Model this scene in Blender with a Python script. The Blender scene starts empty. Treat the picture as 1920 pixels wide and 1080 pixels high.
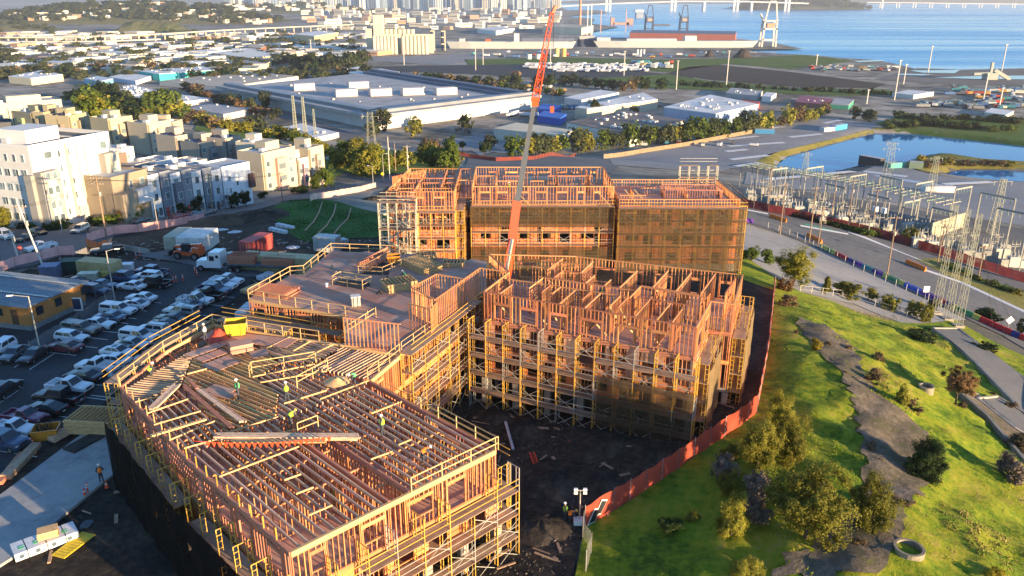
import bpy, bmesh, math, random
import numpy as np
from mathutils import Vector, Matrix, geometry
random.seed(7); RNG = np.random.default_rng(7)
SC = bpy.context.scene
COL = SC.collection
R = math.radians

# ------------------------------------------------------------------ camera, sky, sun, exposure
CAM_H = 40.0
PITCH = math.atan(546 / 1500)
cam_data = bpy.data.cameras.new('camera'); cam = bpy.data.objects.new('camera', cam_data); COL.objects.link(cam)
cam.location = (0, 0, CAM_H); cam.rotation_euler = (math.pi / 2 - PITCH, 0, 0)
cam_data.sensor_width = 36; cam_data.lens = 36 * 1500 / 1920
cam_data.clip_start = 0.5; cam_data.clip_end = 90000
SC.camera = cam
SUN_AZ, SUN_EL = R(-37), R(7.2)          # azimuth measured from +X, counter-clockwise
sun_dir = Vector((math.cos(SUN_AZ) * math.cos(SUN_EL), math.sin(SUN_AZ) * math.cos(SUN_EL), math.sin(SUN_EL)))
W = bpy.data.worlds.new('World'); SC.world = W; W.use_nodes = True
wn = W.node_tree; bg = wn.nodes['Background']
sky = wn.nodes.new('ShaderNodeTexSky'); sky.sky_type = 'NISHITA'; sky.sun_disc = False
sky.sun_elevation = SUN_EL; sky.sun_rotation = math.pi / 2 - SUN_AZ
sky.altitude = 100; sky.air_density = 1.0; sky.dust_density = 0.0; sky.ozone_density = 4.0
wn.links.new(sky.outputs[0], bg.inputs[0]); bg.inputs[1].default_value = 0.135
sl = bpy.data.lights.new('sun', 'SUN'); sl.energy = 5.0; sl.angle = R(0.5); sl.color = (1.0, 0.72, 0.42)
so = bpy.data.objects.new('sun', sl); COL.objects.link(so)
so.rotation_euler = sun_dir.to_track_quat('Z', 'Y').to_euler(); so.location = sun_dir * 300
SC.view_settings.view_transform = 'Standard'; SC.view_settings.look = 'None'
SC.view_settings.gamma = 1; SC.view_settings.use_curve_mapping = False
SC.view_settings.exposure = 1.7
SC.render.engine = 'CYCLES'
SC.cycles.use_denoising = True
SC.cycles.max_bounces = 6; SC.cycles.diffuse_bounces = 2; SC.cycles.glossy_bounces = 2
SC.cycles.transmission_bounces = 3; SC.cycles.volume_bounces = 0; SC.cycles.transparent_max_bounces = 10
SC.cycles.caustics_reflective = False; SC.cycles.caustics_refractive = False

# ------------------------------------------------------------------ helpers
_c, _s = math.cos(PITCH), math.sin(PITCH)
def ray(u, v):
    dx = (u - 960) / 1500; dy = -(v - 540) / 1500
    return (dx, _c + dy * _s, -_s + dy * _c)
def at(u, v, z=0.0):
    d = ray(u, v); t = (z - CAM_H) / d[2]
    return (d[0] * t, d[1] * t, z)
def at2(u, v, z=0.0): return at(u, v, z)[:2]
def atY(u, v, Y):
    d = ray(u, v); t = Y / d[1]
    return (d[0] * t, Y, CAM_H + d[2] * t)

def props(o, label=None, cat=None, group=None, kind=None):
    if label: o['label'] = label
    if cat: o['category'] = cat
    if group: o['group'] = group
    if kind: o['kind'] = kind
    return o
def empty(name, loc, label=None, cat=None, group=None, rz=0.0):
    o = bpy.data.objects.new(name, None); COL.objects.link(o)
    o.location = loc; o.rotation_euler = (0, 0, rz); o.empty_display_size = 0.5
    return props(o, label, cat, group)
def link(name, me, parent=None, inv=True):
    o = bpy.data.objects.new(name, me); COL.objects.link(o)
    if parent:
        o.parent = parent
        if inv: o.matrix_parent_inverse = Matrix.Translation(-Vector(parent.location)) if parent.parent is None else Matrix.Identity(4)
    return o
def copy_tree(o, parent=None):
    c = o.copy(); COL.objects.link(c)
    if parent: c.parent = parent
    for ch in o.children: copy_tree(ch, c)
    return c

class MB:
    """collects faces for one mesh"""
    def __init__(s): s.v = []; s.f = []; s.m = []
    def add(s, vs, fs, m=0):
        b = len(s.v); s.v += [tuple(p) for p in vs]; s.f += [tuple(b + i for i in f) for f in fs]; s.m += [m] * len(fs); return s
    def hexa(s, p, m=0):   # 8 points: bottom 4, top 4
        return s.add(p, [(3, 2, 1, 0), (4, 5, 6, 7), (0, 1, 5, 4), (1, 2, 6, 5), (2, 3, 7, 6), (3, 0, 4, 7)], m)
    def box(s, c, d, rz=0.0, m=0):
        ca, sa = math.cos(rz), math.sin(rz); h = [x / 2 for x in d]; P = []
        for z in (-h[2], h[2]):
            for x, y in ((-h[0], -h[1]), (h[0], -h[1]), (h[0], h[1]), (-h[0], h[1])):
                P.append((c[0] + x * ca - y * sa, c[1] + x * sa + y * ca, c[2] + z))
        return s.hexa(P, m)
    def beam(s, p, q, w, h, m=0):
        p, q = Vector(p), Vector(q); d = (q - p)
        if d.length < 1e-6: return s
        d.normalize(); up = Vector((0, 0, 1)) if abs(d.z) < .95 else Vector((1, 0, 0))
        a = d.cross(up).normalized() * (w / 2); b = a.cross(d).normalized() * (h / 2)
        return s.hexa([p - a - b, p + a - b, q + a - b, q - a - b, p - a + b, p + a + b, q + a + b, q - a + b], m)
    def cyl(s, p, q, r0, r1=None, n=8, m=0, caps=True):
        r1 = r0 if r1 is None else r1; p, q = Vector(p), Vector(q); d = (q - p).normalized()
        up = Vector((0, 0, 1)) if abs(d.z) < .95 else Vector((1, 0, 0)); a = d.cross(up).normalized(); b = a.cross(d)
        vs = []
        for c, r in ((p, r0), (q, r1)):
            for i in range(n):
                t = 2 * math.pi * i / n; vs.append(c + a * (r * math.cos(t)) + b * (r * math.sin(t)))
        fs = [(i, (i + 1) % n, n + (i + 1) % n, n + i) for i in range(n)]
        if caps: fs += [tuple(range(n))[::-1], tuple(range(n, 2 * n))]
        return s.add(vs, fs, m)
    def prism(s, poly, z0, z1, m=0, mtop=None):
        n = len(poly); area = sum(poly[i][0] * poly[(i + 1) % n][1] - poly[(i + 1) % n][0] * poly[i][1] for i in range(n))
        if area < 0: poly = poly[::-1]
        vs = [(p[0], p[1], z0) for p in poly] + [(p[0], p[1], z1) for p in poly]
        s.add(vs, [(i, (i + 1) % n, n + (i + 1) % n, n + i) for i in range(n)], m)
        s.add([(p[0], p[1], z1) for p in poly], [tuple(range(n))], m if mtop is None else mtop)
        return s.add([(p[0], p[1], z0) for p in poly], [tuple(range(n))[::-1]], m)
    def mesh(s, name, mats, smooth=False):
        me = bpy.data.meshes.new(name); me.from_pydata(s.v, [], s.f)
        for x in (mats if isinstance(mats, (list, tuple)) else [mats]): me.materials.append(x)
        if any(s.m): me.polygons.foreach_set('material_index', s.m)
        if smooth: me.polygons.foreach_set('use_smooth', [True] * len(s.f))
        me.update(); return me
    def build(s, name, mats, parent=None, smooth=False, inv=True):
        return link(name, s.mesh(name, mats, smooth), parent, inv)

def np_mesh(name, V, F, mat, smooth=False):
    """fast mesh from numpy arrays; F is (n,3) or (n,4)"""
    V = np.ascontiguousarray(V, dtype=np.float32); F = np.ascontiguousarray(F, dtype=np.int32)
    me = bpy.data.meshes.new(name); k = F.shape[1]
    me.vertices.add(len(V)); me.vertices.foreach_set('co', V.ravel())
    me.loops.add(F.size); me.loops.foreach_set('vertex_index', F.ravel())
    me.polygons.add(len(F)); me.polygons.foreach_set('loop_start', np.arange(0, F.size, k, dtype=np.int32))
    if smooth: me.polygons.foreach_set('use_smooth', np.ones(len(F), dtype=bool))
    if mat: me.materials.append(mat)
    me.update(calc_edges=True); me.validate(); return me

# ------------------------------------------------------------------ materials
def _new(name):
    m = bpy.data.materials.new(name); m.use_nodes = True
    return m, m.node_tree, m.node_tree.nodes['Principled BSDF']
def M(name, col, rough=.75, var=.2, scale=2.0, col2=None, metal=0., spec=.3, rand=.0, bump=0., det=4., stretch=None, island=0., emit=0., sheen=0):
    """noise-varied principled; rand varies value per object, island per loose piece"""
    m, t, b = _new(name); N, L = t.nodes, t.links
    b.inputs['Roughness'].default_value = rough; b.inputs['Metallic'].default_value = metal
    b.inputs['Specular IOR Level'].default_value = spec
    tc = N.new('ShaderNodeTexCoord'); vec = tc.outputs['Object']
    oi = N.new('ShaderNodeObjectInfo')
    if rand:
        ad = N.new('ShaderNodeVectorMath'); ad.operation = 'MULTIPLY_ADD'; ad.inputs[1].default_value = (57, 33, 91)
        L.new(oi.outputs['Random'], ad.inputs[0]); L.new(vec, ad.inputs[2]); vec = ad.outputs[0]
    if stretch:
        mp = N.new('ShaderNodeMapping'); mp.inputs['Scale'].default_value = stretch; L.new(vec, mp.inputs[0]); vec = mp.outputs[0]
    nz = N.new('ShaderNodeTexNoise'); nz.inputs['Scale'].default_value = scale; nz.inputs['Detail'].default_value = det
    nz.inputs['Roughness'].default_value = .62; L.new(vec, nz.inputs['Vector'])
    rp = N.new('ShaderNodeValToRGB'); e = rp.color_ramp.elements
    c2 = col2 if col2 else tuple(min(1, x * (1 + var)) for x in col)
    c1 = col if col2 else tuple(x * (1 - var) for x in col)
    e[0].position = .32; e[1].position = .68; e[0].color = (*c1, 1); e[1].color = (*c2, 1)
    L.new(nz.outputs['Fac'], rp.inputs[0]); out = rp.outputs[0]
    if rand or island:
        hs = N.new('ShaderNodeHueSaturation'); L.new(out, hs.inputs['Color'])
        mr = N.new('ShaderNodeMapRange'); src = oi.outputs['Random']; am = rand
        if island:
            g = N.new('ShaderNodeNewGeometry'); src = g.outputs['Random Per Island']; am = island
            if rand:
                aa = N.new('ShaderNodeMath'); aa.operation = 'ADD'; fr = N.new('ShaderNodeMath'); fr.operation = 'FRACT'
                L.new(src, aa.inputs[0]); L.new(oi.outputs['Random'], aa.inputs[1]); L.new(aa.outputs[0], fr.inputs[0]); src = fr.outputs[0]
        mr.inputs['To Min'].default_value = 1 - am; mr.inputs['To Max'].default_value = 1 + am
        L.new(src, mr.inputs['Value']); L.new(mr.outputs[0], hs.inputs['Value']); out = hs.outputs[0]
        if am > .2:
            hr = N.new('ShaderNodeMapRange'); hr.inputs['To Min'].default_value = .487; hr.inputs['To Max'].default_value = .517; wf = N.new('ShaderNodeMath'); wf.operation = 'MULTIPLY_ADD'; wf.inputs[1].default_value = 7.3; wf.inputs[2].default_value = .1
            f2 = N.new('ShaderNodeMath'); f2.operation = 'FRACT'; L.new(src, wf.inputs[0]); L.new(wf.outputs[0], f2.inputs[0]); L.new(f2.outputs[0], hr.inputs[0]); L.new(hr.outputs[0], hs.inputs['Hue'])
    L.new(out, b.inputs['Base Color'])
    if bump:
        bp = N.new('ShaderNodeBump'); bp.inputs['Strength'].default_value = min(1, bump); bp.inputs['Distance'].default_value = .05 * max(1, bump)
        L.new(nz.outputs['Fac'], bp.inputs['Height']); L.new(bp.outputs[0], b.inputs['Normal'])
    if emit:
        b.inputs['Emission Color'].default_value = (*col, 1); b.inputs['Emission Strength'].default_value = emit
    return m
def Mground(name, cols, scales=(.05, .6), rough=.95, bump=.4, spec=.15, ramp=(.35, .5, .65)):
    """two-scale noise over several colours, for ground"""
    m, t, b = _new(name); N, L = t.nodes, t.links
    b.inputs['Roughness'].default_value = rough; b.inputs['Specular IOR Level'].default_value = spec
    tc = N.new('ShaderNodeTexCoord')
    a = N.new('ShaderNodeTexNoise'); a.inputs['Scale'].default_value = scales[0]; a.inputs['Detail'].default_value = 8; a.inputs['Roughness'].default_value = .6
    c = N.new('ShaderNodeTexNoise'); c.inputs['Scale'].default_value = scales[1]; c.inputs['Detail'].default_value = 6; c.inputs['Roughness'].default_value = .7
    L.new(tc.outputs['Object'], a.inputs[0]); L.new(tc.outputs['Object'], c.inputs[0])
    ml = N.new('ShaderNodeMath'); ml.operation = 'MULTIPLY_ADD'; ml.inputs[1].default_value = .5
    h = N.new('ShaderNodeMath'); h.operation = 'MULTIPLY'; h.inputs[1].default_value = .5; L.new(a.outputs['Fac'], h.inputs[0])
    L.new(c.outputs['Fac'], ml.inputs[0]); L.new(h.outputs[0], ml.inputs[2])
    rp = N.new('ShaderNodeValToRGB'); els = rp.color_ramp.elements
    while len(els) < len(cols): els.new(.5)
    for i, col in enumerate(cols):
        els[i].position = ramp[0] + (ramp[-1] - ramp[0]) * i / max(1, len(cols) - 1); els[i].color = (*col, 1)
    L.new(ml.outputs[0], rp.inputs[0]); L.new(rp.outputs[0], b.inputs['Base Color'])
    if bump:
        bp = N.new('ShaderNodeBump'); bp.inputs['Strength'].default_value = bump; bp.inputs['Distance'].default_value = .15
        L.new(c.outputs['Fac'], bp.inputs['Height']); L.new(bp.outputs[0], b.inputs['Normal'])
    return m
def Mwater(name, col, bump_scale=.08, bump=.15, rough=.08, stretch=(1, 1, 1), dist=1.0):
    m, t, b = _new(name); N, L = t.nodes, t.links
    b.inputs['Base Color'].default_value = (*col, 1); b.inputs['Roughness'].default_value = rough; b.inputs['IOR'].default_value = 1.33; b.inputs['Specular IOR Level'].default_value = .5
    tc = N.new('ShaderNodeTexCoord'); mp = N.new('ShaderNodeMapping'); mp.inputs['Scale'].default_value = stretch
    L.new(tc.outputs['Object'], mp.inputs[0])
    a = N.new('ShaderNodeTexNoise'); a.inputs['Scale'].default_value = bump_scale; a.inputs['Detail'].default_value = 4
    L.new(mp.outputs[0], a.inputs[0])
    bp = N.new('ShaderNodeBump'); bp.inputs['Strength'].default_value = bump; bp.inputs['Distance'].default_value = dist
    L.new(a.outputs['Fac'], bp.inputs['Height']); L.new(bp.outputs[0], b.inputs['Normal'])
    # wind streaks: gentle roughness bands
    mp2 = N.new('ShaderNodeMapping'); mp2.inputs['Scale'].default_value = (.0011, .011, 1); L.new(tc.outputs['Object'], mp2.inputs[0])
    w = N.new('ShaderNodeTexNoise'); w.inputs['Scale'].default_value = 1; w.inputs['Detail'].default_value = 5; L.new(mp2.outputs[0], w.inputs[0])
    mr = N.new('ShaderNodeMapRange'); mr.inputs['From Min'].default_value = .35; mr.inputs['From Max'].default_value = .65
    mr.inputs['To Min'].default_value = rough * .7; mr.inputs['To Max'].default_value = rough * 1.5
    L.new(w.outputs['Fac'], mr.inputs[0]); L.new(mr.outputs[0], b.inputs['Roughness'])
    return m
def Mleaf(name, c1, c2, trans=.25, rough=.7):
    m, t, b = _new(name); N, L = t.nodes, t.links
    g = N.new('ShaderNodeNewGeometry'); oi = N.new('ShaderNodeObjectInfo'); tc = N.new('ShaderNodeTexCoord')
    nz = N.new('ShaderNodeTexNoise'); nz.inputs['Scale'].default_value = 1.1; nz.inputs['Detail'].default_value = 2; L.new(tc.outputs['Object'], nz.inputs[0])
    ad = N.new('ShaderNodeMath'); ad.operation = 'MULTIPLY_ADD'; ad.inputs[1].default_value = .45
    L.new(g.outputs['Random Per Island'], ad.inputs[0]); L.new(nz.outputs['Fac'], ad.inputs[2])
    mr = N.new('ShaderNodeMapRange'); mr.inputs['From Min'].default_value = .35; mr.inputs['From Max'].default_value = 1.05
    L.new(ad.outputs[0], mr.inputs[0])
    mx = N.new('ShaderNodeMix'); mx.data_type = 'RGBA'; mx.inputs[6].default_value = (*c1, 1); mx.inputs[7].default_value = (*c2, 1)
    L.new(mr.outputs[0], mx.inputs[0])
    hs = N.new('ShaderNodeHueSaturation'); r2 = N.new('ShaderNodeMapRange'); r2.inputs['To Min'].default_value = .72; r2.inputs['To Max'].default_value = 1.3
    L.new(oi.outputs['Random'], r2.inputs[0]); L.new(r2.outputs[0], hs.inputs['Value']); L.new(mx.outputs[2], hs.inputs['Color'])
    L.new(hs.outputs[0], b.inputs['Base Color']); b.inputs['Roughness'].default_value = rough; b.inputs['Specular IOR Level'].default_value = .15
    tr = N.new('ShaderNodeBsdfTranslucent'); L.new(hs.outputs[0], tr.inputs[0])
    ms = N.new('ShaderNodeMixShader'); ms.inputs[0].default_value = trans
    L.new(b.outputs[0], ms.inputs[1]); L.new(tr.outputs[0], ms.inputs[2]); L.new(ms.outputs[0], N['Material Output'].inputs[0])
    return m
def Mnet(name, col, opacity):
    """woven debris netting: part open weave, part cloth"""
    m, t, b = _new(name); N, L = t.nodes, t.links
    b.inputs['Base Color'].default_value = (*col, 1); b.inputs['Roughness'].default_value = .9; b.inputs['Specular IOR Level'].default_value = .1
    tl = N.new('ShaderNodeBsdfTranslucent'); tl.inputs[0].default_value = (*[x * 1.3 for x in col], 1)
    m1 = N.new('ShaderNodeMixShader'); m1.inputs[0].default_value = .35; L.new(b.outputs[0], m1.inputs[1]); L.new(tl.outputs[0], m1.inputs[2])
    tp = N.new('ShaderNodeBsdfTransparent'); tc = N.new('ShaderNodeTexCoord')
    nz = N.new('ShaderNodeTexNoise'); nz.inputs['Scale'].default_value = .5; nz.inputs['Detail'].default_value = 5; L.new(tc.outputs['Object'], nz.inputs[0])
    mr = N.new('ShaderNodeMapRange'); mr.inputs['From Min'].default_value = .3; mr.inputs['From Max'].default_value = .7
    cx = N.new('ShaderNodeMix'); cx.data_type = 'RGBA'; cx.inputs[6].default_value = (*[x * .62 for x in col], 1); cx.inputs[7].default_value = (*[min(1, x * 1.25) for x in col], 1); L.new(nz.outputs['Fac'], cx.inputs[0]); L.new(cx.outputs[2], b.inputs['Base Color'])
    mr.inputs['To Min'].default_value = opacity - .1; mr.inputs['To Max'].default_value = opacity + .1; L.new(nz.outputs['Fac'], mr.inputs[0])
    m2 = N.new('ShaderNodeMixShader'); L.new(mr.outputs[0], m2.inputs[0]); L.new(tp.outputs[0], m2.inputs[1]); L.new(m1.outputs[0], m2.inputs[2])
    L.new(m2.outputs[0], N['Material Output'].inputs[0]); return m
def Mglass(name, col=(.03, .04, .05), rough=.06):
    m, t, b = _new(name); b.inputs['Base Color'].default_value = (*col, 1); b.inputs['Roughness'].default_value = rough
    b.inputs['Specular IOR Level'].default_value = .8; return m
def Mpaint(name, col, metal=0., rough=.25):
    m, t, b = _new(name); N, L = t.nodes, t.links; b.inputs['Base Color'].default_value = (*col, 1); b.inputs['Roughness'].default_value = rough
    b.inputs['Metallic'].default_value = metal; b.inputs['Coat Weight'].default_value = .5; b.inputs['Coat Roughness'].default_value = .08
    tc = N.new('ShaderNodeTexCoord'); nz = N.new('ShaderNodeTexNoise'); nz.inputs['Scale'].default_value = 1.5; nz.inputs['Detail'].default_value = 6; L.new(tc.outputs['Object'], nz.inputs[0])
    mr = N.new('ShaderNodeMapRange'); mr.inputs['To Min'].default_value = rough * .7; mr.inputs['To Max'].default_value = rough * 1.8; L.new(nz.outputs[0], mr.inputs[0]); L.new(mr.outputs[0], b.inputs['Roughness'])
    mx = N.new('ShaderNodeMix'); mx.data_type = 'RGBA'; mx.inputs[6].default_value = (*col, 1); mx.inputs[7].default_value = (*[x * .86 + .01 for x in col], 1)
    L.new(nz.outputs[0], mx.inputs[0]); L.new(mx.outputs[2], b.inputs['Base Color']); return m
# ------------------------------------------------------------------ terrain height
_cp = [(-45,25,0),(-45,55,0),(-45,85,0),(-32,110,0),(-5,25,0),(-8,60,-.2),(0,95,0),(20,105,-.6),(-20,120,-.6),(12,122,-1),(35,119,-1),
       (-60,70,0),(-70,45,0),(17.5,64,1.7),(24,77,1.4),(30,100,.3),(10,52,.3),(-70,100,-.3),(-100,60,1)]
_px = [(1100,990,.8),(1300,850,1.6),(1150,1070,1.2),(1500,900,2.6),(1600,700,2.4),(1500,600,1.8),(1440,640,1.4),(1500,1070,2.5),(1460,540,-3),(1420,500,-4),
       (1600,572,-10),(1700,605,-11),(1390,470,-7),(1400,415,-12),(1460,440,-13.5),(1550,500,-12.5),(1660,525,-15),(1800,592,-15.5),(1795,614,-14.5),
       (1850,690,-9.5),(1780,650,-9),(1915,790,-6.5),(1850,950,-1),(1750,800,-.5),(1900,1060,.5),(1700,950,2),(1700,680,-3),
       (1600,450,-16.5),(1800,545,-18),(1915,640,-17.5),(1500,380,-20),(1700,440,-21.5),(1880,500,-22),(1390,370,-18),(1915,440,-34),
       (1450,335,-44),(1600,350,-46),(1700,350,-48),(1850,370,-46),(900,333,-17),(1100,335,-18),(1300,350,-16),(760,330,-16.5),(690,345,-14.5),
       (900,308,-30),(1000,300,-36),(1250,290,-50),(1100,285,-50),(870,270,-46),(1400,250,-56),
       (150,437,-2.6),(130,425,-4),(30,480,-1),(0,440,-3.5),(430,388,-9),(300,402,-6.8),(545,357,-11.5),(640,342,-14),(180,287,-10),(320,287,-12),(60,262,-9),
       (460,255,-22),(620,275,-30),(700,262,-40),(560,243,-42),(250,227,-24),(0,228,-13),(200,440,-2.4),(380,420,-4.8),(450,395,-7),
       (565,376,-3.8),(600,445,-1.4),(720,402,-4.5),(480,440,-1.2),(420,460,-.6),(700,390,-6)]
_cp += [at(*p) for p in _px]
_cp += [(r * math.cos(R(a)), r * math.sin(R(a)), -57) for r in (560,) for a in (50, 60, 70, 80, 90, 100, 112, 125, 140)]
CP = np.array(_cp, dtype=float); _k = 12.0
def _ker(d2): return np.sqrt(d2 + _k * _k)
_D = ((CP[:, None, :2] - CP[None, :, :2]) ** 2).sum(-1)
_A = _ker(_D) + np.eye(len(CP)) * -.6
_n = len(CP); _AA = np.zeros((_n + 1, _n + 1)); _AA[:_n, :_n] = _A; _AA[_n, :_n] = 1; _AA[:_n, _n] = 1
_w = np.linalg.solve(_AA, np.concatenate([CP[:, 2], [0]]))
POND_PX = [(1452,331),(1450,315),(1475,295),(1560,271),(1645,249),(1700,250),(1800,260),(1990,282),(1990,306),(1900,303),(1840,299),(1790,291),(1745,289),(1715,297),(1690,306),(1606,311),(1540,328)]
POND2_PX = [(1762,328),(1800,318),(1880,318),(1990,324),(1990,342),(1850,337)]
def _ss(t): t = np.clip(t, 0, 1); return t * t * (3 - 2 * t)
def in_poly(P, X, Y):
    P = np.asarray(P); ins = np.zeros(X.shape, bool); n = len(P); j = n - 1
    for i in range(n):
        xi, yi, xj, yj = P[i][0], P[i][1], P[j][0], P[j][1]
        c = ((yi > Y) != (yj > Y)) & (X < (xj - xi) * (Y - yi) / (yj - yi + 1e-12) + xi); ins ^= c; j = i
    return ins
def poly_dist(P, X, Y):
    P = np.asarray(P); d = np.full(X.shape, 1e9)
    for i in range(len(P)):
        a = P[i]; b = P[(i + 1) % len(P)]; ex, ey = b[0] - a[0], b[1] - a[1]; l2 = ex * ex + ey * ey + 1e-9
        t = np.clip(((X - a[0]) * ex + (Y - a[1]) * ey) / l2, 0, 1); d = np.minimum(d, np.hypot(X - a[0] - t * ex, Y - a[1] - t * ey))
    return d
PONDS = [[at2(u, v, -59) for u, v in pp] for pp in (POND_PX, POND2_PX)]
def hgt(X, Y):
    X = np.asarray(X, float); Y = np.asarray(Y, float); sh = X.shape; x = X.ravel(); y = Y.ravel(); out = np.empty(len(x))
    for i in range(0, len(x), 20000):
        sl_ = slice(i, i + 20000); d2 = (x[sl_, None] - CP[None, :, 0]) ** 2 + (y[sl_, None] - CP[None, :, 1]) ** 2
        z = _ker(d2) @ _w[:-1] + _w[-1]
        r = np.hypot(x[sl_], y[sl_]); t = _ss((r - 430) / 110); z = z * (1 - t) - 57 * t
        z = np.maximum(z, -57.5)
        out[sl_] = z
    m = (y > 300) & (y < 800) & (x > 80)
    if m.any():
        for P in PONDS:
            d = poly_dist(P, x[m], y[m]); ins = in_poly(P, x[m], y[m]); d = np.where(ins, -d, d)
            t = _ss((d + 1) / 9); out[m] = out[m] * t + (-60.5) * (1 - t)
    return out.reshape(sh)
def h1(x, y): return float(hgt(np.array([x]), np.array([y]))[0])
def G(u, v):
    """ground point seen at pixel u,v"""
    d = np.array(ray(u, v)); t = np.linspace(20, 1200, 600); X, Y, Z = d[0] * t, d[1] * t, CAM_H + d[2] * t
    g = Z - hgt(X, Y); k = int(np.argmax(g < 0))
    if g[k] >= 0: return at(u, v, -57)
    a, b = t[max(k - 1, 0)], t[k]
    for _ in range(3):
        tt = np.linspace(a, b, 12); gg = CAM_H + d[2] * tt - hgt(d[0] * tt, d[1] * tt); k = max(1, int(np.argmax(gg < 0))); a, b = tt[k - 1], tt[k]
    x, y = d[0] * b, d[1] * b
    return (float(x), float(y), h1(x, y))
def GP(pts): return [G(u, v)[:2] for u, v in pts]

def densify(P, res):
    out = []
    for i in range(len(P)):
        a, b = P[i], P[(i + 1) % len(P)]; n = max(1, int(math.dist(a[:2], b[:2]) / res))
        for k in range(n): out.append((a[0] + (b[0] - a[0]) * k / n, a[1] + (b[1] - a[1]) * k / n))
    return out
def smooth_poly(P, n=2):
    for _ in range(n):
        P = [q for i in range(len(P)) for q in ((P[i][0] * .75 + P[(i + 1) % len(P)][0] * .25, P[i][1] * .75 + P[(i + 1) % len(P)][1] * .25),
                                                 (P[i][0] * .25 + P[(i + 1) % len(P)][0] * .75, P[i][1] * .25 + P[(i + 1) % len(P)][1] * .75))]
    return P
def sheet_mesh(name, poly, mat, off=0.0, res=2.0, z=None, pts=None, wob=0.0, zfun=None):
    B = densify(poly, res)
    if pts is None:
        xs = [p[0] for p in B]; ys = [p[1] for p in B]
        gx, gy = np.meshgrid(np.arange(min(xs), max(xs), res), np.arange(min(ys), max(ys), res)); gx, gy = gx.ravel(), gy.ravel()
    else: gx, gy = pts
    k = in_poly(B, gx, gy)
    if pts is None: k &= poly_dist(poly, gx, gy) > res * .4
    gx, gy = gx[k], gy[k]
    V2 = [Vector(p) for p in B] + [Vector((a, b)) for a, b in zip(gx, gy)]
    r = geometry.delaunay_2d_cdt(V2, [], [list(range(len(B)))], 1, 1e-4)
    vs = np.array([(v.x, v.y) for v in r[0]]); F = np.array([f for f in r[2] if len(f) == 3])
    Z = np.full(len(vs), z) if z is not None else (zfun or hgt)(vs[:, 0], vs[:, 1]) + off
    if wob: Z = Z + RNG.normal(0, wob, len(Z))
    return np_mesh(name, np.column_stack([vs, Z]), F, mat, True)
def zone(name, poly, mat, off=.05, res=2.5, label=None, kind='structure', z=None, sm=0, parent=None, wob=0):
    if sm: poly = smooth_poly(poly, sm)
    o = link(name, sheet_mesh(name, poly, mat, off, res, z, wob=wob), parent)
    if parent is None: props(o, label, None, None, kind)
    return o

# ------------------------------------------------------------------ ground materials
m_ground = Mground('ground_pale', [(.06, .065, .05), (.14, .13, .11), (.30, .27, .22), (.42, .38, .32)], (.012, .05), bump=.2, ramp=(.36, .5, .62))
m_dirt = Mground('site_dirt', [(.015, .014, .013), (.032, .027, .022), (.07, .055, .04), (.13, .10, .07)], (.15, 1.3), bump=1., ramp=(.36, .5, .68))
m_asphalt = Mground('asphalt', [(.035, .037, .04), (.05, .052, .056), (.075, .075, .078)], (.12, 1.8), bump=.15, rough=.85)
m_road = Mground('road', [(.10, .10, .105), (.14, .14, .14), (.18, .175, .17)], (.05, .8), bump=.1, rough=.85)
m_lot = Mground('lot', [(.20, .20, .205), (.26, .255, .25), (.31, .30, .29)], (.04, .5), bump=.1, rough=.9)
m_conc = Mground('concrete_slab', [(.22, .225, .23), (.33, .33, .32), (.40, .39, .37)], (.16, 1.2), bump=.1, rough=.85)
m_grass = Mground('grass', [(.05, .10, .008), (.14, .20, .012), (.25, .26, .02), (.31, .24, .06)], (.16, 1.3), bump=.8, ramp=(.38, .5, .64))
m_grass_dry = Mground('dry_grass', [(.10, .12, .02), (.20, .18, .05), (.27, .22, .09)], (.09, 1.1), bump=.8)
m_mound = Mground('mound_grass', [(.02, .075, .012), (.032, .11, .016), (.055, .145, .024)], (.2, 2.2), bump=.5)
m_path = Mground('old_asphalt', [(.10, .12, .025), (.10, .085, .06), (.16, .13, .095), (.24, .195, .145)], (.3, 1.8), bump=.8)
m_soil = Mground('dark_soil', [(.045, .036, .03), (.06, .048, .04), (.075, .06, .05)], (.01, .1), bump=.3)
m_bank = Mground('bank_grass', [(.10, .11, .02), (.19, .17, .035), (.26, .21, .07)], (.06, .5), bump=.8)
m_green = Mground('far_grass', [(.05, .09, .015), (.09, .14, .02), (.13, .14, .05)], (.02, .2), bump=.5)
m_sand = Mground('mudflat', [(.13, .12, .11), (.22, .20, .18)], (.01, .1), bump=.1)
m_bay = Mwater('bay_water', (.02, .32, .62), .05, .6, .22, (1, 1, 1), 1.0)
m_pond = Mwater('pond_water', (.01, .15, .36), .3, .03, .04)
m_white_line = M('line_paint', (.62, .62, .60), .8, .25, 3)
m_hillside = Mground('hillside', [(.06, .08, .025), (.12, .12, .05), (.18, .15, .09)], (.01, .08), bump=.4)

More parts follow.
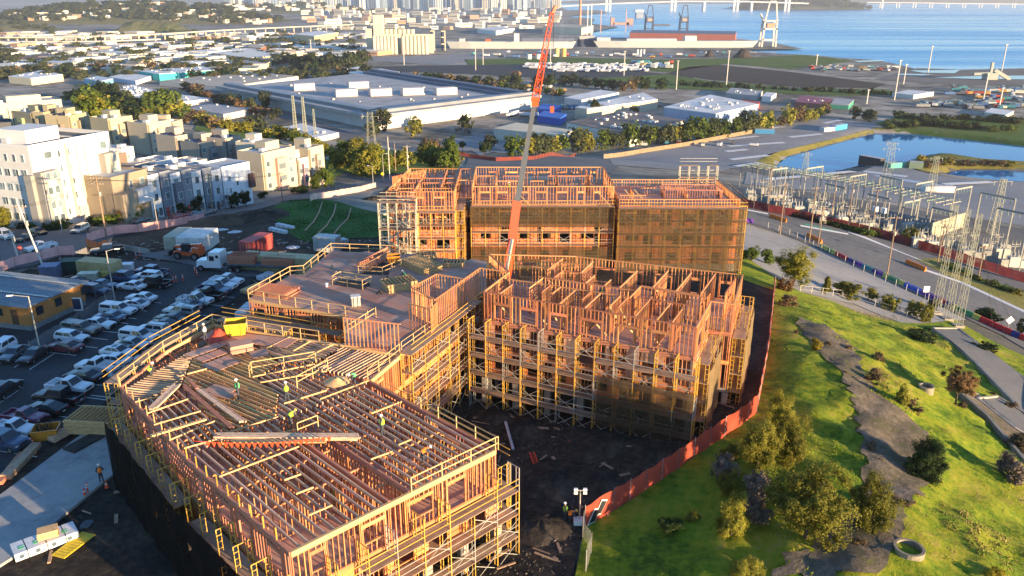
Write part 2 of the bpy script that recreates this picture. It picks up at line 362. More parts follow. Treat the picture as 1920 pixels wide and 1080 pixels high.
# ------------------------------------------------------------------ land, bay, ponds
SHORE = [(1990,127),(1920,128),(1800,133),(1720,130),(1690,122),(1640,112),(1585,109),(1520,103),(1470,101),(1400,96),(1395,93),(1506,91.5),(1440,78),(1385,73),(1240,66),(1212,72),(1112,70),(1105,60),
         (1160,50),(1130,47),(1108,44),(1115,35),(1060,31),(1140,24),(1120,19),(1065,19),(1052,13),(1046,7),(1046,3.0)]
def z57(u, v): return at2(u, v, -57.0)
land = [(-9000, -150), (1500, -150), (1500, 700)] + [z57(u, v) for u, v in SHORE] + [(-14000, 22000), (-14000, 3000)]
_gx, _gy = [], []
for (x0, x1, y0, y1, rs) in ((-180, 200, -20, 330, 3.0), (-420, 420, -100, 640, 9.0), (-1500, 1400, 640, 2000, 90), (-9000, 2500, 2000, 9000, 500)):
    a, b = np.meshgrid(np.arange(x0, x1, rs), np.arange(y0, y1, rs)); a, b = a.ravel(), b.ravel()
    if rs == 9.0: k = ~((a > -181) & (a < 201) & (b > -21) & (b < 331)); a, b = a[k], b[k]
    _gx.append(a); _gy.append(b)
_gx = np.concatenate(_gx); _gy = np.concatenate(_gy)
_ground = link('ground', sheet_mesh('ground', land, m_ground, 0, 400.0, pts=(_gx, _gy))); props(_ground, None, None, None, 'structure')
def lower_ground(polys, dz):
    me = _ground.data; n = len(me.vertices); co = np.empty(n * 3, np.float32); me.vertices.foreach_get('co', co); co = co.reshape(-1, 3)
    for P in polys:
        k = in_poly(P, co[:, 0], co[:, 1]) & (poly_dist(P, co[:, 0], co[:, 1]) > 1.5); co[k, 2] -= dz
    me.vertices.foreach_set('co', co.ravel()); me.update()
zone('bay', [(-15000, 900), (15000, 900), (40000, 45000), (-30000, 45000)], m_bay, z=-59.6, res=4000)
zone('pond', PONDS[0], m_pond, z=-59.2, res=20)
zone('pond', PONDS[1], m_pond, z=-59.2, res=20)

# ------------------------------------------------------------------ site surfaces
SITE = [(-78, 20), (-2, 20)] + GP([(1075,1075),(1092,985),(1210,915),(1330,830),(1415,770),(1440,640),(1452,520),(1400,480)]) + [(37, 128), (30, 143), (-20, 143)] + GP([(735,345),(700,365),(735,400),(735,445),(600,450),(540,430),(550,378),(450,392),(330,420),(230,440),(180,452)]) + [(-78, 95)]
zone('construction_dirt', SITE, m_dirt, .04, 1.6, sm=1, wob=.025)
lower_ground([SITE], .7)
zone('mound', GP([(560,372),(500,393),(540,440),(580,458),(640,447),(735,447),(735,404),(650,385)]), m_mound, .12, 1.5, sm=2)
CARPARK = [at2(*p, 0) for p in [(-120,560),(60,575),(160,520),(165,478),(330,492),(455,512),(480,520),(452,556),(330,640),(175,775),(140,800),(-120,985)]]
zone('car_park', CARPARK, m_asphalt, .17, 2)
SLAB = [at2(*p, .1) for p in [(-60,968),(0,930),(158,812),(202,813),(216,888),(187,911),(104,981),(50,1030),(0,1062),(-60,1092)]]
slab = MB().prism(SLAB, -.2, .22).build('concrete_slab', m_conc); props(slab, None, None, None, 'structure')
zone('access_track', [at2(*p, 0) for p in [(250,475),(330,462),(440,478),(500,520),(460,520),(330,490)]], m_road, .20, 2)
STREET = GP([(-60,520),(-60,440),(40,447),(140,428),(215,432),(330,415),(450,392),(520,370),(620,352),(720,338),(800,328),(880,318),(880,332),(800,341),(720,352),(630,366),(540,380),(455,401),(330,425),(215,444),(150,470),(60,500)])
zone('street', STREET, m_road, .16, 2)
# apron of wet asphalt at the site gate
zone('gate_apron', GP([(140,440),(215,440),(205,465),(165,478),(110,475)]), M('wet_asphalt', (.05, .048, .045), .22, .3, .6, spec=.5), .14, 2)
# grass hill on the right
HILL = GP([(1075,1100),(1096,992),(1210,922),(1330,838),(1418,776),(1444,640),(1455,525),(1500,548),(1560,566),(1620,592),(1700,607),(1790,600),(1860,640),(1990,700)]) + [(75, 20), (5, 20)]
def lump(x, y): return .28 * np.sin(x * .9 + np.sin(y * .5) * 1.5) * np.sin(y * .75 + np.cos(x * .4) * 1.4) + .14 * np.sin(x * 2.3 + y * .8 + np.sin(y * 1.9)) * np.sin(y * 2.0 - x * .5) + .9 * np.exp(-((x - 33) / 7) ** 2 - ((y - 62) / 16) ** 2) * .4
def edge_fade(x, y): return np.clip((poly_dist(HILL, x, y) - 1) / 4, 0, 1)
def hill_z(x, y): return hgt(x, y) + lump(x, y) * edge_fade(x, y)
props(link('grass_hill', sheet_mesh('grass_hill', HILL, m_grass, .07, .8, wob=.02, zfun=lambda x, y: hill_z(x, y) + .07)), None, None, None, 'structure')
lower_ground([HILL], .7)
zone('grass_verge', GP([(1386,470),(1412,492),(1452,520),(1450,545),(1420,535),(1380,520)]), m_grass, .08, 2)
def C8(x, y): return (1340 + x / 2.078, 560 + y / 2.078)
PATH = GP([C8(*p) for p in [(300,75),(430,110),(545,180),(585,330),(700,440),(820,520),(890,690),(800,770),(720,880),(690,1100),(180,1100),(300,1000),(480,900),(560,840),(590,700),(545,420),(470,280),(370,170)]])
PATH = [(p[0] + random.uniform(-.45, .45), p[1] + random.uniform(-.45, .45)) for p in densify(smooth_poly(PATH, 2), .7)]
props(link('old_path', sheet_mesh('old_path', PATH, m_path, .12, .8, wob=.02, zfun=lambda x, y: hill_z(x, y) + .13)), None, None, None, 'structure')
# lower lot, road and surfaces beyond
zone('lower_lot', GP([(1378,418),(1465,441),(1520,462),(1660,528),(1812,600),(1760,606),(1690,606),(1600,570),(1500,548),(1452,520),(1412,492),(1378,466)]), m_lot, .10, 3)
zone('lower_road', GP([(1376,372),(1480,398),(1600,425),(1690,456),(1780,488),(1990,550),(1990,690),(1880,630),(1812,598),(1660,524),(1520,459),(1465,438),(1376,412)]), m_road, .12, 3)
zone('road_verge', GP([(1716,487),(1760,485),(1830,520),(1990,575),(1990,608),(1900,575),(1800,530)]), m_grass_dry, .18, 3)
zone('substation_yard', GP([(1376,352),(1500,362),(1650,380),(1800,410),(1990,440),(1990,545),(1780,482),(1690,450),(1600,420),(1480,393),(1376,367)]), Mground('yard_gravel', [(.07, .07, .075), (.12, .12, .12), (.18, .17, .16)], (.1, .9)), .10, 4)
zone('shore_lot', GP([(1400,322),(1452,334),(1560,330),(1640,312),(1690,312),(1760,330),(1850,340),(1990,345),(1990,435),(1800,405),(1650,375),(1500,356),(1395,345)]), m_lot, .10, 6)
def F(pts): return [z57(u, v) for u, v in pts]
def farzone(name, pts, mat, off=.3, res=40): return zone(name, F(pts), mat, z=-57 + off, res=res)
zone('paved_lot', GP([(1130,292),(1250,270),(1350,245),(1560,222),(1650,235),(1640,243),(1540,266),(1440,290),(1400,310),(1355,322),(1250,318),(1150,310)]), m_lot, .25, 8)
zone('grass_slope', GP([(352,240),(420,232),(485,244),(520,266),(560,282),(618,300),(650,322),(625,336),(600,330),(480,300),(465,268),(400,256)]), m_green, .25, 4, sm=1)
zone('grass_slope', GP([(620,300),(660,282),(720,280),(800,290),(850,300),(868,318),(800,322),(720,328),(650,330)]), Mground('bright_verge', [(.06, .10, .015), (.12, .17, .02), (.20, .20, .05)], (.05, .4)), .25, 4, sm=1)
zone('fenced_lot', GP([(835,262),(900,252),(1010,262),(985,285),(900,292),(840,275)]), m_lot, .2, 8)
zone('crossroad', GP([(870,318),(880,290),(1000,300),(1130,296),(1160,312),(1130,330),(1000,330),(880,332)]), m_road, .2, 5)
zone('pond_bank', GP([(1420,318),(1408,305),(1460,285),(1560,262),(1640,240),(1662,240),(1655,250),(1560,273),(1478,297),(1452,316)]), m_bank, .25, 4)
zone('pond_bank', GP([(1655,248),(1662,236),(1760,238),(1990,262),(1990,284),(1800,262),(1700,252)]), m_green, .25, 6)
zone('pond_spit', GP([(1690,308),(1716,296),(1746,288),(1790,290),(1840,298),(1990,308),(1990,322),(1880,317),(1800,317),(1762,327),(1730,322)]), m_bank, .3, 3)
farzone('soil_field', [(1250,138),(1290,126),(1350,122),(1480,135),(1660,158),(1640,166),(1500,163),(1330,150)], m_soil)
farzone('grass_field', [(870,112),(1060,108),(1250,112),(1420,108),(1500,103),(1560,109),(1600,115),(1480,130),(1360,120),(1250,136),(1050,120),(880,122)], m_green)
farzone('grass_field', [(1060,150),(1250,140),(1330,152),(1500,166),(1660,168),(1700,178),(1560,180),(1300,168),(1100,160)], m_green, .35)
farzone('grass_field', [(1640,232),(1700,215),(1920,225),(1990,230),(1990,262),(1800,245),(1662,240)], m_green, .2)
farzone('mudflat', [(1640,150),(1720,128),(1800,131),(1990,127),(1990,160),(1800,160)], m_sand)
for pts in ([(1705,133),(1800,132),(1790,138),(1730,137)], [(1750,146),(1850,143),(1990,142),(1990,150),(1830,149)], [(1690,139),(1750,140),(1730,142),(1680,141)], [(1600,115),(1650,113),(1660,115),(1610,117)]):
    farzone('tide_pool', pts, m_pond, .6, 60)
farzone('grey_yard', [(700,108),(900,100),(1000,104),(880,112),(840,122),(700,115)], m_lot)
farzone('rail_yard', [(690,125),(860,122),(1060,120),(1300,145),(1300,160),(1060,150),(900,140),(760,135)], m_asphalt, .2)
farzone('main_street', [(330,150),(345,150),(700,262),(880,290),(870,305),(640,262)], m_road, .25)
DRY = [GP([C8(*p) for p in [(560,60),(760,80),(900,200),(930,260),(860,270),(800,200),(640,130)]]), GP([C8(*p) for p in [(840,800),(960,830),(1090,900),(1120,1010),(1000,1040),(850,1000),(790,900)]]), GP([C8(*p) for p in [(560,200),(680,240),(760,380),(830,480),(740,450),(640,370),(590,290)]])]
# ------------------------------------------------------------------ timber frame buildings
m_wood=M('framing_lumber', (.58, .235, .10), .72, .3, 3.0, rand=.32, island=.32)
m_wood2=M('joist_lumber', (.66, .44, .28), .75, .3, 3.0, rand=.32, island=.3)
m_red=M('red_treated_lumber', (.50, .20, .12), .75, .22, 3.0, rand=.15, island=.12)
m_pale=M('pale_lumber', (.64, .40, .18), .7, .2, 3.0, rand=.15, island=.12)
m_ply=M('plywood_deck', (.52, .22, .14), .8, .18, .35, col2=(.46, .31, .23), rand=.16)
m_osb=M('orange_sheathing', (.60, .20, .075), .8, .2, 3.0, rand=.2)
m_conc_w=M('concrete_wall', (.31, .275, .23), .85, .2, .6, rand=.1)
m_dark=M('dark_board_and_shade', (.05, .042, .036), .9, .3, 1.0)  # near-black for real boards and for painted shade inside rooms and openings
m_rail=M('guardrail_lumber', (.58, .38, .17), .7, .2, 3.0, rand=.18)
_cube={}
def cube_mesh(mat):
 if mat.name not in _cube:_cube[mat.name]=MB().box((0, 0, 0), (1, 1, 1)).mesh('piece_'+mat.name, mat)
 return _cube[mat.name]
_CV=np.array([(-.5, -.5, -.5), (.5, -.5, -.5), (.5, .5, -.5), (-.5, .5, -.5), (-.5, -.5, .5), (.5, -.5, .5), (.5, .5, .5), (-.5, .5, .5)])
_CF=np.array([(3, 2, 1, 0), (4, 5, 6, 7), (0, 1, 5, 4), (1, 2, 6, 5), (2, 3, 7, 6), (3, 0, 4, 7)])
def dirmat(p, q, w, h):
 """matrix taking the unit cube to a bar from p to q"""
 p, q=Vector(p), Vector(q);d=q-p;L=d.length;d.normalize()
 up=Vector((0, 0, 1))if abs(d.z)<.97 else Vector((0, 1, 0));y=up.cross(d).normalized();z=d.cross(y)
 m=Matrix((d*L, y*w, z*h)).transposed().to_4x4();m.translation=(p+q)/2;return m
class Frame:
 """a thing made of bars: the largest-showing bars of each kind become parts, the rest one part of kind stuff"""
 def __init__(s, root):s.root=root;s.items={}
 def bar(s, part, p, q, w, h, mat, prio=0.0):s.items.setdefault((part, mat.name), []).append((prio, dirmat(p, q, w, h), mat))
 def box(s, part, c, d, rz, mat, prio=0.0):
  m=Matrix.LocRotScale(Vector(c), Matrix.Rotation(rz, 3, 'Z').to_quaternion(), Vector(d));s.items.setdefault((part, mat.name), []).append((prio, m, mat))
 def flush(s, cap=300, restname=None):
  inv=Matrix.Translation(-Vector(s.root.location));left={}
  for(part, mn), L in s.items.items():left[part]=left.get(part, 0)+len(L)
  used={}
  for(part, mn), L in s.items.items():
   L.sort(key=lambda t:-t[0]);mat=L[0][2]
   room=max(0, int(cap*len(L)/left[part])if left[part]>cap else len(L))
   me=cube_mesh(mat)
   for pr, m, _ in L[:room]:
    o=bpy.data.objects.new(part, me);COL.objects.link(o);o.parent=s.root;o.matrix_parent_inverse=inv;o.matrix_basis=m
   rest=L[room:]
   if rest:
    A=np.array([np.array(m)for _, m, _ in rest]);V=np.einsum('nij,kj->nki', A[:, :3, :3], _CV)+A[:, None, :3, 3]
    Fc=(_CF[None]+8*np.arange(len(rest))[:, None, None]).reshape(-1, 4)
    o=link((restname or{}).get(part, part+'_rest'), np_mesh(part, V.reshape(-1, 3), Fc, mat), s.root);o['kind']='stuff'
def vis(x, y, z):
 return z*3-math.hypot(x, y)*.5
def wall_frame(Fm, p, q, z0, z1, mat, sp=.39, openings=None, door=False, prio=0., win=(1.5, .9, 2.15), skip_top=False, dw=.10, sw=.062):
 p, q=Vector(p[:2]), Vector(q[:2]);L=(q-p).length
 if L<.4:return
 d=(q-p)/L;a=math.atan2(d.y, d.x)
 def P(t, z):return(p.x+d.x*t, p.y+d.y*t, z)
 bonus=vis(*P(L/2, z1))+prio
 Fm.bar('bottom_plate', P(0, z0+.025), P(L, z0+.025), dw, .05, mat, bonus)
 Fm.bar('top_plate', P(0, z1-.05), P(L, z1-.05), dw+.02, .10, mat, bonus)
 ops=openings or[]
 t=0.03
 while t<L:
  op=next((o for o in ops if o[0]<t<o[1]), None)
  if op:
   if z1-.1-(op[3]+.3)>.1:Fm.box('stud', P(t, (z1-.1+op[3]+.3)/2), (sw, dw-.01, z1-.1-op[3]-.3), a, mat, bonus-2)
   if op[2]>z0+.2:Fm.box('stud', P(t, (z0+.05+op[2]-.06)/2), (sw, dw-.01, op[2]-.11-z0), a, mat, bonus-3)
  else:Fm.box('stud', P(t, (z0+z1-.05)/2), (sw, dw-.01, z1-z0-.15), a, mat, bonus)
  t+=sp
 for o in ops:
  Fm.bar('header', P(o[0]-.08, o[3]+.15), P(o[1]+.08, o[3]+.15), dw+.005, .28, mat, bonus)
  if o[2]>z0+.2:Fm.bar('sill', P(o[0], o[2]-.03), P(o[1], o[2]-.03), dw+.005, .06, mat, bonus)
  for e in(o[0]-.1, o[0], o[1], o[1]+.1):Fm.box('stud', P(e, (z0+z1)/2-.03), (.06, dw-.01, z1-z0-.16), a, mat, bonus+1)
def auto_open(L, z0, every=3.6, w=1.6, sill=.9, head=2.1, off=1.2, rng=None):
 out=[];t=off
 while t+w<L-.4:
  ww=w*random.choice((.6, 1, 1, 1.25));out.append((t, min(t+ww, L-.4), z0+(sill if random.random()<.75 else.1), z0+head));t+=every*random.uniform(.85, 1.15)
 return out
def sheath(Fm, p, q, z0, z1, ops, mat, out, prob=1.0):
 """sheathing panels between the openings of a wall, set on the outside face"""
 p, q=Vector(p[:2]), Vector(q[:2]);L=(q-p).length;d=(q-p)/L;n=Vector(out).normalized()*.075;a=math.atan2(d.y, d.x)
 def panel(t0, t1, a0, a1):
  if t1-t0<.05 or a1-a0<.05:return
  c=p+d*((t0+t1)/2)+n
  Fm.box('sheathing_panel', (c.x, c.y, (a0+a1)/2), (t1-t0-.015, .02, a1-a0-.015), a, mat, vis(c.x, c.y, a1))
 t=0.0;cuts=sorted(ops)
 for o in cuts+[(L, L, 0, 0)]:
  while t<o[0]-.02:
   e=min(t+1.22, o[0])
   if random.random()<prob:panel(t, e, z0, z1)
   t=e
  if o[1]>o[0]:
   if random.random()<prob:panel(o[0], o[1], z0, o[2]);panel(o[0], o[1], o[3], z1)
   t=o[1]
def clip_line(poly, p, d):
 """parameter intervals of the line p+t*d inside the polygon"""
 ts=[];n=len(poly)
 for i in range(n):
  a, b=poly[i], poly[(i+1)%n];ex, ey=b[0]-a[0], b[1]-a[1];den=d[0]*ey-d[1]*ex
  if abs(den)<1e-9:continue
  t=((a[0]-p[0])*ey-(a[1]-p[1])*ex)/den;s=((a[0]-p[0])*d[1]-(a[1]-p[1])*d[0])/den
  if 0<=s<1:ts.append(t)
 ts.sort();return list(zip(ts[::2], ts[1::2]))
def joists(Fm, poly, ang, sp, z, w, h, mat, inset=.08, jitter=.02, skip=.0, part='joist', prio=0):
 d=(math.cos(ang), math.sin(ang));n=(-d[1], d[0]);ks=[p[0]*n[0]+p[1]*n[1]for p in poly];k=min(ks)+sp/2
 while k<max(ks):
  for a, b in clip_line(poly, (n[0]*k, n[1]*k), d):
   if b-a>.6 and random.random()>skip:
    a+=inset;b-=inset;p=(n[0]*k+d[0]*a, n[1]*k+d[1]*a);q=(n[0]*k+d[0]*b, n[1]*k+d[1]*b)
    Fm.bar(part, (*p, z-h/2+random.uniform(-jitter, 0)), (*q, z-h/2+random.uniform(-jitter, 0)), w, h, mat, prio+(b-a)-math.hypot(*p)*.15)
  k+=sp*random.uniform(.93, 1.07)
def partitions(Fm, poly, ang, z0, z1, du, dv, mat, prob=.8, prio=-8, sp=.42):
 for A, D in((ang, du), (ang+math.pi/2, dv)):
  d=(math.cos(A), math.sin(A));n=(-d[1], d[0]);ks=[p[0]*n[0]+p[1]*n[1]for p in poly];k=min(ks)+D*.7
  while k<max(ks)-1:
   for a, b in clip_line(poly, (n[0]*k, n[1]*k), d):
    t=a+.3
    while t<b-.8:
     e=min(b-.2, t+random.uniform(2.5, 5.5))
     if random.random()<prob:wall_frame(Fm, (n[0]*k+d[0]*t, n[1]*k+d[1]*t), (n[0]*k+d[0]*e, n[1]*k+d[1]*e), z0, z1, mat, sp, prio=prio)
     t=e+random.choice((.1, 1.0))
   k+=D*random.uniform(.8, 1.25)
def guardrail(Fm, pts, z, closed=False, mat=None, sp=2.2, hts=(.55, 1.07)):
 mat=mat or m_rail
 for i in range(len(pts)-(0 if closed else 1)):
  a, b=Vector(pts[i][:2]), Vector(pts[(i+1)%len(pts)][:2]);L=(b-a).length;n=max(1, round(L/sp))
  for k in range(n+1):
   c=a.lerp(b, k/n);Fm.box('guardrail_post', (c.x, c.y, z+.54), (.065, .065, 1.1), math.atan2(b.y-a.y, b.x-a.x), mat, 5)
  for h in hts:Fm.bar('guardrail', (a.x, a.y, z+h), (b.x, b.y, z+h), .035, .075, mat, 5)
def outn(poly, i):
 n=len(poly);area=sum(poly[k][0]*poly[(k+1)%n][1]-poly[(k+1)%n][0]*poly[k][1]for k in range(n))
 a, b=Vector(poly[i][:2]), Vector(poly[(i+1)%n][:2]);d=(b-a).normalized();v=Vector((d.y, -d.x));return v if area>0 else-v
def lerp2(a, b, t):return(a[0]+(b[0]-a[0])*t, a[1]+(b[1]-a[1])*t)
Z0, Z1, Z2, Z3, Z4=0.0, 3.3, 6.35, 9.4, 12.4
REST={'stud':'stud_framing', 'joist':'joist_framing', 'sheathing_panel':'sheathing', 'top_plate':'top_plates', 'bottom_plate':'bottom_plates', 'header':'headers', 'sill':'sills'}
def floor_slab(root, poly, z, th=.3, mat=None, name='floor_deck'):
 return MB().prism(poly, z-th, z).build(name, mat or m_ply, root)
def plywood_sheets(root, poly, ang, z, w=2.44, h=1.22, mat=None, limit=400):
 """floor sheathing laid as separate sheets with joints"""
 d=(math.cos(ang), math.sin(ang));n=(-d[1], d[0]);me=cube_mesh(mat or m_ply);ks=[p[0]*n[0]+p[1]*n[1]for p in poly]
 k=min(ks)+h/2;row=0;cnt=0;inv=Matrix.Translation(-Vector(root.location))
 while k<max(ks):
  for a, b in clip_line(poly, (n[0]*k, n[1]*k), d):
   t=a+.02-(w/2 if row%2 else 0)
   while t<b-.1 and cnt<limit:
    s0, s1=max(t, a), min(t+w, b)
    if s1-s0>.15:
     c=(n[0]*k+d[0]*(s0+s1)/2, n[1]*k+d[1]*(s0+s1)/2, z+random.uniform(0, .006))
     o=bpy.data.objects.new('plywood_sheet', me);COL.objects.link(o);o.parent=root;o.matrix_parent_inverse=inv
     o.matrix_basis=Matrix.LocRotScale(Vector(c), Matrix.Rotation(ang, 3, 'Z').to_quaternion(), Vector((s1-s0-.012, h-.012, .03)));cnt+=1
    t+=w
  k+=h;row+=1
# ------------------------------------------------------------------ scaffolding
m_yel=M('yellow_scaffold_paint', (.62, .36, .06), .5, .25, 4.0, rand=.2, spec=.4)
m_galv=M('galvanised_tube', (.45, .43, .38), .45, .2, 4.0, rand=.15, metal=.3)
m_plank=M('scaffold_plank', (.36, .24, .155), .85, .25, 2.0, rand=.25, island=.2)
m_net=Mnet('brown_debris_net', (.11, .08, .042), .64)
m_netb=Mnet('black_debris_net', (.010, .010, .010), .96)
_sm={}
def frame_mesh(mat):
 k='f'+mat.name
 if k not in _sm:
  b=MB();w=1.2
  for y in(0, -w):b.beam((0, y, 0), (0, y, 2.0), .06, .06)
  b.beam((0, .03, 1.97), (0, -w-.03, 1.97), .05, .05);b.beam((0, 0, 1.0), (0, -.32, 1.0), .04, .04);b.beam((0, -w, 1.0), (0, -w+.32, 1.0), .04, .04)
  for y in(-.32, -w+.32):b.beam((0, y, .25), (0, y, 1.95), .045, .045)
  for z in(.5, 1.5):
   b.beam((0, 0, z), (0, -.32, z), .04, .04);b.beam((0, -w, z), (0, -w+.32, z), .04, .04)
  _sm[k]=b.mesh('scaffold_frame', mat)
 return _sm[k]
def deck_mesh():
 if 'd' not in _sm:
  b=MB()
  for i in range(5):b.box((.5, -.12-i*.24, 0), (1.03, .225, .05))
  _sm['d']=b.mesh('plank_deck', m_plank)
 return _sm['d']
def brace_mesh():
 if 'x' not in _sm:
  b=MB();b.beam((0, 0, .35), (1, 0, 1.7), .028, .03);b.beam((0, .03, 1.7), (1, .03, .35), .028, .03);_sm['x']=b.mesh('cross_brace', m_galv)
 return _sm['x']
def rail_mesh(mat):
 k='r'+mat.name
 if k not in _sm:
  b=MB();b.beam((0, 0, .55), (1, 0, .55), .04, .05);b.beam((0, 0, 1.05), (1, 0, 1.05), .04, .05);_sm[k]=b.mesh('guard_rail', mat)
 return _sm[k]
def net_sheet(name, root, p, q, z0, z1, mat, wav=.12, nx=None, bulge=0.0):
 p, q=Vector(p[:2]), Vector(q[:2]);L=(q-p).length;d=(q-p)/L;n=Vector((d.y, -d.x));nx=nx or max(4, int(L*2.5));nz=max(3, int((z1-z0)*1.6))
 V=[];ph=random.random()*9
 for j in range(nz+1):
  for i in range(nx+1):
   t=i/nx;z=z0+(z1-z0)*j/nz
   w=wav*(math.sin(t*L*1.9+j*.35+ph)*.5+math.sin(t*L*4.3-j*.8+ph)*.3)+bulge*math.sin(math.pi*j/nz)
   c=p+d*(t*L)+n*w;V.append((c.x, c.y, z))
 Fc=[(j*(nx+1)+i, j*(nx+1)+i+1, (j+1)*(nx+1)+i+1, (j+1)*(nx+1)+i)for j in range(nz)for i in range(nx)]
 return link(name, np_mesh(name, V, np.array(Fc), mat, True), root)
def scaffold(label, p, q, out, z0, nlev, bay=2.2, lift=2.0, mat=None, gap=.25, decks=None, brace=True, rails=True, nets=(), frame_alt=None, skipdeck=0.06, stagger=0, toprail=True):
 """runs of frames from p to q, standing out from the wall along `out`"""
 mat=mat or m_yel;p, q=Vector(p[:2]), Vector(q[:2]);o=Vector(out[:2]).normalized();p=p+o*gap;q=q+o*gap
 L=(q-p).length;d=(q-p)/L;n=max(1, round(L/bay));bl=L/n
 flip=Vector((-d.y, d.x)).dot(o)>0
 if flip:p, q, d=q, p, -d
 a=math.atan2(d.y, d.x);root=empty('scaffolding', (p.x, p.y, z0), label, 'scaffolding', 'scaffolding around the building site', a)
 def put(name, me, x, y, z, sx=1, sz=1):
  ob=bpy.data.objects.new(name, me);COL.objects.link(ob);ob.parent=root;ob.location=(x, y, z);ob.scale=(sx, 1, sz);return ob
 for i in range(n+1):
  top=nlev+(1 if(stagger and i%stagger)else 0)
  for k in range(top):
   fm=mat if not frame_alt or(i*7+k*3)%5 else frame_alt
   put('scaffold_frame', frame_mesh(fm), i*bl, 0, k*lift, 1, lift/2)
 for i in range(n):
  for k in range(nlev):
   if(decks is None or k+1 in decks)and random.random()>skipdeck:put('plank_deck', deck_mesh(), i*bl, 0, (k+1)*lift, bl)
   if brace and(i+k)%2==0 or k==0:put('cross_brace', brace_mesh(), i*bl, -1.22, k*lift, bl, lift/2)
   if rails and k>=1:put('guard_rail', rail_mesh(m_galv), i*bl, -1.2, k*lift, bl)
  if rails and toprail:put('guard_rail', rail_mesh(mat), i*bl, -1.2, nlev*lift, bl)
 for(t0, t1, za, zb, nm, nmat, wav)in nets:
  ob=net_sheet(nm, None, (t0*L, -1.32), (t1*L, -1.32), za-z0, zb-z0, nmat, wav);ob.parent=root
 return root
 # ------------------------------------------------------------------ block A: boomerang building with open roof joists
A=[(-13.0, 38.8), (-1.2, 50.1), (-12.1, 61.1), (-10.2, 66.3), (-15.7, 68.5), (-22.0, 70.6), (-29.7, 73.5), (-31.9, 66.9), (-32.7, 60.0), (-22.9, 48.9)]
rA=empty('timber_building', (-18, 55, 0), 'timber frame building in front with open roof joists and workers on top', 'building')
FA=Frame(rA)
for z in(Z1, Z2):floor_slab(rA, A, z, .3)
E1=Vector((.722, .692));E2=Vector((-.70, .714));a0=Vector(A[0])
def WA(s, t):v=a0+E1*s+E2*t;return(v.x, v.y)
ea=math.atan2(E2.y, E2.x);eb=math.atan2(E1.y, E1.x)
def c1(x, y):return at2(200+x/4, 560+y/4, 9.4)
def c3(x, y):return at2(340+x/3.856, 800+y/3.856, 9.4)
def c2(x, y):return at2(600+x/4.8, 620+y/4.8, 9.4)
for i in range(len(A)):
 p, q=A[i], A[(i+1)%len(A)];L=math.dist(p, q);out=outn(A, i)
 mw=m_red if i in(8, 9, 1, 7)else m_wood
 ops3=auto_open(L, Z2);wall_frame(FA, p, q, Z2, Z3-.3, mw, openings=ops3, prio=6 if i in(0, 9, 8, 2)else 0, dw=.14)
 ops2=auto_open(L, Z1, 3.2, 1.7);wall_frame(FA, p, q, Z1, Z2-.3, m_wood, openings=ops2, prio=-6)
 sheath(FA, p, q, Z1, Z2-.3, ops2, m_osb, out, .62 if i in(0, 1, 2)else.4)
 n=max(2, round(L/3.2));d=(Vector(q)-Vector(p)).normalized()
 for k in range(n+1):
  c=Vector(p).lerp(Vector(q), k/n);FA.box('concrete_pier', (c.x, c.y, Z1/2-.15), (.7, .45, Z1-.3), math.atan2(d.y, d.x), m_conc_w, 0)
 FA.bar('floor_edge_beam', (*p, Z1-.16), (*q, Z1-.16), .34, .34, m_conc_w, 0)
 FA.bar('rim_beam', (*p, Z2-.15), (*q, Z2-.15), .22, .32, m_wood, 0)
 FA.bar('rim_beam', (*p, Z3-.15), (*q, Z3-.15), .20, .32, m_red if i in(1, 8, 9, 7)else m_pale, 9)
core=[(-15, 46), (-8, 52), (-15, 60), (-24, 66), (-27, 60), (-20, 50)]
MB().prism(core, 0.02, Z1-.3).build('ground_floor_shade_block', m_dark, rA)  # solid block whose dark colour stands in for ground-floor shade
partitions(FA, A, eb, Z2, Z3-.32, 3.4, 3.0, m_wood, .85)
partitions(FA, A, eb, Z1, Z2-.32, 5.0, 5.0, m_wood, .5, -30, .6)
for s in(7.1, 8.75):
 FA.bar('corridor_beam', (*WA(s, 0.1), Z3-.13), (*WA(s, 11.5), Z3-.13), .16, .34, m_red, 9)
 wall_frame(FA, WA(s, .2), WA(s, 11.4), Z2, Z3-.3, m_wood, prio=3)
JW, JH=.065, .22
joists(FA, [WA(0.1, .1), WA(7.0, .1), WA(7.0, 14.6), WA(.3, 14.6)], ea, .6, Z3, JW, JH, m_wood2, prio=4)
joists(FA, [WA(8.9, .1), WA(16.2, .1), WA(15.6, 14.8), WA(8.9, 14.6)], ea, .6, Z3, JW, JH, m_wood2, prio=4)
def pxdir(f, a, b):p, q=f(*a), f(*b);return math.atan2(q[1]-p[1], q[0]-p[0])
ang_c=pxdir(c1, (700, 650), (1250, 880))
m_goldj=M('golden_joist', (.70, .42, .18), .7, .25, 3, rand=.3, island=.3)
RC=[c1(*p)for p in[(560, 650), (640, 400), (760, 330), (1000, 330), (1260, 500), (1240, 560), (840, 570), (1330, 650), (1270, 880), (880, 1000)]]
RC=[c1(*p)for p in[(560, 650), (660, 400), (780, 320), (1080, 330), (1300, 480), (1120, 590), (1290, 700), (1270, 880), (890, 1000)]]
joists(FA, RC, ang_c, .46, Z3, .09, JH, m_goldj, prio=2)
RW=[c1(*p)for p in[(105, 690), (610, 395), (655, 410), (550, 645), (210, 775)]]
joists(FA, RW, math.atan2(A[6][1]-A[8][1], A[6][0]-A[8][0])-math.pi/2, .38, Z3, .06, JH, m_wood2, prio=0)
RS=[c1(*p)for p in[(215, 780), (550, 650), (885, 1000), (1270, 885), (1340, 930)]]+[WA(7, 14.7), WA(.3, 14.7)]
joists(FA, RS, math.atan2(A[8][1]-A[9][1], A[8][0]-A[9][0]), .55, Z3, JW, JH, m_wood2, prio=2)
